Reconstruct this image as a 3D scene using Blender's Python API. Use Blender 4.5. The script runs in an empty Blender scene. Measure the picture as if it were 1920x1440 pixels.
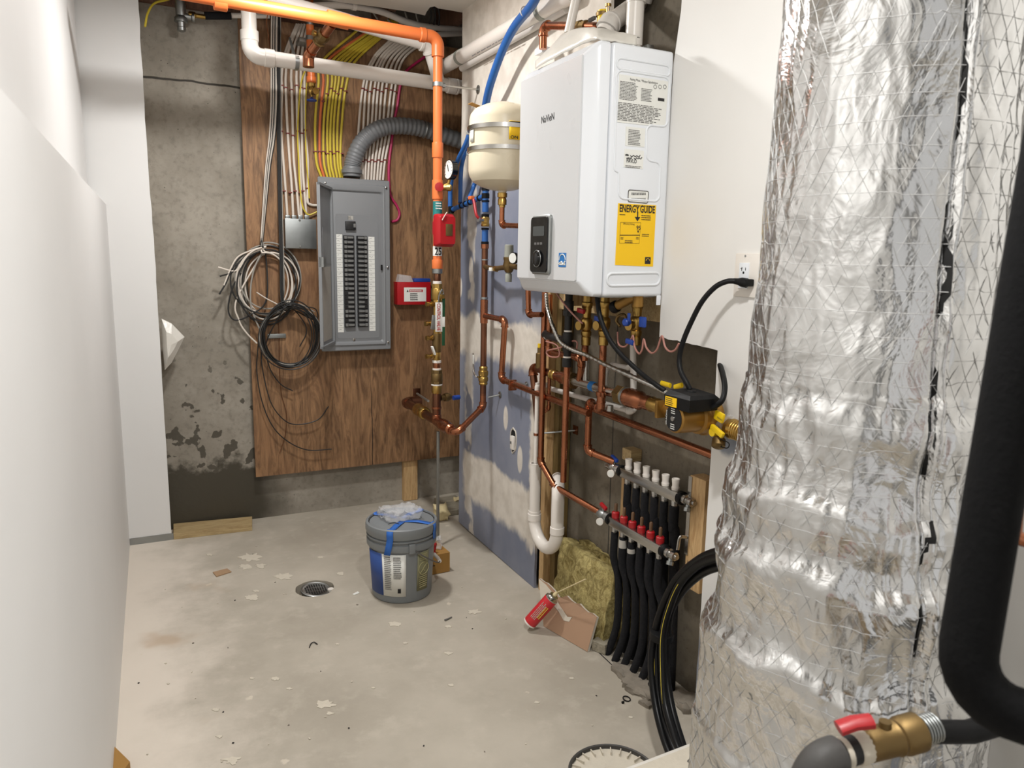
import bpy, bmesh, math, random
from mathutils import Vector as V, Matrix, noise as mnoise
random.seed(7)
SC = bpy.context.scene
COL = SC.collection
PI = math.pi
# ------------------------------------------------------------------ camera
F = 1390.0; H = 1.45
_x1, _y1, _s = -695.0, -246.0, 0.019
_x2 = -(F*F + _y1*(_y1 - _s*_x1))/(_x1 + _y1*_s); _y2 = _y1 + _s*(_x2 - _x1)
_Y = V((_x1, -_y1, -F)).normalized(); _X = V((_x2, -_y2, -F)).normalized(); _Z = _X.cross(_Y)
ROT = Matrix((_X, _Y, _Z))
CAMP = V((0, 0, H))
cam = bpy.data.objects.new('camera', bpy.data.cameras.new('camera')); COL.objects.link(cam)
cam.matrix_world = Matrix.Translation(CAMP) @ ROT.to_4x4()
cam.data.sensor_width = 36; cam.data.lens = F/1920*36; cam.data.clip_start = 0.05
cam.data.dof.use_dof = True; cam.data.dof.focus_distance = 2.8; cam.data.dof.aperture_fstop = 6.8
SC.camera = cam
# ------------------------------------------------------------------ light
wd = bpy.data.worlds.new('world'); SC.world = wd; wd.use_nodes = True
wd.node_tree.nodes['Background'].inputs[0].default_value = (1.0, 0.985, 0.965, 1)
wd.node_tree.nodes['Background'].inputs[1].default_value = 0.50
def area(name, loc, size, power, col, rot=(0, 0, 0)):
    l = bpy.data.lights.new(name, 'AREA'); l.shape = 'DISK'; l.size = size; l.energy = power; l.color = col
    o = bpy.data.objects.new(name, l); o.location = loc; o.rotation_euler = rot; COL.objects.link(o); return o
LAMPS = [((0.62, 2.98, 2.625), 20), ((0.55, 0.75, 2.625), 23)]
for i, (lp, pw) in enumerate(LAMPS):
    area('ceiling_lamp_light', lp, 0.15, pw, (1.0, 0.99, 0.975))
SC.view_settings.view_transform = 'Standard'; SC.view_settings.look = 'None'
SC.view_settings.exposure = 0.46; SC.view_settings.gamma = 1.0; SC.view_settings.use_curve_mapping = False

def W(px, py, x=None, y=None, z=None):
    """point of the place seen at photo pixel px,py on the plane x=, y= or z="""
    d = ROT @ V((px - 960, -(py - 720), -F))
    t = x/d.x if x is not None else (y/d.y if y is not None else (z - H)/d.z)
    return CAMP + d*t

# ------------------------------------------------------------------ materials
class NT:
    def __init__(s, name):
        s.m = bpy.data.materials.new(name); s.m.use_nodes = True; s.t = s.m.node_tree
        s.b = s.t.nodes['Principled BSDF']; s.L = s.t.links; s._co = None
    def n(s, typ, **kw):
        nd = s.t.nodes.new('ShaderNode' + typ)
        for k, v in kw.items(): setattr(nd, k, v)
        return nd
    def set(s, sock, v):
        if hasattr(v, 'is_linked') or isinstance(v, bpy.types.NodeSocket): s.L.new(v, sock)
        elif isinstance(v, (tuple, list)) and len(v) == 3 and sock.type == 'RGBA': sock.default_value = (*v, 1)
        else: sock.default_value = v
    @property
    def co(s):
        if s._co is None: s._co = s.n('TexCoord').outputs['Object']
        return s._co
    def mapc(s, scale=(1, 1, 1), loc=(0, 0, 0), rot=(0, 0, 0)):
        m = s.n('Mapping'); s.L.new(s.co, m.inputs[0]); m.inputs['Scale'].default_value = scale
        m.inputs['Location'].default_value = loc; m.inputs['Rotation'].default_value = rot; return m.outputs[0]
    def noise(s, scale, detail=4, rough=.55, vec=None, dist=0):
        t = s.n('TexNoise'); s.L.new(vec or s.co, t.inputs['Vector']); t.inputs['Scale'].default_value = scale
        t.inputs['Detail'].default_value = detail; t.inputs['Roughness'].default_value = rough
        t.inputs['Distortion'].default_value = dist; return t.outputs[0]
    def voro(s, scale, vec=None, feat='F1', out='Distance'):
        t = s.n('TexVoronoi', feature=feat); s.L.new(vec or s.co, t.inputs['Vector']); t.inputs['Scale'].default_value = scale
        return t.outputs[out]
    def math(s, op, a, b=0.0, c=None, clamp=False):
        m = s.n('Math', operation=op); m.use_clamp = clamp; s.set(m.inputs[0], a); s.set(m.inputs[1], b)
        if c is not None: s.set(m.inputs[2], c)
        return m.outputs[0]
    def ss(s, v, lo, hi):
        m = s.n('MapRange', interpolation_type='SMOOTHSTEP'); s.set(m.inputs[0], v)
        m.inputs[1].default_value = lo; m.inputs[2].default_value = hi; return m.outputs[0]
    def mix(s, f, a, b):
        m = s.n('Mix', data_type='RGBA'); s.set(m.inputs[0], f); s.set(m.inputs[6], a); s.set(m.inputs[7], b); return m.outputs[2]
    def xyz(s):
        p = s.n('SeparateXYZ'); s.L.new(s.co, p.inputs[0]); return p.outputs
    def col(s, v): s.set(s.b.inputs['Base Color'], v); return s
    def rough(s, v): s.set(s.b.inputs['Roughness'], v); return s
    def metal(s, v): s.b.inputs['Metallic'].default_value = v; return s
    def bump(s, h, strength=.3, dist=.01):
        b = s.n('Bump'); b.inputs['Strength'].default_value = strength; b.inputs['Distance'].default_value = dist
        s.set(b.inputs['Height'], h); s.L.new(b.outputs[0], s.b.inputs['Normal']); return s

def lin(r, g, b):
    f = lambda c: c/12.92 if c <= .04045 else ((c + .055)/1.055)**2.4
    return (f(r/255), f(g/255), f(b/255))
M = {}
def simple(name, rgb, rough=.5, metal=0, var=.12, scale=18, bump=0, bscale=60, coat=0):
    n = NT(name); c = lin(*rgb)
    f = n.noise(scale, 3)
    n.col(n.mix(f, tuple(min(1, v*(1 - var)) for v in c), tuple(min(1, v*(1 + var)) for v in c))).metal(metal)
    n.rough(n.math('ADD', n.math('MULTIPLY', n.noise(scale*1.7, 2), .16), max(.02, rough - .08)))
    if bump: n.bump(n.noise(bscale, 4), bump, .004)
    if coat: n.b.inputs['Coat Weight'].default_value = coat
    M[name] = n.m; return n.m
simple('white_paint', (224, 223, 221), .55, var=.03, scale=2.5, bump=.05, bscale=30)
simple('ceiling_paint', (222, 217, 208), .7, var=.03, scale=3, bump=.04)
simple('gypsum_edge', (205, 198, 186), .9, var=.12, scale=60, bump=.4, bscale=120)
simple('pvc', (228, 222, 214), .32, var=.03, scale=6)
simple('pvc_grey', (208, 203, 196), .4, var=.05, scale=6)
simple('orange_cpvc', (222, 116, 58), .38, var=.06, scale=7)
simple('copper', (170, 110, 80), .27, 1, var=.30, scale=9)
simple('copper_dark', (128, 88, 68), .34, 1, var=.35, scale=9)
simple('brass', (184, 150, 84), .30, 1, var=.2, scale=20)
simple('brass_dull', (128, 106, 70), .5, 1, var=.25, scale=20)
simple('bronze_paint', (150, 112, 52), .38, .6, var=.08, scale=15)
simple('steel', (185, 183, 178), .25, 1, var=.12, scale=14)
simple('zinc', (160, 163, 162), .42, 1, var=.2, scale=12)
simple('black_iron', (32, 31, 30), .55, .2, var=.25, scale=25, bump=.15)
simple('black_rubber', (13, 13, 14), .5, var=.25, scale=30)
simple('black_foam', (30, 30, 32), .95, var=.35, scale=90, bump=.5, bscale=180)
simple('black_foam_near', (9, 9, 10), .9, var=.3, scale=60, bump=.25, bscale=150)
simple('pex_black', (12, 12, 13), .35, var=.3, scale=20)
simple('blue_pex', (38, 92, 160), .35, var=.07, scale=10)
simple('blue_plastic', (30, 66, 150), .4, var=.1, scale=20)
simple('red_plastic', (166, 26, 32), .38, var=.08, scale=20)
simple('red_box', (170, 22, 30), .35, var=.07, scale=12)
simple('yellow_plastic', (232, 196, 24), .42, var=.06, scale=20)
simple('yellow_label', (240, 192, 8), .5, var=.02, scale=10)
simple('yellow_cable', (206, 184, 58), .45, var=.1, scale=14)
simple('orange_cable', (214, 112, 62), .45, var=.1, scale=14)
simple('white_cable', (214, 204, 192), .45, var=.07, scale=14)
simple('grey_cable', (150, 146, 138), .45, var=.07, scale=14)
simple('black_cable', (34, 33, 32), .45, var=.2, scale=20)
simple('pink_cable', (178, 36, 88), .45, var=.08, scale=14)
simple('pinkish_wire', (172, 120, 108), .4, var=.1, scale=14)
simple('staple', (120, 50, 44), .5, var=.1)
simple('panel_grey', (128, 130, 132), .42, var=.03, scale=8)
simple('breaker', (30, 30, 31), .42, var=.1, scale=30)
simple('toggle', (112, 112, 110), .5, var=.1, scale=30)
simple('paper', (226, 226, 220), .7, var=.03, scale=40)
simple('paper_dim', (176, 172, 164), .7, var=.1, scale=40)
simple('ink', (36, 34, 34), .7, var=.05)
simple('ink_grey', (96, 94, 92), .7, var=.05)
simple('ink_red', (176, 30, 36), .7, var=.05)
simple('liquidtight', (112, 114, 116), .45, var=.05, scale=10)
simple('boiler_white', (226, 229, 233), .22, var=.012, scale=4)
simple('boiler_front', (206, 207, 208), .3, var=.012, scale=4)
simple('gloss_black', (14, 14, 15), .12, var=.1)
simple('screen', (70, 74, 74), .2, var=.05)
simple('tank_cream', (212, 201, 176), .3, var=.025, scale=5)
simple('bucket_grey', (122, 126, 128), .42, var=.04, scale=8)
simple('blue_tape', (44, 104, 190), .55, var=.08, scale=30)
simple('cardboard', (158, 118, 58), .8, var=.08, scale=20, bump=.1)
simple('cardboard_tan', (164, 134, 104), .85, var=.08, scale=20)
simple('card_back', (166, 134, 108), .85, var=.06, scale=9)
simple('gap_and_reflection_dark', (14, 13, 12), .9, var=.1)
simple('label_green', (20, 74, 44), .5, var=.06)
simple('teal_label', (28, 118, 116), .5, var=.06)
simple('foam_yellow', (208, 192, 150), .9, var=.1, scale=20, bump=.5)
simple('galv_rod', (150, 150, 146), .4, .9, var=.1)
simple('rubber_dark', (66, 64, 62), .6, var=.2, scale=30, bump=.2)
simple('red_can', (196, 40, 48), .3, var=.05, scale=10)
simple('plaster', (200, 192, 176), .9, var=.07, scale=40, bump=.4)
simple('rubble', (128, 120, 108), .95, var=.2, scale=40, bump=.8)
simple('grey_plastic', (148, 150, 140), .45, var=.06)
simple('blue_label', (28, 110, 178), .45, var=.03)

for _k in ('black_foam_near', 'black_foam', 'black_rubber', 'pex_black'): M[_k].node_tree.nodes['Principled BSDF'].inputs['Specular IOR Level'].default_value = .22
def wood(name, a, b, rough=.65, grain=(1, 1, 12), scale=6, bump=.12):
    n = NT(name); v = n.mapc(grain)
    f = n.noise(scale, 6, .65, vec=v, dist=1.2); g = n.noise(scale*7, 3, .6, vec=v)
    f2 = n.math('ADD', n.math('MULTIPLY', f, .75), n.math('MULTIPLY', g, .25))
    n.col(n.mix(n.ss(f2, .32, .68), lin(*a), lin(*b))).rough(rough).bump(f2, bump, .004); M[name] = n.m
wood('lumber', (172, 134, 88), (212, 180, 132), grain=(14, 14, 1))
wood('lumber_h', (150, 124, 84), (190, 168, 124), grain=(1, 14, 14))
wood('lumber_treated', (88, 72, 38), (122, 100, 56), grain=(14, 14, 1))
wood('lumber_grey', (118, 112, 98), (160, 152, 134), grain=(1, 14, 14))
wood('joist', (86, 60, 46), (120, 86, 66), grain=(8, 8, 1))
# plywood: vertical grain, knots, dark streaks
n = NT('plywood'); v = n.mapc((7, 7, .9))
f = n.noise(3.2, 7, .68, vec=v, dist=2.2); g = n.noise(26, 4, .6, vec=n.mapc((5, 5, .6)))
big = n.noise(2.1, 3, .5, vec=n.mapc((1.6, 1, .8)))
base = n.mix(n.ss(f, .30, .70), lin(92, 65, 42), lin(158, 120, 84))
base = n.mix(n.math('MULTIPLY', n.ss(big, .45, .7), .55), base, lin(128, 88, 58))
base = n.mix(n.math('MULTIPLY', n.ss(g, .5, .75), .35), base, lin(172, 132, 92))
kv = n.voro(1.9, vec=n.mapc((1, .3, .62), loc=(.37, 0, .2)))
base = n.mix(n.ss(kv, .085, .04), base, lin(96, 58, 44))
zz = n.xyz()
crack = n.math('ABSOLUTE', n.math('SUBTRACT', zz[0], n.math('ADD', 1.115, n.math('MULTIPLY', n.noise(3, 3), .05))))
crack = n.math('MULTIPLY', n.ss(crack, .0035, .0015), n.ss(zz[2], .85, .6))
base = n.mix(crack, base, lin(40, 24, 16))
n.col(base).rough(.6).bump(n.math('ADD', f, n.math('MULTIPLY', g, .4)), .18, .004); M['plywood'] = n.m
# concrete wall: mottled, form texture, damp stains near the floor at the left
def concrete(name, a, b, damp=False, seam=None, vseams=()):
    n = NT(name); f = n.noise(2.6, 7, .62); g = n.noise(38, 4, .65); p = n.voro(34)
    c = n.mix(n.ss(f, .32, .68), lin(*a), lin(*b))
    c = n.mix(n.math('MULTIPLY', n.ss(g, .45, .75), .4), c, lin(*[v*.72 for v in a]))
    c = n.mix(n.ss(n.math('ADD', p, n.math('MULTIPLY', n.noise(7, 2), .25)), .2, .14), c, lin(*[v*.55 for v in a]))
    X = n.xyz(); rg = .85
    if damp:
        hx = n.math('MULTIPLY', n.math('SUBTRACT', X[0], .05), .12)
        lev = n.math('ADD', n.math('ADD', X[2], hx), n.math('MULTIPLY', n.math('SUBTRACT', n.noise(9, 5, .6), .5), .34))
        m1 = n.ss(lev, .40, .33)
        sp = n.math('ADD', n.noise(13, 3, .5), n.math('MULTIPLY', X[2], -.16))
        m2 = n.math('MULTIPLY', n.ss(sp, .50, .525), n.ss(X[2], 1.15, .7))
        mm = n.math('MULTIPLY', n.math('MAXIMUM', m1, n.math('MULTIPLY', m2, .9)), n.ss(n.math('ADD', X[0], n.math('MULTIPLY', n.noise(4, 3), .3)), .86, .62))
        c = n.mix(mm, c, lin(66, 61, 50))
        rg = n.math('SUBTRACT', .86, n.math('MULTIPLY', mm, .42))
    if seam:
        ln = n.math('ABSOLUTE', n.math('SUBTRACT', X[2], n.math('ADD', seam, n.math('MULTIPLY', n.noise(5, 3), .03))))
        c = n.mix(n.ss(ln, .007, .003), c, lin(58, 54, 48))
    for vs in vseams:
        ln = n.math('ABSOLUTE', n.math('SUBTRACT', X[1], n.math('ADD', vs, n.math('MULTIPLY', n.noise(3, 3), .012))))
        c = n.mix(n.ss(ln, .005, .002), c, lin(52, 48, 42))
    hh = n.math('ADD', f, n.math('MULTIPLY', g, .5))
    n.col(c).rough(rg).bump(hh, .35, .006); M[name] = n.m
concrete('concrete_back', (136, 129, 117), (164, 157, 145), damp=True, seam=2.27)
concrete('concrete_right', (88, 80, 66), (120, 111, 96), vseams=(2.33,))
concrete('concrete_dark', (92, 86, 76), (122, 115, 103))
# floor: trowelled slab with white gypsum dust along the left wall and splatters
n = NT('floor_concrete'); X = n.xyz()
f = n.noise(1.7, 7, .62); g = n.noise(9, 6, .65); h = n.noise(60, 3, .6)
c = n.mix(n.ss(f, .3, .7), lin(160, 152, 138), lin(182, 174, 160))
c = n.mix(n.math('MULTIPLY', n.ss(g, .5, .72), .45), c, lin(194, 186, 172))
dust = n.math('ADD', X[0], n.math('MULTIPLY', n.math('SUBTRACT', n.noise(3.2, 6, .65), .5), .75))
c = n.mix(n.math('MULTIPLY', n.ss(dust, .34, -.12), .85), c, lin(218, 208, 195))
sp = n.voro(4.6, vec=n.mapc((1, 1, 0)))
sp2 = n.math('ADD', sp, n.math('MULTIPLY', n.math('SUBTRACT', n.noise(30, 4, .7), .5), .22))
c = n.mix(n.math('MULTIPLY', n.ss(sp2, .07, .03), .8), c, lin(206, 197, 180))
br = n.noise(3.1, 3, .5, vec=n.mapc((1, 1, 1), loc=(5, 2, 0)))
c = n.mix(n.math('MULTIPLY', n.math('MULTIPLY', n.ss(br, .62, .74), n.ss(X[0], .5, .0)), .4), c, lin(168, 132, 92))
n.col(c).rough(n.math('ADD', .62, n.math('MULTIPLY', g, .25))).bump(n.math('ADD', n.math('MULTIPLY', h, .35), g), .12, .004); M['floor'] = n.m
# blue-grey gypsum board with white joint compound bands, spots and a painted upper part
n = NT('blue_board'); X = n.xyz()
nz = n.math('MULTIPLY', n.math('SUBTRACT', n.noise(5, 5, .6), .5), .16)
nz2 = n.math('MULTIPLY', n.math('SUBTRACT', n.noise(7, 4, .6, vec=n.mapc((1, 1.2, .8))), .5), .10)
zq = n.math('ADD', X[2], nz); yq = n.math('ADD', X[1], nz)
top = n.ss(zq, 1.80, 1.88)
band = n.math('MULTIPLY', n.ss(zq, .93, .99), n.ss(zq, 1.19, 1.15))
low = n.math('MULTIPLY', n.math('MULTIPLY', n.ss(n.math('ADD', X[2], nz2), .46, .43), n.ss(n.math('ADD', X[2], nz2), .17, .22)), n.ss(yq, 3.60, 3.54))
rstrip = n.math('MULTIPLY', n.math('MULTIPLY', n.ss(yq, 2.84, 2.81), n.ss(zq, 1.25, 1.12)), n.ss(zq, .12, .20))
lstrip = n.math('MULTIPLY', n.ss(yq, 3.44, 3.47), n.math('MULTIPLY', n.ss(yq, 3.57, 3.54), n.ss(n.noise(4, 3), .47, .53)))
spots = n.ss(n.voro(6.5, vec=n.mapc((0, 1.0, .42), loc=(0, .1, .31))), .20, .16)
mk = n.math('MAXIMUM', n.math('MAXIMUM', n.math('MAXIMUM', top, band), n.math('MAXIMUM', low, rstrip)), n.math('MAXIMUM', n.math('MULTIPLY', spots, .9), n.math('MULTIPLY', lstrip, .8)))
blue = n.mix(n.ss(n.noise(3, 5), .3, .7), lin(116, 122, 140), lin(136, 140, 154))
wht = n.mix(n.ss(n.noise(14, 5), .3, .7), lin(208, 200, 188), lin(226, 219, 208))
n.col(n.mix(mk, blue, wht)).rough(.75).bump(n.math('ADD', n.noise(18, 4), n.math('MULTIPLY', mk, .6)), .12, .003); M['blue_board'] = n.m
# painted board at the right: white, raw blue low down
n = NT('right_board'); X = n.xyz()
zq = n.math('ADD', X[2], n.math('MULTIPLY', n.math('SUBTRACT', n.noise(7, 4), .5), .12))
mk = n.math('MULTIPLY', n.math('MULTIPLY', n.ss(zq, 1.0, .96), n.ss(zq, .90, .93)), n.ss(X[1], 1.2, 1.3))
mk = n.math('MAXIMUM', mk, n.ss(zq, .34, .26))
n.col(n.mix(mk, n.mix(n.noise(3, 3), lin(222, 220, 216), lin(232, 230, 226)), lin(140, 146, 158))).rough(.6); M['right_board'] = n.m
# rock wool
n = NT('rockwool'); a = n.noise(22, 7, .75, dist=1.5); b = n.noise(120, 4, .7)
n.col(n.mix(n.ss(a, .3, .68), lin(122, 104, 50), lin(204, 188, 126))).rough(.95).bump(n.math('ADD', a, n.math('MULTIPLY', b, .6)), .9, .012); M['rockwool'] = n.m
# foil facing with crinkles and a diamond scrim
n = NT('foil')
cr = n.voro(7, vec=n.mapc((1, 1, .75)), feat='SMOOTH_F1'); cr2 = n.noise(5.0, 4, .55, dist=2.0); fine = n.noise(20, 4, .6, dist=1.0)
n.b.inputs['Metallic'].default_value = 1
n.col(n.mix(n.noise(5, 3), lin(206, 206, 205), lin(228, 228, 227))).rough(n.math('ADD', .12, n.math('MULTIPLY', n.noise(8, 4), .2)))
n.bump(n.math('ADD', n.math('MULTIPLY', cr, .6), n.math('ADD', n.math('MULTIPLY', cr2, 1.2), n.math('MULTIPLY', fine, .16))), .30, .03); M['foil'] = n.m
simple('scrim', (170, 169, 167), .7, .5, var=.05)
# clear plastic film
n = NT('clear_film'); n.col((.93, .94, .95)).rough(.18); n.b.inputs['Alpha'].default_value = .30
n.bump(n.noise(45, 5, .7, dist=2), .6, .01); M['clear_film'] = n.m
n = NT('clear_plastic'); n.col((.95, .96, .97)).rough(.05); n.b.inputs['Transmission Weight'].default_value = .9; M['clear_plastic'] = n.m
n = NT('white_film'); n.col(n.mix(n.noise(9, 3), lin(206, 202, 192), lin(226, 222, 214))).rough(.3).bump(n.noise(14, 4), .25, .01); M['white_film'] = n.m
n = NT('lamp_glow'); n.b.inputs['Emission Color'].default_value = (1, .95, .88, 1); n.b.inputs['Emission Strength'].default_value = 6; n.col((.9, .9, .88)); M['lamp_glow'] = n.m
n = NT('bucket_print'); n.col(n.mix(n.noise(4, 2), lin(24, 50, 120), lin(60, 96, 160))).rough(.5); M['bucket_print'] = n.m

# ------------------------------------------------------------------ mesh tools
class MB:
    def __init__(s): s.v = []; s.f = []
    def add(s, vs, fs):
        o = len(s.v); s.v += [tuple(p) for p in vs]; s.f += [tuple(i + o for i in f) for f in fs]; return s
    def box(s, a, b, bev=0):
        a, b = V(a), V(b); lo = V(map(min, a, b)); hi = V(map(max, a, b))
        return s.obox((lo + hi)/2, (hi - lo)/2, Matrix.Identity(3), bev)
    def obox(s, c, h, rot=None, bev=0, seg=2):
        bm = bmesh.new(); bmesh.ops.create_cube(bm, size=2)
        for v in bm.verts: v.co = V((v.co.x*h[0], v.co.y*h[1], v.co.z*h[2]))
        if bev: bmesh.ops.bevel(bm, geom=bm.edges[:], offset=min(bev, .95*min(h)), segments=seg, affect='EDGES', profile=.6)
        bm.verts.index_update(); rot = rot or Matrix.Identity(3)
        s.add([rot @ v.co + V(c) for v in bm.verts], [[v.index for v in f.verts] for f in bm.faces]); bm.free(); return s
    def prism(s, poly, d):
        """planar polygon (list of points) pushed along vector d"""
        n = len(poly); d = V(d); top = [V(p) + d for p in poly]
        return s.add([V(p) for p in poly] + top, [tuple(range(n))[::-1], tuple(range(n, 2*n))] + [(i, (i + 1) % n, n + (i + 1) % n, n + i) for i in range(n)])
    def tube(s, pts, r, n=12, bend=0, cap=True, r2=None, up=None, rs=None):
        pts = fillet([V(p) for p in pts], bend) if bend else [V(p) for p in pts]
        q = [pts[0]]
        for p in pts[1:]:
            if (p - q[-1]).length > 1e-6: q.append(p)
        pts = q; N = len(pts); tg = []
        for i in range(N):
            t = (pts[min(i + 1, N - 1)] - pts[max(i - 1, 0)]); tg.append(t.normalized() if t.length > 1e-9 else tg[-1])
        u = up if up is not None else (V((0, 0, 1)) if abs(tg[0].z) < .9 else V((1, 0, 0)))
        u = (u - tg[0]*u.dot(tg[0])).normalized(); vs = []
        for i in range(N):
            u = (u - tg[i]*u.dot(tg[i]))
            u = u.normalized() if u.length > 1e-9 else tg[i].orthogonal().normalized()
            w = tg[i].cross(u); k = rs[i] if rs else 1
            for j in range(n):
                a = 2*PI*j/n; vs.append(pts[i] + u*math.cos(a)*r*k + w*math.sin(a)*(r2 or r)*k)
        fs = [(i*n + j, i*n + (j + 1) % n, (i + 1)*n + (j + 1) % n, (i + 1)*n + j) for i in range(N - 1) for j in range(n)]
        if cap: fs += [tuple(range(n))[::-1], tuple(range((N - 1)*n, N*n))]
        return s.add(vs, fs)
    def lathe(s, o, d, prof, n=24, cap=True):
        o, d = V(o), V(d).normalized(); u = d.orthogonal().normalized(); w = d.cross(u); vs = []; fs = []
        for t, r in prof:
            for j in range(n):
                a = 2*PI*j/n; vs.append(o + d*t + (u*math.cos(a) + w*math.sin(a))*max(r, 1e-5))
        for i in range(len(prof) - 1):
            fs += [(i*n + j, i*n + (j + 1) % n, (i + 1)*n + (j + 1) % n, (i + 1)*n + j) for j in range(n)]
        if cap: fs += [tuple(range(n))[::-1], tuple(range((len(prof) - 1)*n, len(prof)*n))]
        return s.add(vs, fs)
    def ring(s, c, d, R, r, n=24, m=8):
        d = V(d).normalized(); u = d.orthogonal().normalized(); w = d.cross(u)
        vs = []
        for i in range(n):
            a = 2*PI*i/n; e = u*math.cos(a) + w*math.sin(a)
            for j in range(m):
                b = 2*PI*j/m; vs.append(V(c) + e*(R + r*math.cos(b)) + d*r*math.sin(b))
        return s.add(vs, [(i*m + j, ((i + 1) % n)*m + j, ((i + 1) % n)*m + (j + 1) % m, i*m + (j + 1) % m) for i in range(n) for j in range(m)])
    def hexa(s, o, d, t, r, n=6):
        return s.lathe(o, d, [(0, r*.93), (t*.12, r), (t*.88, r), (t, r*.93)], n)
    def mesh(s, name, smooth=True, ang=.7):
        me = bpy.data.meshes.new(name); me.from_pydata(s.v, [], s.f); me.validate(); me.update()
        bm = bmesh.new(); bm.from_mesh(me); bmesh.ops.recalc_face_normals(bm, faces=bm.faces); bm.to_mesh(me); bm.free()
        if smooth:
            me.shade_smooth(); me.set_sharp_from_angle(angle=ang)
        return me
def fillet(p, r, k=6):
    out = [p[0]]
    for i in range(1, len(p) - 1):
        a = (p[i-1] - p[i]); b = (p[i+1] - p[i]); la, lb = a.length, b.length
        if la < 1e-6 or lb < 1e-6: continue
        a /= la; b /= lb; cs = max(-1, min(1, a.dot(b))); th = math.acos(cs)
        if PI - th < .03: out.append(p[i]); continue
        rr = r; d = rr/math.tan(th/2); lim = .49*min(la, lb) if 1 < len(p) - 2 else .95*min(la, lb)
        if d > lim: d = lim; rr = d*math.tan(th/2)
        c = p[i] + (a + b).normalized()*(rr/math.sin(th/2)); s0 = p[i] + a*d - c; s1 = p[i] + b*d - c
        ang = s0.angle(s1)
        ax = s0.cross(s1)
        if ax.length < 1e-12: out.append(p[i]); continue
        ax.normalize()
        for j in range(k + 1): out.append(c + Matrix.Rotation(ang*j/k, 3, ax) @ s0)
    out.append(p[-1]); return out
def spline(pts, k=8):
    P = [V(p) for p in pts]; P = [P[0]*2 - P[1]] + P + [P[-1]*2 - P[-2]]; o = []
    for i in range(1, len(P) - 2):
        a, b, c, d = P[i-1:i+3]
        for j in range(k):
            t = j/k; o.append(.5*((2*b) + (c - a)*t + (2*a - 5*b + 4*c - d)*t*t + (3*b - a - 3*c + d)*t**3))
    o.append(P[-2]); return o
def link(name, me, mat, parent=None):
    o = bpy.data.objects.new(name, me); COL.objects.link(o)
    if mat and not me.materials: me.materials.append(M[mat])
    if parent is not None:
        o.parent = parent; o.matrix_parent_inverse = root_inv(parent)
    return o
def root_inv(p):
    m = Matrix.Identity(4); q = p
    if q.type == 'EMPTY': m = Matrix.Translation(-q.location)
    elif q.parent is not None and q.location.length == 0: m = Matrix.Identity(4)
    return m
def part(name, mb, mat, parent, label=None, smooth=True, ang=.7):
    o = link(name, mb.mesh(name, smooth, ang), mat, parent)
    if label: o['label'] = label
    return o
def thing(name, label, cat, loc, group=None):
    o = bpy.data.objects.new(name, None); COL.objects.link(o); o.location = V(loc); o.empty_display_size = .05
    o['label'] = label; o['category'] = cat
    if group: o['group'] = group
    return o
def solo(name, mb, mat, label, cat, group=None, smooth=True, ang=.7):
    o = link(name, mb.mesh(name, smooth, ang), mat); o['label'] = label; o['category'] = cat
    if group: o['group'] = group
    return o
def struct(name, mb, mat, parent=None, smooth=False):
    o = link(name, mb.mesh(name, smooth), mat, parent)
    if parent is None: o['kind'] = 'structure'
    return o
def pipes(parent, pts, r, mat, fmat=None, fk=1.2, bend=1.5, ends=(0, 0), names=('pipe', 'elbow')):
    """straight pipes with fitted elbows at every corner of the line"""
    pts = [V(p) for p in pts]; fmat = fmat or mat; b = bend*r; trim = []
    for i in range(1, len(pts) - 1):
        a = (pts[i-1] - pts[i]).normalized(); c = (pts[i+1] - pts[i]).normalized()
        th = a.angle(c); d = min(b/math.tan(th/2) + r*.5, .49*(pts[i-1]-pts[i]).length, .49*(pts[i+1]-pts[i]).length); trim.append(d)
        m = MB(); m.tube([pts[i] + a*d, pts[i], pts[i] + c*d], r*fk, 14, bend=b)
        for e in (a, c): m.lathe(pts[i] + e*(d - r*.35), e, [(0, r*fk), (r*.05, r*fk*1.1), (r*.4, r*fk*1.1), (r*.45, r*fk*.98)], 14)
        part(names[1], m, fmat, parent)
    for i in range(len(pts) - 1):
        d = (pts[i+1] - pts[i]).normalized()
        a = pts[i] + d*(trim[i-1] - r*.3 if i > 0 else 0); c = pts[i+1] - d*(trim[i] - r*.3 if i < len(pts) - 2 else 0)
        if (c - a).length > .004: part(names[0], MB().tube([a, c], r, 14), mat, parent)
def coupling(parent, p, d, L, r, mat, name='coupling', label=None, n=18):
    d = V(d).normalized(); p = V(p)
    return part(name, MB().lathe(p - d*L/2, d, [(0, r*.96), (L*.06, r*1.06), (L*.18, r*1.06), (L*.2, r), (L*.8, r), (L*.82, r*1.06), (L*.94, r*1.06), (L, r*.96)], n), mat, parent, label)
def text_mb(s, o, right, up, width=None, height=None, bold=0, depth=.0006):
    cu = bpy.data.curves.new('t', 'FONT'); cu.body = s; cu.extrude = 0; cu.offset = bold; cu.resolution_u = 3
    ob = bpy.data.objects.new('t', cu); COL.objects.link(ob)
    dg = bpy.context.evaluated_depsgraph_get(); me = ob.evaluated_get(dg).to_mesh()
    xs = [v.co.x for v in me.vertices]; ys = [v.co.y for v in me.vertices]
    x0, x1, y0, y1 = min(xs), max(xs), min(ys), max(ys)
    kx = width/(x1 - x0) if width else None; ky = height/(y1 - y0) if height else None
    kx = kx or ky; ky = ky or kx
    right, up = V(right).normalized(), V(up).normalized(); nn = right.cross(up)
    mb = MB(); mb.add([V(o) + right*(v.co.x - x0)*kx + up*(v.co.y - y0)*ky + nn*depth for v in me.vertices], [tuple(p.vertices) for p in me.polygons])
    bpy.data.objects.remove(ob); bpy.data.curves.remove(cu); return mb
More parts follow.
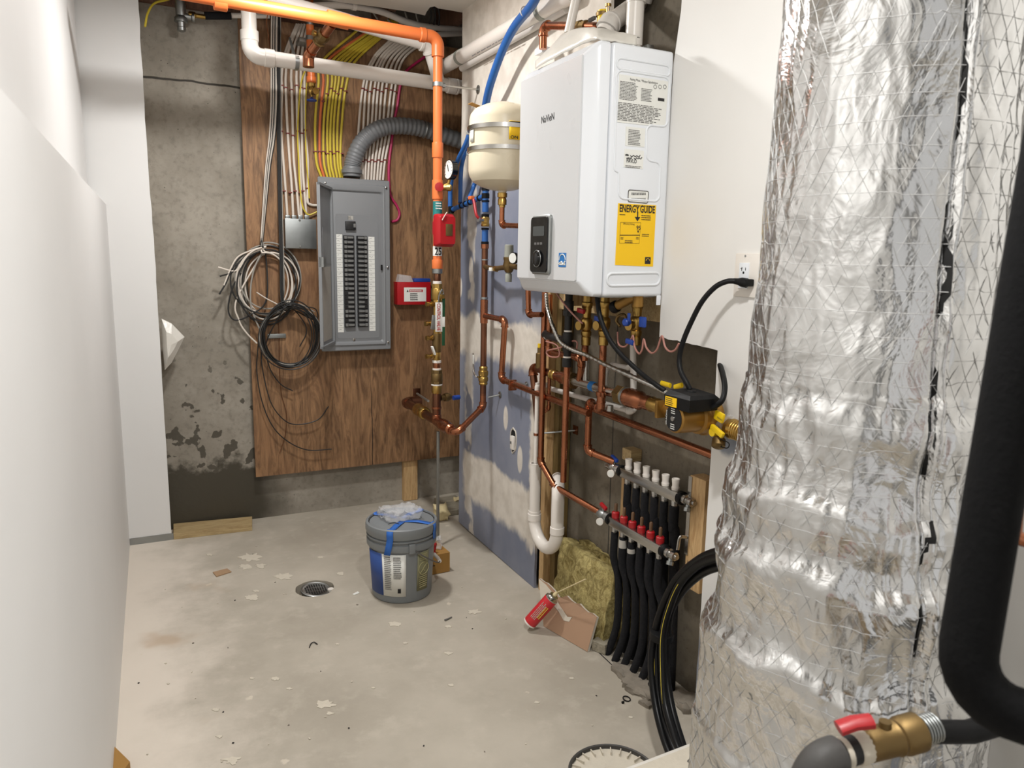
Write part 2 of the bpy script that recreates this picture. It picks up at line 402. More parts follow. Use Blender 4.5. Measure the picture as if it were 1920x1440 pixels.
def bars(o, right, up, w, rows, lh, seed=0, fill=.92, thick=.45, depth=.0006, step=None):
    """lines of tiny print as thin raised bars split into words"""
    rnd = random.Random(seed); right, up = V(right).normalized(), V(up).normalized(); nn = right.cross(up); mb = MB()
    for i in range(rows):
        x = 0; end = w*rnd.uniform(.75, fill)
        while x < end:
            k = min(rnd.uniform(.04, .14)*w, end - x)
            p = V(o) + right*x - up*(i*lh) + nn*depth
            mb.add([p, p + right*k, p + right*k + up*lh*thick, p + up*lh*thick], [(0, 1, 2, 3)]); x += k + w*.018
    return mb
XA, YA, ZA = V((1, 0, 0)), V((0, 1, 0)), V((0, 0, 1))
def D(px, py, d):
    """point of the place at photo pixel px,py, d metres in front of the camera"""
    return CAMP + ROT @ V((px - 960, -(py - 720), -F))*(d/F)
# ================================================================== the room
XR = 1.494; YB = 4.165; YP = 4.108; ZC = 2.66
DR = W(590, 1103, z=0)                      # floor drain
m = MB(); q = .22; nn = 48; R0 = .083
rim = []; sq = []
for i in range(nn):
    a = 2*PI*i/nn; rr = R0*(1 + .07*mnoise.noise((math.cos(a)*2, math.sin(a)*2, 3)))
    rim.append(V((DR.x + rr*math.cos(a), DR.y + rr*math.sin(a), 0)))
    k = q/max(abs(math.cos(a)), abs(math.sin(a))); sq.append(V((DR.x + k*math.cos(a), DR.y + k*math.sin(a), 0)))
low = [p + V((0, 0, -.05)) for p in rim]
m.add(rim + sq + low, [(i, (i+1) % nn, nn + (i+1) % nn, nn + i) for i in range(nn)] + [(i, 2*nn + i, 2*nn + (i+1) % nn, (i+1) % nn) for i in range(nn)] + [tuple(range(2*nn, 3*nn))])
x0, x1, y0, y1 = -.5, 1.77, -1.4, 4.2
for a, b in (((x0, y0), (x1, DR.y - q)), ((x0, DR.y + q), (x1, y1)), ((x0, DR.y - q), (DR.x - q, DR.y + q)), ((DR.x + q, DR.y - q), (x1, DR.y + q))):
    m.add([(a[0], a[1], 0), (b[0], a[1], 0), (b[0], b[1], 0), (a[0], b[1], 0)], [(0, 1, 2, 3)])
floor = struct('floor', m, 'floor')
struct('wall_back', MB().box((-.6, YB, -.05), (1.78, YB + .2, 2.98)), 'concrete_back')
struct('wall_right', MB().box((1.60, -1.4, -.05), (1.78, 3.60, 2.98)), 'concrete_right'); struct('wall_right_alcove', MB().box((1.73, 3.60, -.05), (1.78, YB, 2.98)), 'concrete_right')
# left wall: low furred part with a ledge, upper part set back
m = MB(); zl = 1.668
def prism_xy(poly, z0, z1): return MB().prism([(x, y, z0) for x, y in poly], (0, 0, z1 - z0))
lowp = [(-.186, -1.4), (-.134, 4.03), (-.40, 4.03), (-.40, -1.4)]
struct('wall_left', prism_xy(lowp, 0, zl), 'white_paint')
upp = [(-.255, -1.4), (-.203, 3.985), (-.40, 3.985), (-.40, -1.4)]
struct('wall_left_upper', prism_xy(upp, zl, ZC), 'white_paint')
# white boxed pilaster in the left back corner
mm = MB(); e1 = []
for i in range(41):
    z = ZC + .1 - (ZC + .1)*i/40
    e1.append((W(271 if z > zl else 276, 200, y=4.012).x + .004*mnoise.noise((0, 0, z*9)) + (.0 if z > zl else -.006), 4.012, z))
mm.prism([(-.30, 4.012, 0), (-.30, 4.012, ZC + .1)] + e1, (0, .0125, 0))
pil = struct('wall_pilaster', mm, 'white_paint')
struct('core', MB().box((-.30, 4.026, 0), (W(271, 200, y=4.1).x - .01, YB, ZC + .1)), 'gypsum_edge', pil)
struct('base_flashing', MB().box((-.134, 4.008, .0), (W(325, 1000, y=4.01).x, 4.0115, .035)), 'zinc', pil)
# right side gypsum boards
P = lambda px, py: W(px, py, x=XR)
def rag(a, b, k, amp, sd):
    a, b = V(a), V(b); o = []
    for i in range(1, k):
        t = i/k; nv = mnoise.noise((t*k*.9, sd, .3)); p = a.lerp(b, t); dv = (b - a).normalized().cross(XA); o.append(p + dv*amp*nv)
    return o
yl = 3.64; yr = P(1001, 1100).y; yt = P(1146, 0).y
c0, c1 = V((XR, yl, .012)), V((XR, yl, ZC)); c5 = V((XR, yr, .0)); c4 = V((XR, yr - .01, 2.02))
poly = [c0] + rag(c0, c1, 30, .006, 1) + [c1, V((XR, yt, ZC)), V((XR, yt, 2.02)), c4] + rag(c4, c5, 30, .006, 2) + [c5]
wr = struct('wall_right_board', MB().prism(poly, (.0125, 0, 0)), 'blue_board')
yn = P(1346, 652).y; ye = P(1240, 560).y; zb = P(1300, 642).z; yu = P(1276, 40).y
b0, b1 = V((XR, yn, 0)), V((XR, yn, zb - .012))
poly = [V((XR, -1.4, 0)), b0] + rag(b0, b1, 30, .002, 5) + [b1] + rag(b1, V((XR, ye, zb)), 12, .006, 7) + [V((XR, ye, zb)), V((XR, ye + .004, 1.62)), V((XR, ye, 2.05)), V((XR, yu, 2.2)), V((XR, yu - .004, ZC)), V((XR, -1.4, ZC))]
wn = struct('wall_right_painted', MB().prism(poly, (.0125, 0, 0)), 'right_board')
# studs that carry the boards
for (ya, yb, xa, xb, z0, z1, mt) in ((yr - .055, yr - .017, XR + .0135, XR + .055, .0, 1.98, 'lumber'), (yr - .10, yr - .06, XR + .045, 1.598, .0, 1.98, 'lumber_treated'), (yl - .05, yl - .012, XR + .014, 1.598, 0, 2.6, 'lumber'),
                                 (yn - .06, yn - .02, XR + .014, 1.598, 0, 2.6, 'lumber'), (yu - .06, yu - .02, XR + .014, 1.598, 1.3, 2.6, 'lumber')):
    struct('wall_stud', MB().box((xa, ya, z0), (xb, yb, z1), .002), mt)

# ceiling: board ends ragged before the back wall, joists behind it under an added cap that keeps the opening dark
cz = lambda px, py: W(px, py, z=ZC)
edge = [cz(470, -16), cz(612, 1), cz(700, 12), cz(760, 21), cz(797, 29), cz(800, 22), cz(806, 14), cz(815, 12), cz(822, 16), cz(842, 19), cz(858, 22)]
far = [V((-.4, edge[0].y, ZC))] + edge + [V((1.6, yl + .02, ZC))]
struct('ceiling', MB().prism([V((1.6, -1.4, ZC)), V((-.4, -1.4, ZC))] + far, (0, 0, .0125)), 'ceiling_paint')
struct('cavity_shade_cap', MB().box((-.6, 3.2, 2.96), (1.75, YB, 2.98)), 'joist')  # cap added over the joists so the ceiling opening stays dark
struct('cavity_shade_wall', MB().box((-.6, 3.3, ZC + .02), (1.6, 3.34, 2.96)), 'joist')  # closure added to keep light out of the ceiling cavity
for i, jx in enumerate((-.05, .36, .77, 1.18, 1.55)):
    struct('ceiling_joist', MB().box((jx, 3.345, ZC + .014), (jx + .038, YB - .002, 2.955), .002), 'joist')
struct('top_plate', MB().box((-.3, YP + .02, 2.62), (1.598, YB - .002, 2.67), .002), 'joist')
# lamps (flat round ceiling discs)
for i, (lp, pw) in enumerate(LAMPS):
    t = thing('ceiling_light', ['flat round ceiling lamp above the concrete floor and drain', 'flat round ceiling lamp near the foil wrapped tank'][i], 'lamp', (lp[0], lp[1], ZC), 'flat ceiling lamps')
    part('rim', MB().lathe((lp[0], lp[1], ZC), (0, 0, -1), [(0, .105), (.012, .105), (.02, .098), (.02, .088)], 32, cap=False), 'pvc', t)
    part('diffuser', MB().lathe((lp[0], lp[1], ZC), (0, 0, -1), [(.002, .087), (.012, .087)], 32), 'lamp_glow', t)

# ================================================================== plywood backing board and stud
pl = MB().box((W(452, 140, y=YP).x - .005, YP, W(600, 882, y=YP).z), (1.722, YP + .019, 2.615))
solo('plywood_board', pl, 'plywood', 'large weathered brown plywood sheet behind the breaker panel', 'plywood', smooth=False)
a = W(757, 900, y=YP + .02); b = W(783, 900, y=YP + .02)
solo('wood_stud', MB().box((a.x, YP + .02, .002), (b.x, YB - .001, .9), .002), 'lumber', 'pale upright wooden stud under the plywood, behind the grey bucket', 'stud', smooth=False)

# ================================================================== wall-hung boiler
bx0, bx1, by0, by1, bz0, bz1 = 1.187, 1.262, 1.935, 2.405, 1.343, 2.085
fy0, fy1, fz0, fz1 = 1.972, 2.368, 1.388, 2.047
B = thing('boiler', 'white wall-hung condensing boiler with black control panel and side stickers', 'boiler', (1.4, 2.17, bz0))
part('rear_casing', MB().obox(((bx1 + XR)/2 + .003, (by0 + by1)/2, (bz0 + bz1)/2), ((XR - bx1)/2 - .004, (by1 - by0)/2, (bz1 - bz0)/2), None, .012, 3), 'boiler_white', B)
# front cover: bevelled frustum
def rrect(y0, y1, z0, z1, r, x, k=6):
    o = []
    for cy, cz_, a0 in ((y1 - r, z1 - r, 0), (y0 + r, z1 - r, PI/2), (y0 + r, z0 + r, PI), (y1 - r, z0 + r, 1.5*PI)):
        for j in range(k + 1):
            a = a0 + PI/2*j/k; o.append(V((x, cy + r*math.cos(a), cz_ + r*math.sin(a))))
    return o
def loft(loops, caps=True):
    mb = MB(); n = len(loops[0]); vs = [p for l in loops for p in l]
    fs = [(i*n + j, i*n + (j + 1) % n, (i + 1)*n + (j + 1) % n, (i + 1)*n + j) for i in range(len(loops) - 1) for j in range(n)]
    if caps: fs += [tuple(range(n)), tuple(range((len(loops) - 1)*n, len(loops)*n))]
    return mb.add(vs, fs)
e = .002
L = [rrect(by0, by1, bz0, bz1, .014, bx1 - .001), rrect(by0, by1, bz0, bz1, .014, bx1 - .028), rrect(by0 + .004, by1 - .004, bz0 + .004, bz1 - .004, .016, bx1 - .037),
     rrect(by0 + .013, by1 - .013, bz0 + .014, bz1 - .013, .016, bx1 - .048), rrect(fy0 - .009, fy1 + .009, fz0 - .009, fz1 + .009, .012, bx0 + .013), rrect(fy0 - .003, fy1 + .003, fz0 - .003, fz1 + .003, .009, bx0 + .006)]
part('front_cover', loft(L), 'boiler_white', B, ang=.5)
fp = part('front_panel', loft([rrect(fy0, fy1, fz0, fz1, .006, bx0 + .0075), rrect(fy0, fy1, fz0, fz1, .006, bx0 + .0015), rrect(fy0 + .0015, fy1 - .0015, fz0 + .0015, fz1 - .0015, .005, bx0)]), 'boiler_front', B)
FX = lambda px, py: W(px, py, x=bx0 - .0003)
p = FX(1015, 232); q_ = FX(1039, 224)
part('brand_lettering', text_mb('NaVieN', V((bx0, p.y, p.z)), -YA, ZA, width=p.y - q_.y, height=.022, bold=.012), 'ink', B)
# control panel
a = FX(1003, 410); b = FX(1031, 510); y0, y1, z0, z1 = b.y, a.y, FX(1018, 511).z, FX(1018, 407).z
part('panel_bezel', loft([rrect(y0 - .008, y1 + .004, z0 - .006, z1 + .007, .014, bx0 - .0005), rrect(y0 - .008, y1 + .004, z0 - .006, z1 + .007, .014, bx0 - .007), rrect(y0 - .004, y1, z0 - .002, z1 + .003, .012, bx0 - .011)]), 'zinc', B)
cp = part('control_panel', loft([rrect(y0 - .002, y1, z0, z1, .012, bx0 - .010), rrect(y0 - .001, y1 - .001, z0 + .001, z1 - .001, .012, bx0 - .0155)]), 'gloss_black', B, 'glossy black control panel')
zz0 = z0 + (z1 - z0)*.66
part('display', loft([rrect(y0 + .018, y1 - .018, zz0, z1 - .03, .003, bx0 - .0150), rrect(y0 + .018, y1 - .018, zz0, z1 - .03, .003, bx0 - .0162)]), 'screen', cp)
zk = z0 + (z1 - z0)*.25; yk = (y0 + y1)/2
part('dial', MB().lathe((bx0 - .0155, yk, zk), -XA, [(0, .028), (.004, .028), (.006, .026), (.006, .022), (.012, .020), (.013, .018)], 28), 'gloss_black', cp)
part('dial_ring', MB().ring((bx0 - .0205, yk, zk), XA, .027, .0012, 32, 6), 'zinc', cp)
for k in (-1, 0, 1): part('button', MB().obox((bx0 - .0155, yk + k*.02, z0 + (z1 - z0)*.52), (.0012, .007, .004), None, .001), 'ink_grey', cp)
a = FX(1048, 474); b = FX(1061, 501)
es = part('efficiency_sticker', MB().box((bx0 - .0008, a.y, b.z), (bx0 + .0002, b.y, a.z)), 'blue_label', B, 'small blue and white efficiency sticker')
cyy, czz = (a.y + b.y)/2, a.z*.6 + b.z*.4; ry = abs(a.y - b.y)*.42
mb = MB(); mb.tube([(bx0 - .0012, cyy + ry*math.cos(t*PI/8), czz - .004 + .9*ry*math.sin(t*PI/8)) for t in range(9)], .0016, 6)
mb.tube(spline([(bx0 - .0012, cyy + ry, czz - .016), (bx0 - .0012, cyy + .003, czz - .010), (bx0 - .0012, cyy - .006, czz - .018), (bx0 - .0012, cyy - ry, czz - .008)]), .0022, 6)
mb.box((bx0 - .0013, cyy - ry, b.z + .006), (bx0 - .0009, cyy + ry, b.z + .012))
part('sticker_print', mb, 'paper', es)
# embossed side
ys = by0
def emb(pxs, r=.006, w=.0035):
    pts = [W(px, py, y=ys) for px, py in pxs]; pts = [V((p_.x, ys, p_.z)) for p_ in pts]
    pts = fillet(pts[-1:] + pts + pts[:1], .02)[1:-1]
    return MB().tube(pts + pts[:1], w, 8, cap=False)
part('pressed_rib', emb([(1157, 108), (1256, 124), (1256, 143), (1156, 128)]), 'boiler_white', B)
part('pressed_rib', emb([(1156, 131), (1256, 146), (1251, 238), (1212, 234), (1212, 300), (1238, 305), (1236, 378), (1160, 372), (1160, 322), (1152, 320)]), 'boiler_white', B)
part('pressed_rib', emb([(1138, 513), (1238, 511), (1236, 534), (1138, 536)], w=.004), 'boiler_white', B)
def sticker(name, q4, mat, th=.0012, parent=B, label=None):
    pts = [W(px, py, y=ys) for px, py in q4]; return part(name, MB().prism([(p_.x, ys - th, p_.z) for p_ in pts], (0, th + .001, 0)), mat, parent, label, smooth=False)
def sp(px, py, dy=.0014): p_ = W(px, py, y=ys); return V((p_.x, ys - dy, p_.z))
def tx(parent, s, px, py, wpx, mat='ink', h=None, bold=0, name='print'):
    a_, b_ = sp(px, py), sp(px + wpx, py); return part(name, text_mb(s, V((a_.x, a_.y, a_.z)), XA, ZA, width=b_.x - a_.x, height=h, bold=bold), mat, parent)
s1 = sticker('rating_plate', [(1161, 139), (1253, 153), (1247, 239), (1157, 229)], 'paper', label='white rating plate sticker with small print')
tx(s1, 'Rating Plate, *Plaque Signaletique', 1181, 152, 52, h=.009)
k = sp(1162, 153); wv = sp(1247, 153).x - k.x
part('print', bars(k, XA, ZA, wv*.43, 13, .0041, 1), 'ink_grey', s1); part('print', bars(V((k.x + wv*.47, k.y, k.z - .012)), XA, ZA, wv*.27, 9, .0042, 2), 'ink_grey', s1)
part('print', bars(V((k.x - .004, k.y, k.z - .060)), XA, ZA, wv*.97, 12, .0044, 3, 1.0), 'ink_grey', s1)
part('print', MB().obox(sp(1239, 187, .0016), (.012, .0004, .0045), None, .0003), 'ink', s1)
for px in (1228, 1237, 1246): part('print', MB().ring(sp(px, 163, .0014), YA, .0055, .0007, 14, 4), 'ink', s1)
s2 = sticker('notice_sticker', [(1173, 237), (1210, 241), (1208, 276), (1172, 273)], 'paper')
part('print', bars(sp(1178, 244), XA, ZA, sp(1204, 244).x - sp(1178, 244).x, 10, .0046, 4), 'ink_grey', s2)
s3 = sticker('signed_sticker', [(1171, 279), (1207, 283), (1205, 317), (1169, 313)], 'paper', label='white sticker with black handwriting')
tx(s3, 'PAVLO', 1174, 305, 19, h=.012, bold=.02)
mb = MB()
for i, (xa, xb, yy) in enumerate(((1172, 1178, 291), (1181, 1200, 293), (1174, 1184, 297), (1188, 1203, 297))):
    mb.tube(spline([sp(xa + (xb - xa)*t/6, yy + (2 if t % 2 else -2)*random.uniform(.4, 1.2), .0016) for t in range(7)], 3), .0012, 5)
part('handwriting', mb, 'ink', s3)
part('print', bars(sp(1172, 311), XA, ZA, .07, 2, .004, 9), 'ink_grey', s3)
s4 = sticker('barcode_sticker', [(1178, 356), (1216, 359), (1214, 381), (1177, 378)], 'paper')
mb = MB()
for r_, yy in ((0, 366), (1, 376)):
    for i in range(22):
        o_ = sp(1183 + i*1.25, yy, .0014); mb.add([o_, o_ + XA*.0016*random.choice((.6, 1, 1.3)), o_ + XA*.0012 + ZA*.008, o_ + ZA*.008], [(0, 1, 2, 3)])
part('print', mb, 'ink', s4); mb = MB()
cr4 = [sp(*c_, .0012) for c_ in [(1178, 356), (1216, 359), (1214, 381), (1177, 378)]]
part('border', MB().tube(fillet(cr4[-1:] + cr4 + cr4[:2], .006)[1:-1], .0014, 6), 'ink_grey', s4)
s5 = sticker('efficiency_guide_sticker', [(1159, 381), (1230, 385), (1224, 500), (1153, 497)], 'yellow_label', label='large yellow efficiency guide sticker with black lettering')
tx(s5, 'ENERGY', 1161, 397.5, 37, h=.023, bold=.028); tx(s5, 'GUIDE', 1199.5, 399, 27.5, h=.023, bold=.028)
mb = MB(); a_ = sp(1195.3, 398); mb.box(a_ + V((-.0022, 0, .002)), a_ + V((.0022, .0006, -.016)))
mb.add([a_ + V((-.011, 0, -.014)), a_ + V((.011, 0, -.014)), a_ + V((0, 0, -.028))], [(0, 2, 1)]); part('print', mb, 'ink', s5)
part('print', bars(sp(1161, 384.5), XA, ZA, .022, 1, .004, 5), 'ink', s5); part('print', bars(sp(1188, 386), XA, ZA, .075, 1, .004, 6, 1), 'ink', s5)
part('print', bars(sp(1161, 403), XA, ZA, .026, 1, .005, 7), 'ink', s5); part('print', bars(sp(1202, 405), XA, ZA, .044, 3, .006, 8), 'ink', s5)
bxq = [sp(1163, 417), sp(1201, 417.5), sp(1198, 456.5), sp(1161, 456)]
part('print', MB().tube(bxq + bxq[:1], .0006, 4), 'ink', s5)
tx(s5, 'Efficiency Rating', 1168, 422, 21, h=.007); tx(s5, '95', 1192.5, 431, 8, h=.013, bold=.01)
a_ = sp(1196, 434); part('print', MB().add([a_ + V((-.004, 0, .003)), a_ + V((.004, 0, .003)), a_ + V((0, 0, -.006))], [(0, 2, 1)]), 'ink', s5)
part('print', MB().tube([sp(1162, 441), sp(1199, 441)], .0011, 4), 'ink', s5)
part('print', bars(sp(1163, 446), XA, ZA, .012, 2, .004, 10), 'ink', s5); part('print', bars(sp(1192, 446), XA, ZA, .012, 2, .004, 11), 'ink', s5)
part('print', bars(sp(1171, 452), XA, ZA, .034, 2, .005, 12), 'ink', s5); part('print', bars(sp(1203, 440), XA, ZA, .034, 2, .005, 13), 'ink', s5)
a_, b_ = sp(1209, 482), sp(1219, 495)
part('print', MB().box((a_.x, ys - .0015, b_.z), (b_.x, ys - .0012, a_.z)), 'ink', s5)
part('emblem', MB().tube([V(((a_.x + b_.x)/2 + .007*math.cos(t*PI/6), ys - .0018, (a_.z + b_.z)/2 - .001 + .007*math.sin(t*PI/6))) for t in range(7)], .0008, 5), 'yellow_label', s5)
part('screw_lug', MB().obox((XR - .012, by0 + .004, bz0 - .012), (.008, .002, .016), None, .003), 'boiler_white', B)
# underside opening
part('base_plate', MB().box((bx1 + .02, by0 + .03, bz0 - .004), (XR - .01, by1 - .03, bz0 + .003)), 'zinc', B)

# ================================================================== foil wrapped tank
TC = V((1.165, .905, 0)); prof = [(0.0, .250), (.30, .252), (.44, .258), (.52, .262), (.548, .261), (.566, .251), (.60, .248), (.68, .250), (.735, .253), (.758, .251), (.778, .238), (.80, .234), (.87, .238), (.915, .239), (.928, .236), (.948, .223), (.97, .219), (1.01, .224), (1.038, .223), (1.058, .211), (1.10, .205), (1.17, .211), (1.195, .208), (1.215, .201), (1.30, .201), (1.6, .192), (1.9, .186), (2.35, .18)]
def rprof(z):
    for (a, ra), (b, rb) in zip(prof, prof[1:]):
        if z <= b: return ra + (rb - ra)*(z - a)/(b - a)
    return prof[-1][1]
NA, NZ = 320, 560; vs = []; fs = []
seam = math.atan2(-.905, -1.165) + .52  # angle of the jacket ridge and of the drawn dark reflection
for i in range(NZ + 1):
    z = 2.35*i/NZ
    for j in range(NA):
        a = 2*PI*j/NA; ca, sa = math.cos(a), math.sin(a)
        zz_ = z + .034*mnoise.noise((ca*2.1, sa*2.1, z*1.6 + 4)) + .010*math.sin(a*1 + 1.1) + .006*mnoise.noise((ca*9, sa*9, z*3))
        r = rprof(max(0, zz_)); amp = 1.15 if z < 1.25 else .55
        r += amp*(.011*mnoise.noise((ca*2.2, sa*2.2, z*7)) + .006*mnoise.noise((ca*5 + 9, sa*5, z*11)) )
        w_ = mnoise.noise((ca*7, sa*7, z*9 + 3)); r += amp*.0035*(1 - abs(w_)*2.2)
        w_ = mnoise.noise((ca*12, sa*12 + 5, z*15)); r += amp*.0014*(1 - abs(w_)*2)
        da = (a - seam + .05*mnoise.noise((0, 2, z*6)) + PI) % (2*PI) - PI
        r += .010*max(0, 1 - abs(da - .02)/.03) if da > 0 else 0
        r -= .009*max(0, 1 - abs(da + .035)/.035)
        vs.append((TC.x + ca*r, TC.y + sa*r, z))
for i in range(NZ):
    for j in range(NA): fs.append((i*NA + j, i*NA + (j + 1) % NA, (i + 1)*NA + (j + 1) % NA, (i + 1)*NA + j))
fs += [tuple(range(NA))[::-1], tuple(range(NZ*NA, (NZ + 1)*NA))]
T = thing('insulated_tank', 'tall hot water tank wrapped in crinkled silver foil insulation', 'tank', TC)
me = bpy.data.meshes.new('foil_jacket'); me.from_pydata(vs, [], fs); me.update(); me.shade_smooth()
link('foil_jacket', me, 'foil', T)
# scrim threads and diamonds showing through the foil
def surf(a, z, off=.0008):
    j = int(round(a/(2*PI)*NA)) % NA; i = max(0, min(NZ, int(round(z/2.35*NZ)))); p_ = V(vs[i*NA + j]); d = (p_ - TC); d.z = 0
    return p_ + d.normalized()*off
af = math.atan2(-.905, -1.165)
sc = MB()
for k in range(58):
    z = .12 + k*.036
    sc.tube([surf(af + (t - 30)/30*1.75, z + .006*mnoise.noise((k, t*.1, 0)), .0000) for t in range(0, 61)], .0006, 4, cap=False)
for sg in (1, -1):
    for k in range(44):
        a0 = af - 3.1 + k*.14*1.0; pts = []
        for t in range(100):
            z = .1 + t*.0226; a = a0 + sg*(z - 1.2)*2.6
            if abs(a - af) < 1.75: pts.append(surf(a, z, .0001))
        if len(pts) > 3: sc.tube(pts, .00045, 4, cap=False)
o = part('scrim_threads', sc, 'scrim', T); o['kind'] = 'stuff'
# dark reflection in the foil, drawn as ragged dark strips down the jacket
for (za, zb2) in ((1.84, 1.62), (1.58, 1.36), (1.30, 1.12), (1.06, .98), (.93, .84)):
    L_ = []; R2 = []
    for i in range(19):
        t = i/18; z = za + (zb2 - za)*t; wv_ = math.sin(PI*t)**.6*(.022 + .030*abs(mnoise.noise((z*16, 3, 1)))); a = seam - .03 + .05*mnoise.noise((0, 2, z*6)) - .05*mnoise.noise((4, z*9, 0))
        L_.append(surf(a - wv_*.6, z, .0016)); R2.append(surf(a + wv_*.6, z, .0016))
    mbs = MB().add(L_ + R2, [(i, i + 1, 20 + i, 19 + i) for i in range(18)]); part('reflection_strip', mbs, 'gap_and_reflection_dark', T, 'dark reflection drawn as a ragged strip on the foil')
# ================================================================== breaker panel on the plywood
yf = 4.035
a = W(596, 329, y=yf); b = W(733.5, 655.5, y=yf); x0, x1 = W(600, 500, y=yf).x, W(732, 500, y=yf).x; z0, z1 = W(670, 657, y=yf).z, W(665, 335, y=yf).z
EP = thing('breaker_panel', 'tall grey breaker panel with open door and two breaker columns', 'breaker panel', ((x0 + x1)/2, YP, z0))
part('box', MB().box((x0 + .012, yf + .006, z0 + .012), (x1 - .012, YP - .001, z1 - .012), .003), 'panel_grey', EP)
# trim: outer frame, stepped
def rxz(x0_, x1_, z0_, z1_, r, y, k=4):
    o = []
    for cx_, cz_, a0 in ((x1_ - r, z1_ - r, 0), (x0_ + r, z1_ - r, PI/2), (x0_ + r, z0_ + r, PI), (x1_ - r, z0_ + r, 1.5*PI)):
        for j in range(k + 1):
            t = a0 + PI/2*j/k; o.append(V((cx_ + r*math.cos(t), y, cz_ + r*math.sin(t))))
    return o
ins = lambda d, y, r=.008: rxz(x0 + d, x1 - d, z0 + d, z1 - d, r, y)
wd_ = x1 - x0; ix0 = x0 + .075; ix1 = x1 - .052; iz0 = z0 + .055; iz1 = z1 - .075
inn = lambda d, y, r=.012: rxz(ix0 + d, ix1 - d, iz0 + d, iz1 - d, r, y)
part('trim_cover', loft([ins(0, yf + .012), ins(0, yf + .004), ins(.004, yf, .006), ins(.028, yf, .008), ins(.032, yf - .007, .008), rxz(ix0 - .022, ix1 + .018, iz0 - .02, iz1 + .02, .012, yf - .007), inn(-.012, yf - .004), inn(-.006, yf + .004), inn(0, yf + .009)], caps=False), 'panel_grey', EP, ang=.35)
part('dead_front', loft([inn(-.001, yf + .012), inn(-.001, yf + .008)]), 'panel_grey', EP, smooth=False)
yd = yf + .008
cx = (ix0 + ix1)/2; iw = ix1 - ix0
part('raised_field', loft([rxz(ix0 + .012, ix1 - .012, iz0 + .01, iz1 - .11, .01, yd + .001), rxz(ix0 + .014, ix1 - .014, iz0 + .012, iz1 - .112, .01, yd - .003)]), 'panel_grey', EP)
yd -= .003
PZ = lambda py: W(680, py, y=yd).z
PX = lambda px, py=530: W(px, py, y=yd).x
mb_ = part('main_breaker', MB().obox((PX(656.5, 423), yd - .006, PZ(424)), (.027, .010, .023), None, .003), 'breaker', EP, 'black main breaker')
part('main_toggle', MB().obox((PX(663, 423), yd - .018, PZ(424)), (.006, .006, .010), None, .002), 'toggle', mb_)
part('maker_sticker', MB().box((PX(653, 409), yd - .001, PZ(413)), (PX(662, 409), yd + .0005, PZ(406))), 'paper_dim', EP, smooth=False)
part('print', bars(V((PX(654), yd - .0004, PZ(408))), XA, ZA, .022, 3, .005, 3), 'ink_grey', EP)
zt, zb_ = PZ(442), PZ(612.5); rows = 20; rh = (zt - zb_)/rows
cols = ((PX(644.5), PX(664)), (PX(669.5), PX(688)))
bm_ = MB().obox((0, 0, 0), ((cols[0][1] - cols[0][0])/2, .009, rh*.46), None, .0015, 1).mesh('breaker')
tm_ = MB().obox((0, 0, 0), (.0165, .005, rh*.24), None, .0015, 1).mesh('breaker_toggle')
lm_ = MB().obox((0, 0, 0), (.0075, .004, rh*.32), None, .0012, 1).mesh('test_button')
for ci, (ca, cb) in enumerate(cols):
    for r_ in range(rows):
        zc = zt - (r_ + .5)*rh; dark = (ci == 0 and r_ in (12, 13, 14, 15, 18)) or (ci == 1 and r_ in (14, 15))
        o = link('breaker', bm_, 'breaker', EP); o.location = ((ca + cb)/2, yd - .007, zc)
        sgn = 1 if ci == 0 else -1
        for me_, dx, mt, nm in ((tm_, .007*sgn, 'toggle', 'switch'), (lm_, -.0185*sgn, 'toggle', 'test_button')):
            if dark and me_ is lm_: continue
            t_ = link(nm, me_, mt, o); t_.matrix_parent_inverse = Matrix.Translation(-o.location); t_.location = ((ca + cb)/2 + dx, yd - .017 if not dark else yd - .0135, zc)
part('blank_plate', MB().box((cols[0][0] + .004, yd - .010, zt - 18.9*rh), (cols[0][1] - .004, yd - .0165, zt - 18.1*rh)), 'breaker', EP)
for nm, pa, pb, za, zb2 in (('circuit_list', 630.5, 642.5, 440, 622), ('circuit_list', 690, 702.5, 443, 621)):
    s = part(nm, MB().box((PX(pa + 1.5), yd - .0012, PZ(zb2)), (PX(pb + .5), yd + .0005, PZ(za))), 'paper', EP, smooth=False)
    mbp = MB()
    for i in range(21):
        zi = PZ(za) - (PZ(za) - PZ(zb2))*i/21
        mbp.add([(PX(pa + 1.5), yd - .0016, zi), (PX(pb + .5), yd - .0016, zi), (PX(pb + .5), yd - .0016, zi - .0012), (PX(pa + 1.5), yd - .0016, zi - .0012)], [(0, 1, 2, 3)])
        xs_ = PX(pa + 3); mbp.tube(spline([(xs_ + .003*t, yd - .0017, zi - .011 + random.uniform(-.003, .004)) for t in range(random.randint(4, 7))], 2), .0006, 4)
    part('handwriting', mbp, 'ink_grey', s)
for px, py in ((610, 343), (724, 352), (727, 501), (728, 641)): part('screw', MB().lathe((W(px, py, y=yf - .007).x, yf - .0065, W(px, py, y=yf).z), -YA, [(0, .006), (.002, .006), (.004, .003)], 12), 'steel', EP)
for py in (357, 637): part('latch_screw', MB().lathe((PX(664, py), yd + .001, W(664, py, y=yf).z), -YA, [(0, .009), (.003, .008), (.004, .004)], 12), 'steel', EP)
part('latch_slot', MB().box((PX(713), yf - .0075, PZ(506)), (PX(716.5), yf - .006, PZ(496))), 'gap_and_reflection_dark', EP, smooth=False)
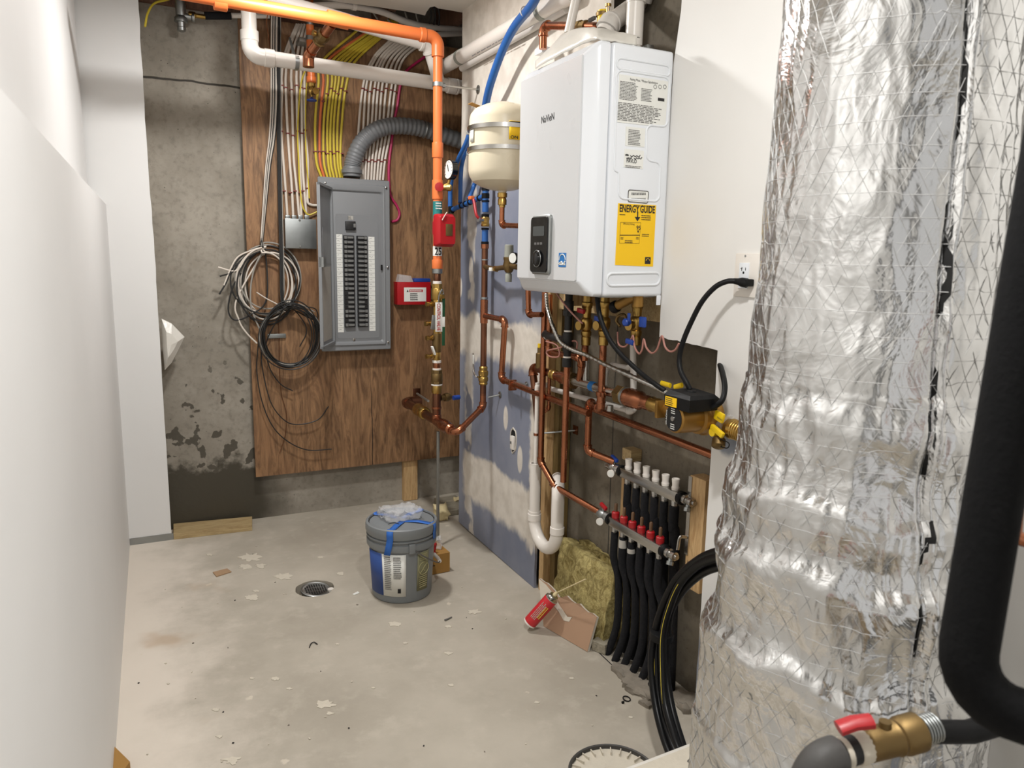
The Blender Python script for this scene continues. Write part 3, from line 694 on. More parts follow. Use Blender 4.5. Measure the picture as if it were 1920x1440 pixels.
# open door: hinged at the left of the frame, swung towards the viewer
hx = W(622, 500, y=yf - .01).x; dz0, dz1 = iz0 - .008, iz1 + .02; yo = yf - .27
ox = W(598.5, 500, y=yo).x; hin = V((hx, yf - .010, 0)); out = V((ox, yo, 0)); dv = (out - hin); nv = V((dv.y, -dv.x, 0)).normalized()
if nv.x < 0: nv = -nv
def dq(t, z, n_=0): p_ = hin + dv*t + nv*n_; return V((p_.x, p_.y, z))
door = part('door', MB().prism([dq(0, dz0), dq(1, dz0), dq(1, dz1), dq(0, dz1)], nv*-.004), 'panel_grey', EP, smooth=False)
for (t0, t1, za, zb2) in ((0, 1, dz0, dz0 + .012), (0, 1, dz1 - .012, dz1), (.97, 1, dz0, dz1), (0, .03, dz0, dz1)):
    part('door_flange', MB().prism([dq(t0, za), dq(t1, za), dq(t1, zb2), dq(t0, zb2)], nv*.012), 'panel_grey', door, smooth=False)
part('schedule_sheet', MB().prism([dq(.12, dz0 + .03), dq(.78, dz0 + .03), dq(.78, dz0 + (dz1 - dz0)*.5), dq(.12, dz0 + (dz1 - dz0)*.5)], nv*.0012), 'paper_dim', door, smooth=False)
part('upper_sheet', MB().prism([dq(.12, dz0 + (dz1 - dz0)*.52), dq(.7, dz0 + (dz1 - dz0)*.52), dq(.7, dz0 + (dz1 - dz0)*.74), dq(.12, dz0 + (dz1 - dz0)*.74)], nv*.0012), 'panel_grey', door, smooth=False)
part('door_latch', MB().prism([dq(.8, dz0 + (dz1 - dz0)*.5), dq(1.0, dz0 + (dz1 - dz0)*.5), dq(1.0, dz0 + (dz1 - dz0)*.56), dq(.8, dz0 + (dz1 - dz0)*.56)], nv*.022), 'zinc', door)

# galvanised junction box at its left
jy = 4.045
a, b = W(535, 410, y=jy), W(594, 466, y=jy)
JB = thing('junction_box', 'square galvanised junction box left of the breaker panel', 'junction box', (a.x, YP, b.z))
part('box', MB().box((a.x, jy + .003, b.z), (b.x, YP - .001, a.z), .003), 'zinc', JB)
part('cover', MB().box((a.x - .002, jy, b.z - .002), (b.x, jy + .004, a.z + .002), .0015), 'zinc', JB)
for px in (562,): part('screw', MB().lathe(W(px, 413, y=jy), -YA, [(0, .006), (.004, .004)], 10), 'steel', JB)
part('screw', MB().lathe(W(563, 463, y=jy), -YA, [(0, .006), (.004, .004)], 10), 'steel', JB)
for px in (539, 551, 563, 575): part('cable_clamp', MB().obox(W(px, 407, y=jy + .03), (.012, .012, .010), None, .003), 'zinc', JB)

# ------------------------------------------------------------------ cables stapled to the plywood
YC = 4.098
def cable(pts, mat, label, group, r=.0066, y=YC, stp=(), name='electrical_cable', r2=None, cat='cable'):
    P3 = [W(p_[0], p_[1], y=(p_[2] if len(p_) > 2 else y)) for p_ in pts]
    sp_ = spline(P3, 7)
    t = thing(name, label, cat, P3[-1], group)
    part('sheath', MB().tube(sp_, r, 8, r2=r2), mat, t)
    for sx, sy in stp:
        c_ = W(sx, sy, y=y - .004); part('staple', MB().obox(c_ + V((0, .004, 0)), (r*1.35, .0085, .0032), None, .001), 'staple', t)
    return t
ORD = ['first', 'second', 'third', 'fourth', 'fifth', 'sixth', 'seventh', 'eighth', 'ninth']
lv = [45, 95, 140, 170, 240, 300, 350, 408]
wx = [(557, 536, 528, 528.5, 527, 531, 535, 539), (561, 541, 536, 536, 539, 543, 547, 550), (566, 550, 546, 547, 549, 551, 556, 561), (571, 559, 556, 556.6, 558, 562, 564, 565), (577, 567, 564, 565, 566, 567, 570, 575)]
for i, xs in enumerate(wx):
    cable([(x, y_) for x, y_ in zip(xs, lv)], 'white_cable', 'white cable into the galvanised junction box, %s from the left' % ORD[i], 'white cables into the junction box', stp=[(xs[3] - .3, 160 + 4*(i % 3)), (xs[4] + 1, 246 + 4*(i % 3)), ((xs[5] + xs[6])/2 - .5, 358 + 3*(i % 2))])
cable([(583, 45), (575, 95), (571, 140), (571, 170), (572, 240), (577, 300), (577, 350), (577, 378), (584, 384), (594, 385)], 'white_cable', 'white cable bending right just above the junction box behind the panel door', 'white cables into the junction box', stp=[(571, 166), (573, 244), (577, 353)])
cable([(578, 120), (566, 150), (561, 190), (558, 250), (560, 300), (562, 345), (567, 385), (577, 402), (588, 400), (594, 397)], 'yellow_cable', 'thin yellow cable among the white ones, looping right above the junction box', 'yellow cables', r=.004, y=4.088)
cable([(583, 130), (576, 150), (573, 200), (573, 260), (575, 305), (578, 340), (580, 372)], 'yellow_cable', 'short yellow cable peeking out beside the rightmost junction box cable', 'yellow cables', r=.0035, y=4.086)
yv = [36, 62, 115, 160, 230, 300, 333]
yx = [(690, 664, 604, 597, 591, 593, 603), (712, 684, 613, 606, 600, 600, 608), (718, 690, 622, 614, 607, 607, 614), (726, 700, 631, 622, 614, 615, 620), (732, 706, 639, 628, 620, 620, 626), (738, 714, 647, 634, 626, 627, 632), (744, 719, 656, 641, 633, 633, 638), (750, 724, 666, 649, 641, 638, 643)]
for i, xs in enumerate(yx):
    if i == 1: cable([(x, y_) for x, y_ in zip(xs, yv)], 'orange_cable', 'orange cable in the row of yellow cables above the panel', 'panel feed cables', stp=[(606, 190), (600, 284)])
    else: cable([(x, y_) for x, y_ in zip(xs, yv)], 'yellow_cable', 'yellow cable fanning down into the panel top, %s cable of that row from the left' % ORD[i], 'yellow cables', stp=[(xs[3] - .5, 166 + 5*(i % 3)), (xs[4] + .4, 284 + 4*(i % 2))])
wv_ = [48, 75, 110, 160, 250, 300, 338]
w2 = [(760, 732, 699, 681, 672, 675, 676), (768, 739, 704, 687, 681, 680, 680), (776, 747, 712, 695, 689, 686, 685), (786, 755, 718, 703, 696, 692, 690), (794, 764, 724, 709.6, 703, 698, 696), (800, 771, 732.5, 717, 710, 704, 701), (808, 779, 741, 725, 717, 710, 707), (814, 789, 749, 734.6, 724, 716, 712), (818, 799, 757, 742, 731, 722, 718)]
for i, xs in enumerate(w2):
    cable([(x, y_) for x, y_ in zip(xs, wv_)], 'white_cable', 'white cable curving into the panel top behind the conduit, %s from the left' % ORD[i], 'white cables into the panel', stp=[(xs[3] - .2, 166 + 3*(i % 3)), (xs[5], 300 + 3*(i % 2))])
cable([(812, 96), (806, 100), (762, 133), (751, 158), (745, 198), (739, 229), (735, 260), (730, 300), (729, 331), (732, 365), (744, 386), (749, 400), (745, 412), (734, 416)], 'pink_cable', 'magenta cable looping beside the right edge of the panel', 'panel feed cables', r=.0072)
cable([(506, 8, 4.0), (500, 40, 4.05), (503, 64), (507, 96)], 'copper', 'short bare copper ground wire hanging on plywood top', 'loose thin wires', r=.002)

# ------------------------------------------------------------------ black and white low voltage cables with coils
def coil(cx_, cy_, rx, ry, turns, a0, y0_, jit, sd, k=26):
    rnd = random.Random(sd); o = []
    n_ = int(turns*k); ph = rnd.uniform(0, 6)
    for i in range(n_ + 1):
        a_ = a0 + 2*PI*i/k; q_ = 1 + jit*math.sin(a_*.37 + ph)
        o.append((cx_ + rx*q_*math.cos(a_), cy_ + ry*q_*math.sin(a_), y0_ + .012*math.sin(i*.21 + ph)))
    return o
rnd = random.Random(3)
cols1 = ['white_cable', 'black_cable', 'white_cable', 'black_cable', 'grey_cable', 'white_cable', 'black_cable']
ends1 = [[(470, 470), (446, 482), (432, 505), (420, 535)], [(472, 474), (448, 492), (436, 510), (412, 518)], [(468, 478), (452, 492), (440, 508), (409, 501)], [(466, 484), (438, 500), (424, 530), (411, 552)],
         [(478, 500), (470, 540), (472, 580), (488, 620)], [(444, 560), (448, 600), (462, 624), (482, 644)], [(500, 560), (470, 590), (440, 600), (428, 580), (436, 540), (452, 512)]]
for i, mt in enumerate(cols1):
    dx = (i - 3)*1.9
    base = [(516 + dx, 8, 4.03), (515 + dx, 60, 4.05), (514.5 + dx, 120, 4.09), (514 + dx, 200, 4.085), (510 + dx*.9, 260, 4.085), (503 + dx*.7, 310, 4.08), (497 + dx*.5, 380, 4.075), (492 + dx*.3, 440, 4.07), (490.5 + dx*.15, 462, 4.06)]
    cc = coil(497 + rnd.uniform(-4, 8), 527 + rnd.uniform(-6, 10), 50 + rnd.uniform(-8, 12), 60 + rnd.uniform(-8, 10), rnd.choice((1.0, 2.0)), -PI/2 - .1, 4.055 + .005*i, .10, i)
    cable(base + cc + [(e_[0], e_[1], 4.06) for e_ in ends1[i]], mt, ['white cable of the upper coil whose end points down to the lower left', 'black cable of the upper coil with a nearly level end to the left', 'white cable of the upper coil with the level end furthest left', 'black cable of the upper coil with the lowest left end', 'grey cable of the upper coil with a tail hanging inside it', 'white cable of the upper coil with a tail reaching below the coil', 'black cable of the upper coil making the wide left loop'][i], 'coiled low voltage cables', r=.0042, name='low_voltage_cable')
tt = W(490.5, 463, y=4.06)
solo('cable_tie', MB().ring(tt, ZA, .012, .004, 16, 6), 'black_rubber', 'black tie cinching the cable bundle above the upper coil', 'cable tie')
for i in range(6):
    dx = (i - 2)*1.5 + (.8 if i % 2 else 0); mt = 'black_cable' if i != 5 else 'grey_cable'; dx += rnd.uniform(-1, 1)
    base = [(521 + dx, 10, 4.03), (521.5 + dx, 90, 4.08), (522 + dx, 200, 4.09), (523 + dx, 300, 4.085), (525 + dx, 400, 4.07), (527 + dx, 480, 4.045), (528 + dx, 545, 4.035)]
    cc = coil(543 + rnd.uniform(-3, 3), 630 + rnd.uniform(-5, 5), 54 + rnd.uniform(-9, 5), 60 + rnd.uniform(-9, 6), (2, 2, 3, 2, 1, 2)[i], -PI/2 - .25, 4.02 + .006*i, .05, 20 + i)
    ends = [[(505, 590), (489, 620), (483, 660), (482, 702), (492, 755), (511, 799), (540, 828), (578, 844), (622, 842)], [(512, 585), (494, 630), (490, 665), (494, 702), (508, 755), (532, 787), (558, 796), (596, 787), (616, 762)],
            [(500, 640), (505, 688), (526, 720), (549, 733)], [(560, 590), (575, 620), (562, 650)], [(590, 600), (592, 580), (566, 574)], [(545, 580), (560, 570), (590, 585)]][i]
    cable(base + cc + [(e_[0], e_[1], 4.075) for e_ in ends], mt, ['black wire from the lower coil with the longest tail across the plywood', 'black wire from the lower coil whose tail curls upward at its end', 'black wire from the lower coil with a short hanging tail', 'black wire of the lower coil with its end inside the ring', 'black wire of the lower coil with its end by the panel door', 'grey wire wound in the lower coil beside the panel door'][i], 'coiled low voltage cables', r=.0031, name='low_voltage_cable')
cable([(520, 590), (523, 620), (524, 690), (528, 740), (537, 775), (535, 815), (524, 850)], 'copper_dark', 'thin brown thermostat wire trailing down the plywood', 'loose thin wires', r=.0018, name='thermostat_wire')
cable([(481, 548), (500, 560), (522, 572), (535, 585)], 'white_cable', 'short white tie strand crossing between the two cable coils', 'loose thin wires', r=.003, y=4.03, name='tie_strand')

# ------------------------------------------------------------------ grey flexible conduit
cp_ = [W(px, py, y=y_) for px, py, y_ in ((659, 331, 4.07), (660, 318, 4.07), (663, 300, 4.068), (678, 268, 4.055), (706, 244, 4.04), (740, 236, 4.04), (780, 239, 4.045), (820, 250, 4.05), (870, 266, 4.055), (920, 282, 4.06))]
sp_ = spline(cp_, 26); GC = thing('flexible_conduit', 'thick ribbed grey conduit arching from the panel top to the right', 'conduit', cp_[0])
part('hose', MB().tube(sp_, .044, 16, rs=[1 + .045*math.sin(i*PI*2/5.2) for i in range(len(sp_))]), 'liquidtight', GC, ang=1.2)
part('connector', MB().lathe(W(660, 331, y=4.07), ZA, [(0, .048), (.012, .048), (.016, .056), (.034, .056), (.038, .048), (.05, .046)], 20), 'liquidtight', GC)
c_ = W(795, 243, y=4.0)
part('strap', MB().ring(W(796, 243, y=4.046), W(800, 244, y=4.046) - W(790, 242, y=4.046), .045, .004, 24, 6), 'zinc', GC)

# ================================================================== orange sprinkler line
yo_ = 3.40
OP = thing('sprinkler_pipe', 'orange plastic sprinkler pipe crossing under the ceiling and dropping down', 'pipe', W(822, 500, y=yo_))
rH, rV = .0265, .0215
A0 = W(290, -22, y=3.37); A1 = W(376, -2, y=3.38); Cn = W(821, 70, y=yo_); B1 = W(821, 492, y=yo_); xr = Cn.x; B1.x = xr
hd = (Cn - A1).normalized()
part('pipe', MB().tube([A0, Cn - hd*.06], rH, 18), 'orange_cpvc', OP)
part('elbow', MB().tube([Cn - hd*.085, Cn, Cn - ZA*.085], rV*1.32, 18, bend=.04), 'orange_cpvc', OP)
part('elbow_mouth', MB().lathe(Cn - hd*.09, hd, [(0, rH*1.02), (.004, rH*1.18), (.026, rH*1.18), (.03, rH)], 18), 'orange_cpvc', OP)
part('pipe', MB().tube([Cn - ZA*.07, V((xr, yo_, B1.z))], rV, 18), 'orange_cpvc', OP)
t1 = W(612, 32, y=yo_); t2 = W(654, 42, y=yo_)
part('tee', MB().lathe(t1, t2 - t1, [(0, rH), (.002, rH*1.2), ((t2 - t1).length - .002, rH*1.2), ((t2 - t1).length, rH)], 20), 'orange_cpvc', OP)
part('coupling', MB().lathe(W(400, 3, y=3.385), hd, [(0, rH), (.002, rH*1.17), (.05, rH*1.17), (.052, rH)], 20), 'orange_cpvc', OP)
vz = lambda py: W(823, py, y=yo_).z
def col(za, zb, rr, nm='coupling', mt='orange_cpvc', par=None, lab=None):
    za, zb = vz(za), vz(zb); h_ = za - zb; return part(nm, MB().lathe((xr, yo_, zb), ZA, [(0, rr*.97), (h_*.05, rr), (h_*.95, rr), (h_, rr*.97)], 20), mt, par or OP, lab)
col(268, 296, rV*1.22); col(338, 374, rV*1.2, 'tee'); col(451, 470, rV*1.0, 'pipe'); col(487, 504, rV*1.22, 'adapter')
part('teal_label', MB().lathe((xr, yo_, vz(410)), ZA, [(0, rV*1.02), (vz(378) - vz(410), rV*1.02)], 20, cap=False), 'teal_label', OP, 'teal sticker with white print')
part('label_print', bars(V((xr - .018, yo_ - rV*1.05, vz(383))), XA, ZA, .036, 3, .012, 3), 'paper', OP)
nl = part('number_label', MB().lathe((xr, yo_, vz(480)), ZA, [(0, rV*1.03), (vz(462) - vz(480), rV*1.03)], 20, cap=False), 'paper', OP, 'white label reading 25')
part('number', text_mb('25', V((xr - .022, yo_ - rV*1.06, vz(478.5))), XA, ZA, width=.034, height=.036, bold=.02), 'ink', nl)
# side outlet: copper test stub under the tee, with brass clamp
TS = thing('test_stub', 'copper stub with brass fitting angled down from the orange tee', 'pipe fitting', W(612, 52, y=3.5))
s0, s1_ = W(622, 46, y=yo_ + .03), W(578, 104, y=3.62); d_ = (s1_ - s0)
part('pipe', MB().tube([s0, s1_], .021, 16), 'copper', TS); part('elbow', MB().tube([s1_ - d_*.15, s1_, s1_ + V((0, 0, -.05))], .026, 14, bend=.03), 'copper', TS)
part('union', MB().lathe(s0 + d_*.28, d_, [(0, .026), (.008, .03), (.03, .03), (.036, .026), (.05, .026), (.054, .03), (.06, .03)], 8), 'brass_dull', TS)
part('bleed_cock', MB().lathe(s0 + d_*.4, (-1, -.3, .25), [(0, .008), (.03, .008), (.034, .013), (.046, .013)], 10), 'brass', TS)
# small orange drop with brass drain valve
ysd = 3.98; sx = W(583, 120, y=ysd).x
SD = thing('sprinkler_drop', 'small orange pipe drop with brass drain valve and blue handwheel', 'pipe', (sx, ysd, W(583, 190, y=ysd).z))
z_ = lambda py: W(583, py, y=ysd).z
part('pipe', MB().tube([(sx, ysd, 2.72), (sx, ysd, z_(150))], .0195, 16), 'orange_cpvc', SD)
part('coupling', MB().lathe((sx, ysd, z_(156)), ZA, [(0, .022), (.002, .024), (.03, .024), (.032, .02)], 16), 'orange_cpvc', SD)
part('collar', MB().lathe((sx, ysd, z_(48)), ZA, [(0, .021), (.022, .021)], 16), 'zinc', SD)
part('valve_body', MB().lathe((sx, ysd, z_(181)), ZA, [(0, .006), (.01, .009), (.016, .018), (.03, .022), (.045, .016), (.05, .02), (.068, .02)], 14), 'brass', SD)
part('valve_outlet', MB().lathe((sx, ysd, z_(173)), (.3, -1, 0), [(0, .012), (.03, .012), (.032, .017), (.045, .017)], 12), 'brass', SD)
part('handwheel', MB().lathe((sx, ysd, z_(190)), ZA, [(0, .012), (.002, .024), (.008, .025), (.012, .012), (.02, .006)], 14), 'blue_plastic', SD, 'dark blue handwheel')
part('pipe_clip', MB().box((sx - .05, ysd + .02, z_(78)), (sx + .02, YP - .001, z_(70)), .004), 'zinc', SD)
part('clip_band', MB().lathe((sx, ysd, z_(76)), ZA, [(0, .022), (.02, .022)], 16), 'zinc', SD)
# pressure gauge
G = W(842, 318, y=3.37)
PG = thing('pressure_gauge', 'round black pressure gauge with white dial on the orange riser', 'gauge', (xr + .03, 3.37, vz(352)))
gd = V((-.96, -.12, .05)).normalized()
part('case', MB().lathe(G - gd*.03, gd, [(0, .036), (.004, .044), (.028, .046), (.032, .0465), (.034, .043)], 30), 'gloss_black', PG)
dial = part('dial', MB().lathe(G + gd*.0035, gd, [(0, .042), (.0008, .042)], 30), 'paper', PG)
ug = ZA - gd*gd.dot(ZA); ug.normalize(); rg = ug.cross(gd)
part('needle', MB().tube([G + gd*.006 - ug*.008 + rg*.004, G + gd*.006 + ug*.022 - rg*.006], .002, 6), 'ink', dial)
mbt = MB()
for k in range(11):
    a_ = math.radians(-40 + 26*k); e_ = rg*math.cos(a_) + ug*math.sin(a_); mbt.tube([G + gd*.0048 + e_*.031, G + gd*.0048 + e_*.038], .0012, 4)
part('dial_marks', mbt, 'ink', dial)
part('stem', MB().tube([G - gd*.015, V((G.x, G.y + .01, vz(345))), V((xr + .02, yo_, vz(350)))], .008, 10, bend=.01), 'brass', PG)
part('needle_valve', MB().lathe(V((xr + .022, yo_ - .01, vz(352))), (.8, -.6, 0), [(0, .012), (.02, .012), (.022, .016), (.04, .016), (.045, .009)], 8), 'brass', PG)
part('red_wheel', MB().lathe((xr - .004, yo_ - rV - .004, vz(352)), (-.2, -1, 0), [(0, .006), (.012, .006), (.013, .021), (.019, .021), (.02, .008)], 10), 'red_plastic', PG, 'red bonnet wheel')
# flow switch: red box
FS = thing('flow_switch', 'bright red flow switch box with rounded corners on the orange riser', 'flow switch', (xr, yo_ - .03, vz(463)))
a, b = W(822, 400, y=yo_ - .075), W(855, 463, y=yo_ - .075)
m = loft([rxz(a.x - .004, b.x, b.z, a.z, .012, yo_ - .018), rxz(a.x - .004, b.x, b.z, a.z, .012, yo_ - .05), rxz(a.x + .010, b.x - .004, b.z + .012, a.z - .012, .010, yo_ - .075)])
part('housing', m, 'red_box', FS); cc_ = W(840, 431, y=yo_ - .076)
part('data_plate', MB().obox(cc_ + V((.006, 0, 0)), (.017, .0008, .027), None, .0004), 'brass_dull', FS)
part('saddle', MB().lathe((xr, yo_, vz(440)), ZA, [(0, rV*1.12), (.06, rV*1.12)], 18), 'red_box', FS)
mb = MB().tube(spline([W(829, 413, y=yo_ - .078), W(834, 404, y=yo_ - .079), W(838, 398, y=yo_ - .07)]), .0022, 6); part('tamper_tie', mb, 'white_cable', FS)
# brass riser trim: valves below the orange pipe
RT = thing('riser_valve_assembly', 'brass and copper riser valve assembly hanging below the orange pipe', 'valve', (xr, yo_, vz(780)))
xr2 = W(819, 640, y=yo_).x
def rc(pa, pb, rr, nm, mt, hexn=20):
    za, zb = vz(pa), vz(pb); h_ = za - zb; t_ = (za + zb)/2; xx = xr + (xr2 - xr)*min(1, max(0, (vz(500) - t_)/(vz(500) - vz(640))))
    return part(nm, MB().lathe((xx, yo_, zb), ZA, [(0, rr*.92), (h_*.08, rr), (h_*.92, rr), (h_, rr*.92)], hexn), mt, RT)
rc(503, 513, .0245, 'union_ring', 'zinc'); rc(512, 530, .017, 'pipe', 'copper_dark'); rc(527, 533, .0215, 'thread_seal', 'pvc'); rc(532, 541, .026, 'hex_end', 'brass', 8); rc(540, 562, .029, 'ball_valve_body', 'brass', 14)
rc(561, 572, .024, 'hex_end', 'brass', 8); rc(571, 640, .019, 'tee_body', 'brass'); rc(625, 660, .023, 'check_valve_body', 'brass_dull', 12); rc(658, 676, .019, 'tee_body', 'brass'); rc(675, 680, .022, 'thread_seal', 'pvc'); rc(678, 692, .017, 'pipe', 'copper'); rc(690, 694, .022, 'thread_seal', 'pvc')
rc(693, 700, .029, 'hex_end', 'brass_dull', 8); rc(699, 716, .0285, 'check_valve_body', 'brass_dull'); rc(714, 719, .030, 'hex_end', 'brass_dull', 8); rc(719, 722, .028, 'thread_seal', 'pvc'); rc(721, 737, .026, 'hex_end', 'brass', 8); rc(736, 778, .021, 'pipe', 'copper_dark'); rc(762, 766, .0235, 'solder_ring', 'copper'); rc(777, 785, .024, 'hub', 'copper')
for py, L_ in ((570, .045), (606, .05), (633, .045), (667, .045)):
    o_ = V((xr2, yo_, vz(py))); part('test_cock', MB().lathe(o_, (-1, -.15, 0), [(0, .009), (L_*.5, .009), (L_*.52, .013), (L_*.75, .013), (L_*.77, .008), (L_, .008), (L_*1.02, .012), (L_*1.3, .012)], 10), 'brass', RT)
part('butterfly_handle', MB().obox((xr2 - .028, yo_ - .03, vz(603)), (.012, .003, .035), Matrix.Rotation(.12, 3, 'Y'), .003), 'zinc', RT)
part('lever', MB().obox((xr2 - .025, yo_ - .02, vz(656)), (.004, .012, .022), Matrix.Rotation(-.35, 3, 'Y'), .002), 'paper', RT)
# hanging sign and padlock
SG = thing('control_valve_sign', 'white and green hanging sign with red control valve lettering', 'sign', W(825, 620, y=yo_ - .035))
ysg = yo_ - .036
a, b, c, d2 = W(818, 566, y=ysg), W(834.5, 560, y=ysg), W(834.5, 648, y=ysg), W(818, 622, y=ysg)
gx0, gx1, gx2 = W(816.5, 600, y=ysg).x, W(829.5, 600, y=ysg).x, W(834.5, 600, y=ysg).x
bd = part('board', MB().box((gx0, ysg, W(820, 622, y=ysg).z), (gx1, ysg + .002, W(820, 567, y=ysg).z), .0008), 'paper', SG)
for pa, pb in ((559, 594), (613, 648)): part('green_band', MB().box((gx1 - .001, ysg + .0005, W(832, pb, y=ysg).z), (gx2, ysg + .0025, W(832, pa, y=ysg).z), .0006), 'label_green', SG)
part('white_band', MB().box((gx1 - .001, ysg + .0005, W(832, 613, y=ysg).z), (gx2, ysg + .0025, W(832, 594, y=ysg).z), .0006), 'paper', SG)
zt_ = W(820, 569, y=ysg).z; zb3 = W(820, 620, y=ysg).z
part('lettering', text_mb('CONTROL VALVE', V((gx0 + .007, ysg - .0004, zt_)), -ZA, XA, width=zt_ - zb3, height=(gx1 - gx0)*.52, bold=.02), 'ink_red', bd)
part('chain', MB().tube(spline([W(822, 566, y=ysg), W(824, 552, y=ysg), W(829, 543, y=ysg), W(832, 552, y=ysg), W(831, 560, y=ysg)]), .003, 6), 'zinc', SG)
part('padlock', MB().obox(W(829, 556, y=ysg - .008), (.011, .006, .010), None, .003), 'brass', SG)
part('padlock_shackle', MB().ring(W(829, 549, y=ysg - .008), YA, .008, .002, 16, 6), 'steel', SG)
# support rod from the riser to the wall
wv2 = W(897, 168, x=XR); RB = thing('pipe_standoff', 'steel standoff rod from orange pipe to the wall with round flange', 'pipe hanger', wv2)
cl = V((xr, yo_, vz(159)))
part('rod', MB().tube([cl + (wv2 - cl).normalized()*.03, wv2], .0055, 10), 'steel', RB)
part('flange', MB().lathe(wv2, -XA, [(0, .021), (.003, .021), (.006, .01)], 18), 'zinc', RB)
part('clamp', MB().lathe(cl - ZA*.010, ZA, [(0, rV*1.05), (.001, rV*1.18), (.019, rV*1.18), (.02, rV*1.05)], 18), 'zinc', RB)
part('clamp_bolt', MB().lathe(cl + (wv2 - cl).normalized()*.02, wv2 - cl, [(0, .012), (.016, .012)], 6), 'zinc', RB)

# ================================================================== white drain pipes
yw = 3.76; rw = .0335
DP = thing('drain_pipe', 'white plastic drain pipe with elbow running across the plywood', 'pipe', W(480, 105, y=yw))
pv = W(466, 20, y=yw); pc = W(470, 104, y=yw); pc.x = pv.x; ph = W(868, 163, y=yw); ph2 = V((1.585, yw, W(900, 168, y=yw).z))
hd2 = (ph2 - pc).normalized()
part('pipe', MB().tube([V((pv.x, yw, 2.69)), pc + ZA*.07], rw, 18), 'pvc', DP)
part('elbow', MB().tube([pc + ZA*.085, pc, pc + hd2*.085], rw*1.12, 18, bend=.05), 'pvc', DP)
for p_, d_ in ((pc + ZA*.06, ZA), (pc + hd2*.06, hd2)): part('elbow_socket', MB().lathe(p_, d_, [(0, rw*1.12), (.003, rw*1.2), (.045, rw*1.2), (.047, rw)], 20), 'pvc', DP)
part('pipe', MB().tube([pc + hd2*.07, ph2], rw, 18), 'pvc', DP)
q0 = W(838, 160, y=yw); part('coupling', MB().lathe(q0, hd2, [(0, rw), (.003, rw*1.15), (.045, rw*1.15), (.05, rw), (.052, rw*1.15), (.06, rw*1.15)], 20), 'pvc', DP)
q0 = W(552, 117, y=yw); part('hanger_strap', MB().lathe(q0, hd2, [(0, rw*1.03), (.018, rw*1.03)], 20, cap=False), 'zinc', DP)
part('hanger_strip', MB().prism([W(549, 104, y=yw - .02), W(555, 104, y=yw - .02), W(545, 70, y=yw + .1), W(541, 70, y=yw + .1), W(546, 45, y=yw + .15), W(542, 45, y=yw + .15)][:4], (0, .0015, 0)), 'zinc', DP)
UP = thing('upper_drain_pipe', 'upper white drain pipe behind the orange pipe, turning down at its end', 'pipe', W(800, 90, y=3.70))
u0, u1, u2 = W(500, -6, y=3.62), W(803, 84, y=3.66), W(822, 150, y=3.7)
pipes(UP, [u0, u1, u2], .031, 'pvc', 'pvc', 1.13, 1.3)
WL = thing('sloped_drain_pipe', 'white drain pipe sloping along the upper right wall behind the blue tube', 'pipe', W(900, 90, x=1.45))
s0, s1_ = W(828, 128, x=1.452), W(1075, -14, x=1.452)
part('pipe', MB().tube([s0, s1_], .034, 18), 'pvc', WL)
for px, py in ((862, 108), (1014, 22)): part('clamp_band', MB().lathe(W(px, py, x=1.452), s1_ - s0, [(0, .0355), (.03, .0355)], 20), 'grey_plastic', WL)
k0 = W(868, 112, x=1.452); part('print', bars(W(885, 106, x=1.452 - .034), (s1_ - s0), ZA.cross(XA).cross(-XA) if False else ZA, .5, 1, .01, 3), 'ink_grey', WL)
WL2 = thing('lower_sloped_pipe', 'thin white pipe lying right under the sloped drain pipe on the wall', 'pipe', W(900, 115, x=1.47))
part('pipe', MB().tube([W(866, 128, x=1.47), W(1062, 16, x=1.47)], .016, 14), 'pvc_grey', WL2)
FC = thing('pex_tube', 'white flexible tube bowed across the ceiling opening', 'tube', W(650, 12, y=3.9))
part('tube', MB().tube(spline([W(560, 14, y=3.8), W(620, 10, y=3.82), (W(665, 12, y=3.84)), W(715, 22, y=3.86), W(760, 40, y=3.88), W(800, 50, y=3.9), W(870, 56, y=3.95)]), .016, 12), 'pvc_grey', FC)
part('clip', MB().lathe(W(660, 11, y=3.838), W(668, 12.5, y=3.842) - W(660, 11, y=3.838), [(0, .02), (.02, .02)], 14), 'pvc', FC)
FC2 = solo('pex_tube', MB().tube(spline([W(800, 66, y=3.9), W(840, 64, y=3.92), W(872, 62, y=3.95)]), .014, 12), 'pvc_grey', 'short white tube end beside the orange elbow', 'tube')
for i in range(5):
    solo('ceiling_wire', MB().tube(spline([W(690 + 22*i, 6, y=4.0 + .02*i), W(700 + 20*i, 24, y=4.02), W(712 + 18*i, 40, y=4.05), W(730 + 16*i, 52, y=4.08)]), .005, 6), 'grey_cable', 'grey cable dipping out of the dark ceiling opening, %s from the left' % ORD[i], 'cable', 'cables in the ceiling opening')
for i in range(3):
    solo('ceiling_wire', MB().tube(spline([W(806 + 7*i, 10, y=3.85), W(808 + 8*i, 30, y=3.87), W(804 + 9*i, 48, y=3.9)]), .005, 6), 'black_cable', 'black cable in the notch of the ceiling board, %s from the left' % ORD[i], 'cable', 'cables in the ceiling opening')

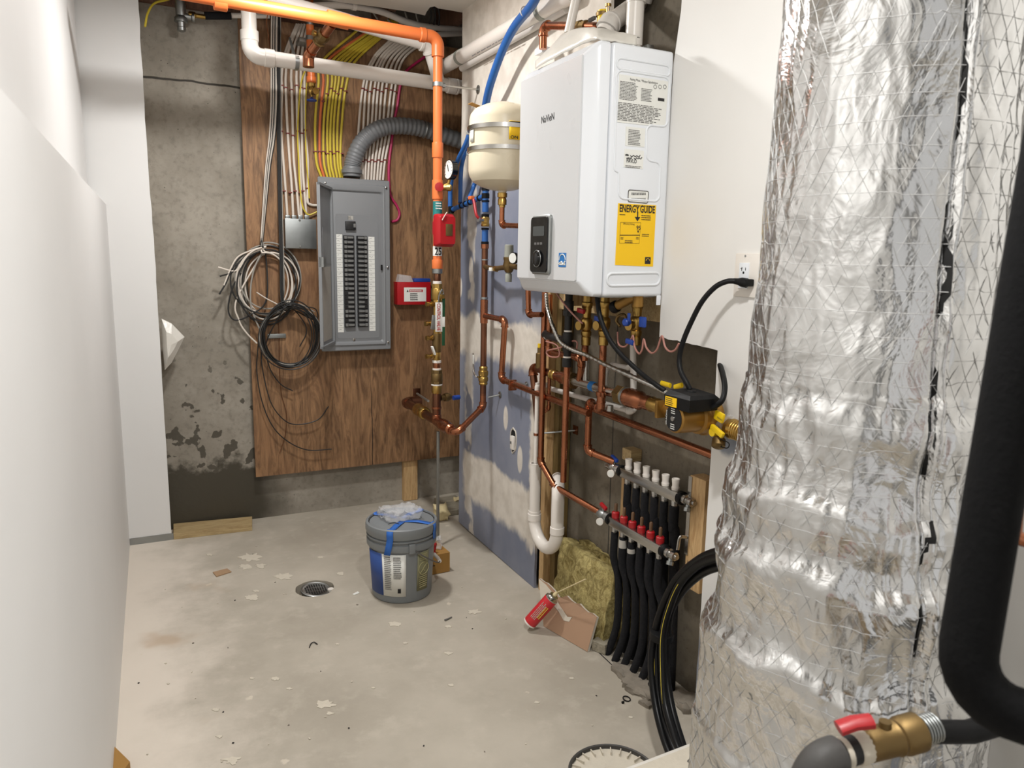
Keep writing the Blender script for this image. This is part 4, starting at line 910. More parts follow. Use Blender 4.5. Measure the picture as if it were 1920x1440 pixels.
# upper left: hose valve and wire on the concrete
HV = thing('hose_valve', 'tarnished valve with brass fitting high on the concrete wall', 'valve', W(338, 46, y=4.12))
c_ = W(339, 30, y=4.08)
part('body', MB().lathe(c_ + ZA*-.05, ZA, [(0, .018), (.02, .02), (.022, .03), (.04, .03), (.05, .022), (.10, .024), (.14, .02)], 14), 'zinc', HV)
part('cap', MB().lathe(c_ + ZA*-.052, -ZA, [(0, .02), (.014, .019), (.018, .012)], 12), 'zinc', HV)
part('side_boss', MB().lathe(c_, (1, -.05, 0), [(0, .016), (.045, .014), (.05, .02), (.06, .02)], 12), 'zinc', HV)
part('brass_fitting', MB().lathe(W(353, 27, y=4.08), (1, 0, 0), [(0, .012), (.006, .016), (.03, .016), (.034, .011), (.08, .011)], 8), 'brass', HV)
part('pipe_above', MB().tube([c_ + ZA*.1, V((c_.x, 4.1, 2.7))], .02, 12), 'copper_dark', HV)
part('insulated_hose', MB().tube([W(384, 29.5, y=4.08), W(433, 29.5, y=4.08)], .018, 12), 'black_foam', HV)
part('hose', MB().tube([W(430, 29, y=4.08), W(505, 30, y=4.08)], .0125, 12), 'pvc', HV)
solo('ground_wire', MB().tube(spline([W(272, 50, y=4.0), W(277, 25, y=4.02), W(290, 6, y=4.05), W(318, -2, y=4.08), (V((W(360, 0, y=4.1).x, 4.12, 2.7)))]), .005, 8), 'yellow_cable', 'yellow wire drooping over the top of the white pilaster', 'wire')

# red sprinkler cabinet on the plywood with tools on it
yrb = 4.035
a, b = W(745, 529, y=yrb), W(807.5, 571, y=yrb)
RBX = thing('spare_sprinkler_box', 'small red spare sprinkler box with white label on plywood', 'box', ((a.x + b.x)/2, YP, b.z))
part('body', MB().box((a.x, yrb, b.z), (b.x, YP, a.z), .002), 'red_box', RBX)
la, lb = W(757.5, 539, y=yrb), W(799, 565, y=yrb)
lab = part('label', MB().box((la.x, yrb - .001, lb.z), (lb.x, yrb + .0005, la.z)), 'paper', RBX, 'white label with a red strip', smooth=False)
part('strip', MB().box((la.x + .03, yrb - .0014, la.z - .025), (lb.x - .02, yrb - .001, la.z - .012)), 'ink_red', lab, smooth=False)
part('lettering', bars(V((la.x + .034, yrb - .0014, la.z - .0215)), XA, ZA, lb.x - la.x - .062, 1, .012, 2, 1.0), 'paper', lab)
part('print', bars(V((la.x + .035, yrb - .0014, la.z - .038)), XA, ZA, .05, 4, .011, 5), 'ink', lab)
part('hazard_mark', MB().add([V((la.x + .015, yrb - .0014, la.z - .025)), V((la.x + .027, yrb - .0014, la.z - .025)), V((la.x + .021, yrb - .0014, la.z - .011))], [(0, 1, 2)]), 'ink', lab)
cbx = W(755, 521, y=4.06)
solo('clear_case', MB().prism([(cbx.x - .03, 4.05, a.z + .0005), (cbx.x + .06, 4.05, a.z + .0005), (cbx.x + .045, 4.05, a.z + .035), (cbx.x - .02, 4.05, a.z + .043)], (0, .045, 0)), 'clear_film', 'small clear plastic case lying on the red box', 'case')
solo('blue_case', MB().box((W(776, 524, y=4.06).x, 4.05, a.z + .0005), (W(806, 524, y=4.06).x, 4.095, a.z + .021), .004), 'blue_plastic', 'flat dark blue case lying on the red box', 'case')
# terminal strip below the coil
ts = W(520, 630, y=YP - .01)
solo('ground_bar', MB().box((ts.x - .05, YP - .012, ts.z - .012), (ts.x + .045, YP - .001, ts.z + .012), .003), 'zinc', 'small metal grounding bar screwed to plywood inside the lower coil', 'ground bar')
# ================================================================== items above and around the boiler
def ln(o, d, prof, n=18, cap=True): return MB().lathe(o, d, prof, n, cap)
FL = thing('flue_pipe', 'thick white vertical flue pipe rising from the boiler top', 'flue', (1.40, 2.06, bz1))
f0 = W(1188, 78, y=2.06); fz = lambda py: W(1190, py, y=2.06).z
part('pipe', MB().tube([(f0.x, 2.06, bz1 - .004), (f0.x + .006, 2.06, 2.64)], .0275, 20), 'pvc', FL)
part('collar', ln((f0.x, 2.06, bz1), ZA, [(0, .036), (.006, .038), (.03, .038), (.034, .029)], 22), 'steel', FL)
part('clamp_screw', MB().obox((f0.x + .036, 2.03, bz1 + .024), (.012, .012, .012), None, .002), 'zinc', FL)
part('coupling', ln((f0.x + .004, 2.06, fz(6)), ZA, [(0, .0285), (.001, .031), (.10, .031)], 22), 'pvc', FL)
F2 = thing('intake_pipe', 'white air intake pipe slanting back from the boiler top beside the flue', 'flue', (1.36, 2.16, bz1))
pipes(F2, [W(1134, 62, y=2.14), W(1142, 46, y=2.14), W(1215, -8, y=2.30), W(1222, -30, y=2.30)], .030, 'pvc', 'pvc_grey', 1.13, 1.2)
F3 = solo('vent_pipe', MB().tube([W(1208, 2, x=1.565), W(1230, -60, x=1.565)], .026, 18), 'pvc_grey', 'grey shaded vent pipe end in the dark gap right of the flue', 'pipe')
# draped protective sheet
lowc = [W(1003, 128, x=1.205), W(1030, 112, x=1.215), W(1068, 93, x=1.23), W(1100, 79, x=1.245), W(1120, 73, y=1.965), W(1142, 76, y=1.955), W(1168, 80, y=1.95), W(1194, 84, y=1.95)]
upc = [W(1010, 116, x=1.27), W(1034, 88, x=1.30), W(1060, 60, x=1.33), W(1100, 51, y=2.11), W(1122, 53, y=2.08), W(1150, 58, y=2.05), W(1172, 64, y=2.01), W(1201, 70, y=1.965)]
lc, uc = spline(lowc, 6), spline(upc, 6); vs2 = []; K = 9
for i in range(len(lc)):
    for k in range(K):
        t = k/(K - 1); p_ = lc[i].lerp(uc[i], t); p_ = p_ + V((0, 0, .012*math.sin(PI*t) + .004*mnoise.noise((i*.35, t*3, 2)))) + V((-.006*math.sin(PI*t), 0, 0)); vs2.append(p_)
m = MB().add(vs2, [(i*K + k, (i + 1)*K + k, (i + 1)*K + k + 1, i*K + k + 1) for i in range(len(lc) - 1) for k in range(K - 1)])
sh = solo('draped_sheet', m, 'white_film', 'crumpled off-white packing sheet draped over the boiler top', 'sheet'); sh.modifiers.new('t', 'SOLIDIFY').thickness = .003
# copper elbow pipe and gas cock behind
GP = thing('gas_line', 'copper pipe with bend and yellow tagged fitting behind the boiler top', 'pipe', W(1015, 88, x=1.40))
xg = 1.40; g0, g1, g2 = W(1018, 92, x=xg), W(1019, 48, x=xg), W(1124, 50, x=xg); 
pipes(GP, [g0, g1, g2], .0145, 'copper', 'copper', 1.22, 1.6)
part('union', ln(W(1084, 49, x=xg), g2 - g1, [(0, .018), (.02, .020), (.024, .016), (.04, .016), (.044, .02), (.06, .02)], 8), 'brass_dull', GP)
part('tagged_body', ln(W(1131, 52, x=xg), ZA, [(0, .02), (.052, .021)], 20), 'yellow_plastic', GP, 'yellow printed body')
part('cap', ln(W(1131, 31, x=xg), ZA, [(0, .024), (.010, .0245), (.014, .020)], 20), 'brass_dull', GP)
part('stem', ln(W(1140, 26, x=xg), ZA, [(0, .007), (.02, .007), (.022, .01), (.03, .01)], 10), 'brass', GP)
part('tube', MB().tube([W(1141, 22, x=xg), W(1142, -20, x=xg)], .007, 10), 'clear_film', GP)
part('lever', MB().obox(W(1110, 36, x=xg - .02), (.005, .018, .006), None, .003), 'ink_grey', GP)
part('support_bracket', MB().obox(W(1022, 97, x=1.44), (.03, .030, .012), None, .003), 'boiler_white', GP)
sv = thing('condensate_tube', 'thin white plastic pipe leaning up behind the boiler top', 'pipe', W(1065, 60, x=1.30))
part('pipe', MB().tube([W(1066, 62, x=1.32), W(1082, -10, x=1.34)], .0155, 14), 'pvc', sv)

# ================================================================== expansion tank
tx_ = 1.335; tc = W(943, 290, x=tx_); TY = tc.y
tz = lambda py: W(943, py, x=tx_).z
ET = thing('expansion_tank', 'cream dome-ended expansion tank strapped to the wall beside the boiler', 'tank', (tx_, TY, tz(362)))
zt_, zb_ = tz(193), tz(358); R_ = .139; pr = []
hgt = zt_ - zb_
pr = [(0, .02), (.004, .05), (.016, .09), (.034, .122), (.056, R_ - .004), (.075, R_), (hgt*.42, R_), (hgt*.43, R_ + .004), (hgt*.445, R_ + .004), (hgt*.455, R_ - .002), (hgt - .07, R_ - .002), (hgt - .05, R_ - .007), (hgt - .03, .115), (hgt - .014, .08), (hgt - .003, .04), (hgt, .01)]
part('shell', ln((tx_, TY, zb_), ZA, pr, 48), 'tank_cream', ET, ang=.5)
for py in (245, 284):
    zz_ = tz(py); part('strap', ln((tx_, TY, zz_ - .009), ZA, [(0, R_ + .001), (.001, R_ + .006), (.017, R_ + .006), (.018, R_ + .001)], 48), 'steel', ET)
    part('strap_buckle', MB().obox((tx_ - .075, TY + .115, zz_), (.018, .03, .008), Matrix.Rotation(.6, 3, 'Z'), .003), 'zinc', ET)
    part('wall_bracket', MB().box((tx_ + .05, TY + .10, zz_ - .01), (XR - .001, TY + .125, zz_ + .01), .002), 'zinc', ET)
def arcplate(mat, a0, a1, z0_, z1_, nm, lab, rr=R_ + .0012):
    vs3 = []; 
    for i in range(9):
        a_ = a0 + (a1 - a0)*i/8
        for z_2 in (z0_, z1_): vs3.append((tx_ + rr*math.cos(a_), TY + rr*math.sin(a_), z_2))
    o = part(nm, MB().add(vs3, [(2*i, 2*i + 2, 2*i + 3, 2*i + 1) for i in range(8)]), mat, ET, lab); o.modifiers.new('t', 'SOLIDIFY').thickness = .001; return o
ac = math.atan2(-TY, -tx_)
wl = arcplate('yellow_label', ac + .16, ac + .75, tz(271), tz(238), 'warning_label', 'yellow warning label with black hazard strip')
arcplate('ink', ac + .16, ac + .75, tz(244), tz(239), 'hazard_strip', None, R_ + .0022)
part('lettering', text_mb('ON', V((tx_ + (R_ + .003)*math.cos(ac + .2), TY + (R_ + .003)*math.sin(ac + .2), tz(270))), (-math.sin(ac + .25), math.cos(ac + .25), 0), ZA, width=.03, height=.012, bold=.02), 'ink', wl)
arcplate('paper', ac - 1.18, ac - .98, tz(272), tz(251), 'maker_label', 'white label with blue print')
part('outlet', ln((tx_, TY, zb_ + .004), -ZA, [(0, .02), (.006, .017), (.012, .016)], 16), 'tank_cream', ET)
solo('card_on_tank', MB().obox((tx_ - .07, TY + .08, zt_ - .012), (.045, .02, .0008), Matrix.Rotation(.25, 3, 'Y')), 'cardboard', 'small tan card tag lying on the cream tank top', 'tag', smooth=False)
TL = thing('tank_line', 'thin copper line with brass fitting below the cream expansion tank', 'pipe', (tx_, TY, tz(424)))
part('brass_valve', ln((tx_, TY, zb_ - .005), -ZA, [(0, .012), (.003, .020), (.02, .020), (.022, .015), (.03, .018), (.05, .018), (.052, .013), (.06, .013)], 10), 'brass', TL)
pe = W(990, 426, x=tx_ + .02); pipes(TL, [(tx_, TY, zb_ - .06), (tx_, TY, tz(422)), (tx_ + .02, pe.y, pe.z + .004)], .0105, 'copper', 'copper', 1.25, 1.4)

# ================================================================== blue tubes
x5 = 1.445
MC = thing('cold_main', 'vertical blue and copper water main with brass ball valve on the wall', 'pipe', W(908, 745, x=x5))
cy_ = W(908, 560, x=x5).y; mz = lambda py: W(908, py, x=x5).z; r5 = .0148
def mseg(pa, pb, rr, mt, nm): return part(nm, MB().tube([(x5, cy_, mz(pb)), (x5, cy_, mz(pa))], rr, 16), mt, MC)
mseg(330, 398, r5, 'blue_pex', 'blue_pipe'); mseg(427, 462, r5, 'blue_pex', 'blue_pipe'); mseg(455, 742, r5, 'copper_dark', 'copper_pipe')
for pa, pb in ((352, 358), (363, 372), (376, 379), (402, 407), (427, 431), (453, 459)): mseg(pa, pb, r5*1.22, 'black_rubber', 'crimp_ring')
mseg(458, 466, r5*1.25, 'copper', 'coupling'); mseg(486, 488, r5*1.18, 'zinc', 'solder_ring'); mseg(557, 561, r5*1.2, 'zinc', 'solder_ring'); mseg(562, 606, r5*1.22, 'copper', 'tee')
vb = part('ball_valve', ln((x5, cy_, mz(425)), ZA, [(0, .018), (.004, .021), (.012, .021), (.016, .019), (.028, .019), (.032, .021), (.04, .021), (.044, .018)], 8), 'brass', MC)
part('valve_handle', MB().tube(spline([(x5 - .022, cy_ - .01, mz(413)), (x5 - .04, cy_ - .015, mz(410)), W(893, 402, x=x5 - .05), W(890, 385, x=x5 - .05), W(888, 374, x=x5 - .05)]), .007, 8), 'red_plastic', MC, 'red lever handle')
part('valve_nut', ln((x5 - .015, cy_ - .008, mz(413)), (-1, -.3, 0), [(0, .008), (.02, .008), (.022, .011), (.03, .011)], 8), 'zinc', MC)
v2 = W(907, 702, x=x5).z
part('union_valve', ln((x5, cy_, mz(722)), ZA, [(0, .019), (.006, .022), (.012, .019), (.022, .024), (.034, .024), (.04, .020), (.05, .024), (.066, .024), (.07, .019), (.084, .021), (.09, .017)], 18), 'brass', MC, 'polished brass union valve')
part('union_lever', MB().tube(spline([(x5 - .02, cy_, mz(707)), W(893, 706, x=x5 - .05), W(888, 694, x=x5 - .05), W(887, 662, x=x5 - .05)]), .0045, 8), 'steel', MC)
part('lever_grip', MB().obox(W(887, 674, x=x5 - .052), (.002, .006, .022), None, .001), 'paper', MC)
e0, e1, e2 = V((x5, cy_, mz(742))), V((x5, cy_, mz(757))), W(857, 812, x=1.335)
fx_ = xr2; y1_ = W(856, 813, x=fx_).y; e2 = V((fx_, y1_, W(856, 813, x=fx_).z))
e3 = W(760, 754, x=fx_)
e4 = W(790, 771, x=fx_)
pipes(MC, [V((x5, cy_, mz(738))), V((x5, cy_, mz(764))), e2, V((fx_, W(832, 797, x=fx_).y, W(832, 797, x=fx_).z))], r5, 'copper', 'copper', 1.2, 1.7)
rdir = (e3 - e2).normalized(); t0 = W(846, 806, x=fx_)
part('reducing_tee', ln(t0, rdir, [(0, .018), (.01, .026), (.02, .024), (.05, .0285), (.06, .031), (.12, .030), (.13, .026), (.2, .024)], 20), 'copper', MC)
part('copper_pipe', MB().tube([t0 + rdir*.18, e3], .0225, 16), 'copper_dark', MC)
part('brass_check', ln(W(798, 776, x=fx_), rdir, [(0, .026), (.008, .032), (.03, .034), (.05, .034), (.06, .029), (.09, .033), (.12, .033), (.13, .026)], 18), 'brass', MC, 'bright brass coupling')
part('end_elbow', MB().tube([e3 - rdir*.05, e3, e3 + XA*.09], .029, 16, bend=.035), 'copper_dark', MC)
pt_ = V((fx_, yo_, W(818, 778, y=yo_).z))
# small horizontal drain valve with blue lever at the riser foot
BV = thing('drain_valve', 'small tarnished valve with blue grip beside the riser foot', 'valve', W(840, 746, y=yo_))
b0_ = W(826, 746, y=yo_); part('body', ln(b0_, (1, .2, .0), [(0, .014), (.02, .014), (.022, .02), (.04, .022), (.05, .018), (.06, .014)], 10), 'brass_dull', BV)
part('grip', ln(W(850, 746, y=yo_ + .02), (1, .2, 0), [(0, .012), (.036, .012)], 12), 'blue_plastic', BV)
rp_ = part('riser_lever', MB().tube([W(782, 738, y=3.7), W(803, 752, y=yo_)], .006, 8), 'zinc', BV)
part('mount_plate', MB().obox(W(781, 735, y=YP - .004), (.022, .003, .022), None, .001), 'copper_dark', BV)
SR = solo('support_rod', MB().tube([V((fx_, yo_ - .02, .01)), V((fx_, yo_ - .02, W(829, 806, y=yo_).z))], .008, 10), 'galv_rod', 'thin grey steel rod standing on the floor under the riser', 'rod')
def tubething(name, lab, cat, pts, r, mat, n=10, group=None):
    t = thing(name, lab, cat, pts[-1], group); part('tube', MB().tube(spline(pts, 8), r, n), mat, t); return t
bt = tubething('blue_tube', 'thick blue plastic tube curving from ceiling down behind the cream tank', 'tube', [W(1012, -20, x=1.36), W(997, 10, x=1.37), W(965, 50, x=1.39), W(942, 95, x=1.40), (W(922, 150, x=1.41)), W(912, 190, x=1.43), W(907, 230, x=1.46)], .0175, 'blue_pex', 14)
part('tie', MB().ring(W(985, 22, x=1.378), W(997, 10, x=1.37) - W(965, 50, x=1.39), .02, .003, 16, 6), 'white_cable', bt)
tubething('blue_tube', 'left slim blue tube dropping beside the pressure gauge', 'tube', [W(884, 236, x=1.40), W(874, 268, x=1.40), W(852, 315, x=1.40), W(845, 350, x=1.40), W(844, 388, x=1.40)], .0115, 'blue_pex')
tubething('blue_tube', 'middle slim blue tube hanging along the drywall edge', 'tube', [W(884, 250, x=1.44), W(868, 300, x=1.44), W(864, 330, x=1.44), W(863, 380, x=1.42)], .0105, 'blue_pex')
tubething('blue_tube', 'short right slim blue tube ending at the red lever valve', 'tube', [W(900, 320, x=1.46), W(890, 345, x=1.46), W(884, 360, x=1.44), W(879, 374, x=1.42)], .0105, 'blue_pex')
BB = thing('blue_branch', 'blue branch pipe with orange lever valve left of the water main', 'pipe', W(845, 392, x=1.40))
q0, q1 = W(846, 394, x=1.40), V((x5, cy_, mz(367)))
part('pipe', MB().tube([q0, q1], .0115, 14), 'blue_pex', BB)
for t in (.03, .30, .42, .55, .82): part('crimp_ring', ln(q0.lerp(q1, t), q1 - q0, [(0, .0145), (.01, .0145)], 14), 'black_rubber', BB)
part('elbow', MB().lathe(q0 + ZA*.018, -ZA, [(0, .0145), (.034, .0145)], 12), 'black_rubber', BB)
part('lever', MB().obox(q0.lerp(q1, .66) + V((-.015, -.01, .012)), (.01, .018, .008), None, .003), 'orange_cpvc', BB)
# pressure reducing valve
PV = thing('pressure_reducer', 'brass pressure reducing valve with grey caps and small gauge', 'valve', W(955, 500, x=1.42))
xv = 1.42; c_ = W(954, 498, x=xv)
part('body', ln(c_ - ZA*.03, ZA, [(0, .014), (.01, .02), (.03, .026), (.05, .021), (.056, .024), (.066, .024)], 14), 'brass_dull', PV)
part('upper_cap', ln(c_ + ZA*.036, ZA, [(0, .021), (.05, .019), (.053, .016)], 18), 'grey_plastic', PV); part('lower_cap', ln(c_ - ZA*.03, -ZA, [(0, .009), (.008, .015), (.04, .014)], 16), 'grey_plastic', PV)
part('inlet', MB().tube([V((x5, cy_, mz(500))), W(925, 504, x=xv), c_ - ZA*.006], .011, 12, bend=.01), 'brass_dull', PV)
part('shutoff', MB().obox(W(921, 505, x=xv - .012), (.006, .014, .008), None, .002), 'paper', PV)
part('inlet_nut', ln(W(928, 504, x=xv), -YA, [(0, .014), (.02, .014)], 6), 'brass', PV)
part('outlet', MB().tube([c_, W(1000, 506, x=xv)], .012, 12), 'brass_dull', PV)
gq = W(966, 484, x=xv - .02); gn = V((-1, -.35, 0)).normalized()
part('gauge_case', ln(gq, gn, [(0, .020), (.002, .024), (.014, .024), (.016, .022)], 22), 'gloss_black', PV); part('gauge_dial', ln(gq + gn*.0155, gn, [(0, .021), (.0008, .021)], 22), 'paper', PV)

# ================================================================== copper along the wall
def P5(px, py, x=1.45): return W(px, py, x=x)
CL = thing('copper_loop', 'copper pipe looping off the main and running along the wall', 'pipe', P5(945, 715))
pipes(CL, [V((x5, cy_, mz(592))), P5(947, 600), P5(940, 711), P5(1104, 775)], .0135, 'copper', 'copper', 1.22, 1.7)
for px, py in ((961, 722),): part('wall_clip', MB().obox(P5(px, py), (.018, .008, .024), None, .004), 'copper', CL)
for px, py, q2 in ((916, 745, (938, 740)), (968, 716, (988, 722))):
    st = thing('pipe_standoff', 'zinc standoff holding the copper main to the wall' if px == 916 else 'zinc standoff holding the copper run beside the blue board edge', 'pipe hanger', W(*q2, x=XR)); part('rod', MB().tube([P5(px, py), W(*q2, x=XR)], .004, 8), 'zinc', st); part('flange', ln(W(*q2, x=XR), -XA, [(0, .016), (.003, .016), (.005, .008)], 14), 'zinc', st)
solo('copper_run', MB().tube([W(1112, 766, x=1.55), W(1340, 855, x=1.55)], .0135, 14), 'copper', 'straight copper pipe sloping past the pump on bare concrete', 'pipe')
xq = 1.43
V1 = thing('return_pipe', 'tall copper return pipe from the boiler down to the lower manifold', 'pipe', W(1125, 962, x=xq))
y18 = W(1018, 700, x=xq).y; zq_ = lambda py, px=1018, x=xq: W(px, py, x=x).z
mfx = 1.50
l0 = W(1147, 975, x=mfx); l1 = W(1247, 1033, x=mfx); u0_ = W(1168, 884, x=1.535); u1_ = W(1279, 934, x=1.535)
pA = W(1040, 912, x=1.455); pB = W(1128, 963, x=mfx)
pipes(V1, [V((xq, y18, bz0 + .01)), V((xq, y18, zq_(868))), pA, pB], .0125, 'copper', 'copper', 1.2, 2.2)
V2 = thing('relief_discharge_pipe', 'open-ended copper discharge pipe below the black iron tee', 'pipe', W(1055, 902, x=1.36))
x2_ = 1.36; y2_ = W(1060, 780, x=x2_).y; part('pipe', MB().tube([V((x2_, y2_, W(1055, 903, x=x2_).z)), V((x2_, y2_, W(1063, 680, x=x2_).z))], .0118, 16), 'copper', V2)
BI = thing('black_iron_tee', 'black iron relief tee assembly under the boiler front', 'pipe fitting', V((x2_, y2_, W(1063, 690, x=x2_).z)))
iz = lambda py: W(1064, py, x=x2_).z
part('pipe', MB().tube([(x2_, y2_, iz(688)), (x2_, y2_, bz0 + .003)], .0135, 16), 'black_iron', BI)
for pa, pb, rr, nn_ in ((564, 584, .018, 18), (582, 592, .0205, 8), (624, 656, .0185, 18), (655, 661, .0165, 18), (672, 688, .0175, 18)): part('fitting', ln((x2_, y2_, iz(pb)), ZA, [(0, rr*.95), (.002, rr), (iz(pa) - iz(pb) - .002, rr), (iz(pa) - iz(pb), rr*.95)], nn_), 'black_iron', BI)
for py in (592, 622, 658, 671): part('thread_tape', ln((x2_, y2_, iz(py)), ZA, [(0, .0142), (.003, .0148), (.006, .0142)], 16), 'pvc', BI)
part('branch', MB().tube([V((x2_, y2_, iz(640))), W(1022, 628, x=x2_ + .03), W(1024, 624, x=x2_ + .1)], .0145, 16, bend=.015), 'black_iron', BI)
part('thread_tape', ln(W(1027, 630, x=x2_ + .028), W(1022, 628, x=x2_ + .03) - V((x2_, y2_, iz(640))), [(0, .0155), (.008, .0155)], 16), 'pvc', BI)
# supply pipe from the middle valve to the upper manifold
x3 = 1.43; V3 = thing('supply_pipe', 'copper supply pipe with clamp dropping to the upper manifold', 'pipe', W(1148, 862, x=1.535))
y3_ = W(1129, 700, x=x3).y; z3 = lambda py: W(1128, py, x=x3).z
s_a, s_b = V((x3, y3_, z3(768))), W(1104, 777, x=1.47)
s_c = W(1100, 838, x=1.50); s_c.y = s_b.y; s_c.x = s_b.x; s_d = W(1152, 866, x=1.535)
pipes(V3, [V((x3, y3_, z3(636))), s_a, V((s_b.x, s_b.y, s_a.z)), s_c, s_d], .0128, 'copper', 'copper', 1.22, 1.7)
part('clamp', ln((x3, y3_, z3(742)), ZA, [(0, .014), (.001, .019), (.014, .019), (.015, .014)], 16), 'copper', V3); part('clamp_ear', MB().obox((x3 - .01, y3_ - .025, z3(738)), (.006, .012, .008), None, .002), 'copper', V3)
part('coupling', ln((x3, y3_, z3(766)), ZA, [(0, .0155), (.05, .0155)], 16), 'copper', V3)
# short pipes hanging under the boiler
def drop(name, lab, pts, r=.0125, mat='copper', x=1.40):
    t = thing(name, lab, 'pipe', W(*pts[-1][:2], x=pts[-1][2] if len(pts[-1]) > 2 else x)); pipes(t, [W(p_[0], p_[1], x=p_[2] if len(p_) > 2 else x) for p_ in pts], r, mat, mat, 1.22, 1.5); return t
drop('elbowed_pipe', 'short copper elbow pipe at the boiler lower left corner', [(990, 540), (991, 590), (1016, 590)], .0105, x=1.34)
drop('boiler_pipe', 'copper pipe wrapped with wire turning right behind the tall return pipe', [(1031, 552), (1029, 660), (1092, 672, 1.42), (1086, 712, 1.44)], .0115, x=1.42)
drop('boiler_pipe', 'stub copper pipe dropping from the red handled valve', [(1098, 628), (1096, 676)], .013, x=1.41)
drop('thin_copper_line', 'thin copper line with small elbow low behind the return pipe', [(1030, 700), (1029, 765), (1021, 772)], .0075, x=1.46)
# steel header with brass nuts, copper reducers
HX = 1.45; hp = lambda px, py: W(px, py, x=HX)
h0, h1 = hp(1072, 713), hp(1166, 741); hd3 = (h1 - h0).normalized()
HD = thing('steel_header', 'stainless header pipe with big brass nuts and copper reducers', 'pipe', h0)
part('header_tube', MB().tube([h0, h1], .0185, 20), 'steel', HD)
part('blue_sticker', ln(h0.lerp(h1, .42), hd3, [(0, .0188), (.03, .0188)], 20), 'blue_label', HD)
for p_ in (h0, h1): part('hex_nut', ln(p_ - hd3*.02, hd3, [(0, .030), (.003, .034), (.037, .034), (.04, .030)], 6), 'brass_dull', HD)
part('gasket', ln(h1 + hd3*.02, hd3, [(0, .031), (.014, .031)], 20), 'zinc', HD)
k0, k1 = h1 + hd3*.034, hp(1246, 766); L_ = (k1 - k0).length
part('reducer', ln(k0, hd3, [(0, .031), (L_*.08, .033), (L_*.12, .030), (L_*.2, .033), (L_*.26, .030), (L_*.34, .032), (L_*.40, .026), (L_*.5, .023), (L_*.55, .025), (L_*.66, .022)], 20), 'copper', HD)
part('brass_tail', ln(k0 + hd3*L_*.64, hd3, [(0, .022), (L_*.04, .026), (L_*.12, .022), (L_*.2, .025), (L_*.3, .02), (L_*.5, .019)], 18), 'brass', HD)
k2 = h0 - hd3*.02; part('reducer', ln(k2, -hd3, [(0, .026), (.01, .028), (.03, .024), (.05, .026), (.07, .021), (.10, .0185)], 18), 'copper', HD)
part('brass_tail', ln(k2 - hd3*.10, -hd3, [(0, .018), (.008, .022), (.02, .019), (.03, .022), (.04, .017)], 18), 'brass', HD)
j0 = hp(998, 687); pipes(HD, [k2 - hd3*.13, j0, W(1003, 730, x=HX), ][:3], .0155, 'copper_dark', 'copper', 1.25, 1.4)
part('down_pipe', MB().tube([W(1003, 728, x=HX), W(1012, 830, x=1.53)], .0155, 14), 'copper_dark', HD)
part('gauge_port', ln(hp(1012, 690) , ZA, [(0, .018), (.06, .018), (.064, .012), (.085, .012)], 12), 'brass_dull', HD)
part('port_cap', ln(hp(1012, 690) + ZA*.085, ZA, [(0, .011), (.016, .011)], 12), 'yellow_plastic', HD)
for px in (1098,):
    part('riser', MB().tube([hp(px, 722), hp(px + 1, 676)], .0115, 14), 'steel', HD)
for px, py in ((1090, 694), (1144, 738)): part('weld_boss', ln(hp(px, py + 22) - ZA*.02, ZA, [(0, .013), (.02, .012)], 14), 'steel', HD)
# white condensate line, grey loops
CW = thing('condensate_line', 'long white plastic line sloping along the concrete behind the copper', 'pipe', W(1190, 772, x=1.55))
pipes(CW, [W(1008, 722, x=1.52), W(1190, 773, x=1.52), W(1191, 740, x=1.56)], .0105, 'pvc_grey', 'pvc_grey', 1.3, 1.4)
GL = thing('grey_loop_pipe', 'grey plastic pipe with side loop behind the pump cable', 'pipe', W(1190, 740, x=1.54))
pipes(GL, [W(1187, 640, x=1.52), W(1188, 735, x=1.52)], .0115, 'pvc_grey'); pipes(GL, [W(1188, 682, x=1.52), W(1180, 690, x=1.52), W(1150, 683, x=1.52), W(1137, 692, x=1.52), W(1135, 730, x=1.52)], .0085, 'pvc_grey', 'pvc_grey', 1.15, 1.6)
# brass service valves under the boiler
def svalve(name, lab, px, x, hmat, hy, side=False):
    z = lambda py: W(px, py, x=x).z; y_ = W(px, 600, x=x).y; t = thing(name, lab, 'valve', (x, y_, z(645)))
    part('union_nut', ln((x, y_, z(578)), ZA, [(0, .017), (.004, .020), (.02, .020), (.024, .016), (z(548) - z(578), .015)], 8), 'brass', t)
    part('body', ln((x, y_, z(632)), ZA, [(0, .015), (.008, .019), (.02, .019), (.024, .015), (.034, .021), (.05, .023), (.064, .021), (.07, .015), (z(576) - z(632), .017)], 12), 'brass', t)
    part('coupling', ln((x, y_, z(648)), ZA, [(0, .0145), (.002, .017), (z(632) - z(648), .017)], 14), 'brass', t)
    part('drain_port', ln((x, y_, z(610)), (-1, -.2, .0), [(0, .012), (.025, .012), (.027, .016), (.04, .016)], 12), 'brass', t)
    part('handle', MB().obox((x - .032, y_ - .012, z(hy)), (.006, .021, .0085), Matrix.Rotation(.1, 3, 'X'), .004), hmat, t)
    part('handle_stem', MB().tube([(x, y_, z(hy) - .004), (x - .03, y_ - .008, z(hy) - .002)], .006, 8), 'brass', t)
    return t
svalve('service_valve', 'brass service valve with dark red lever under the boiler', 1100, 1.41, 'red_plastic', 582)
svalve('service_valve', 'brass service valve with blue lever left of the strainer', 1133, 1.43, 'blue_plastic', 597)
sv3 = svalve('service_valve', 'brass service valve with upright blue lever at the right', 1194, 1.47, 'blue_plastic', 640)
part('second_handle', MB().obox(W(1205, 604, x=1.43), (.006, .014, .017), None, .004), 'blue_plastic', sv3); part('hose_hook', MB().tube(spline([W(1163, 612, x=1.42), W(1156, 602, x=1.42), W(1160, 592, x=1.42), W(1170, 590, x=1.42), W(1174, 598, x=1.42)]), .005, 8), 'brass_dull', sv3)
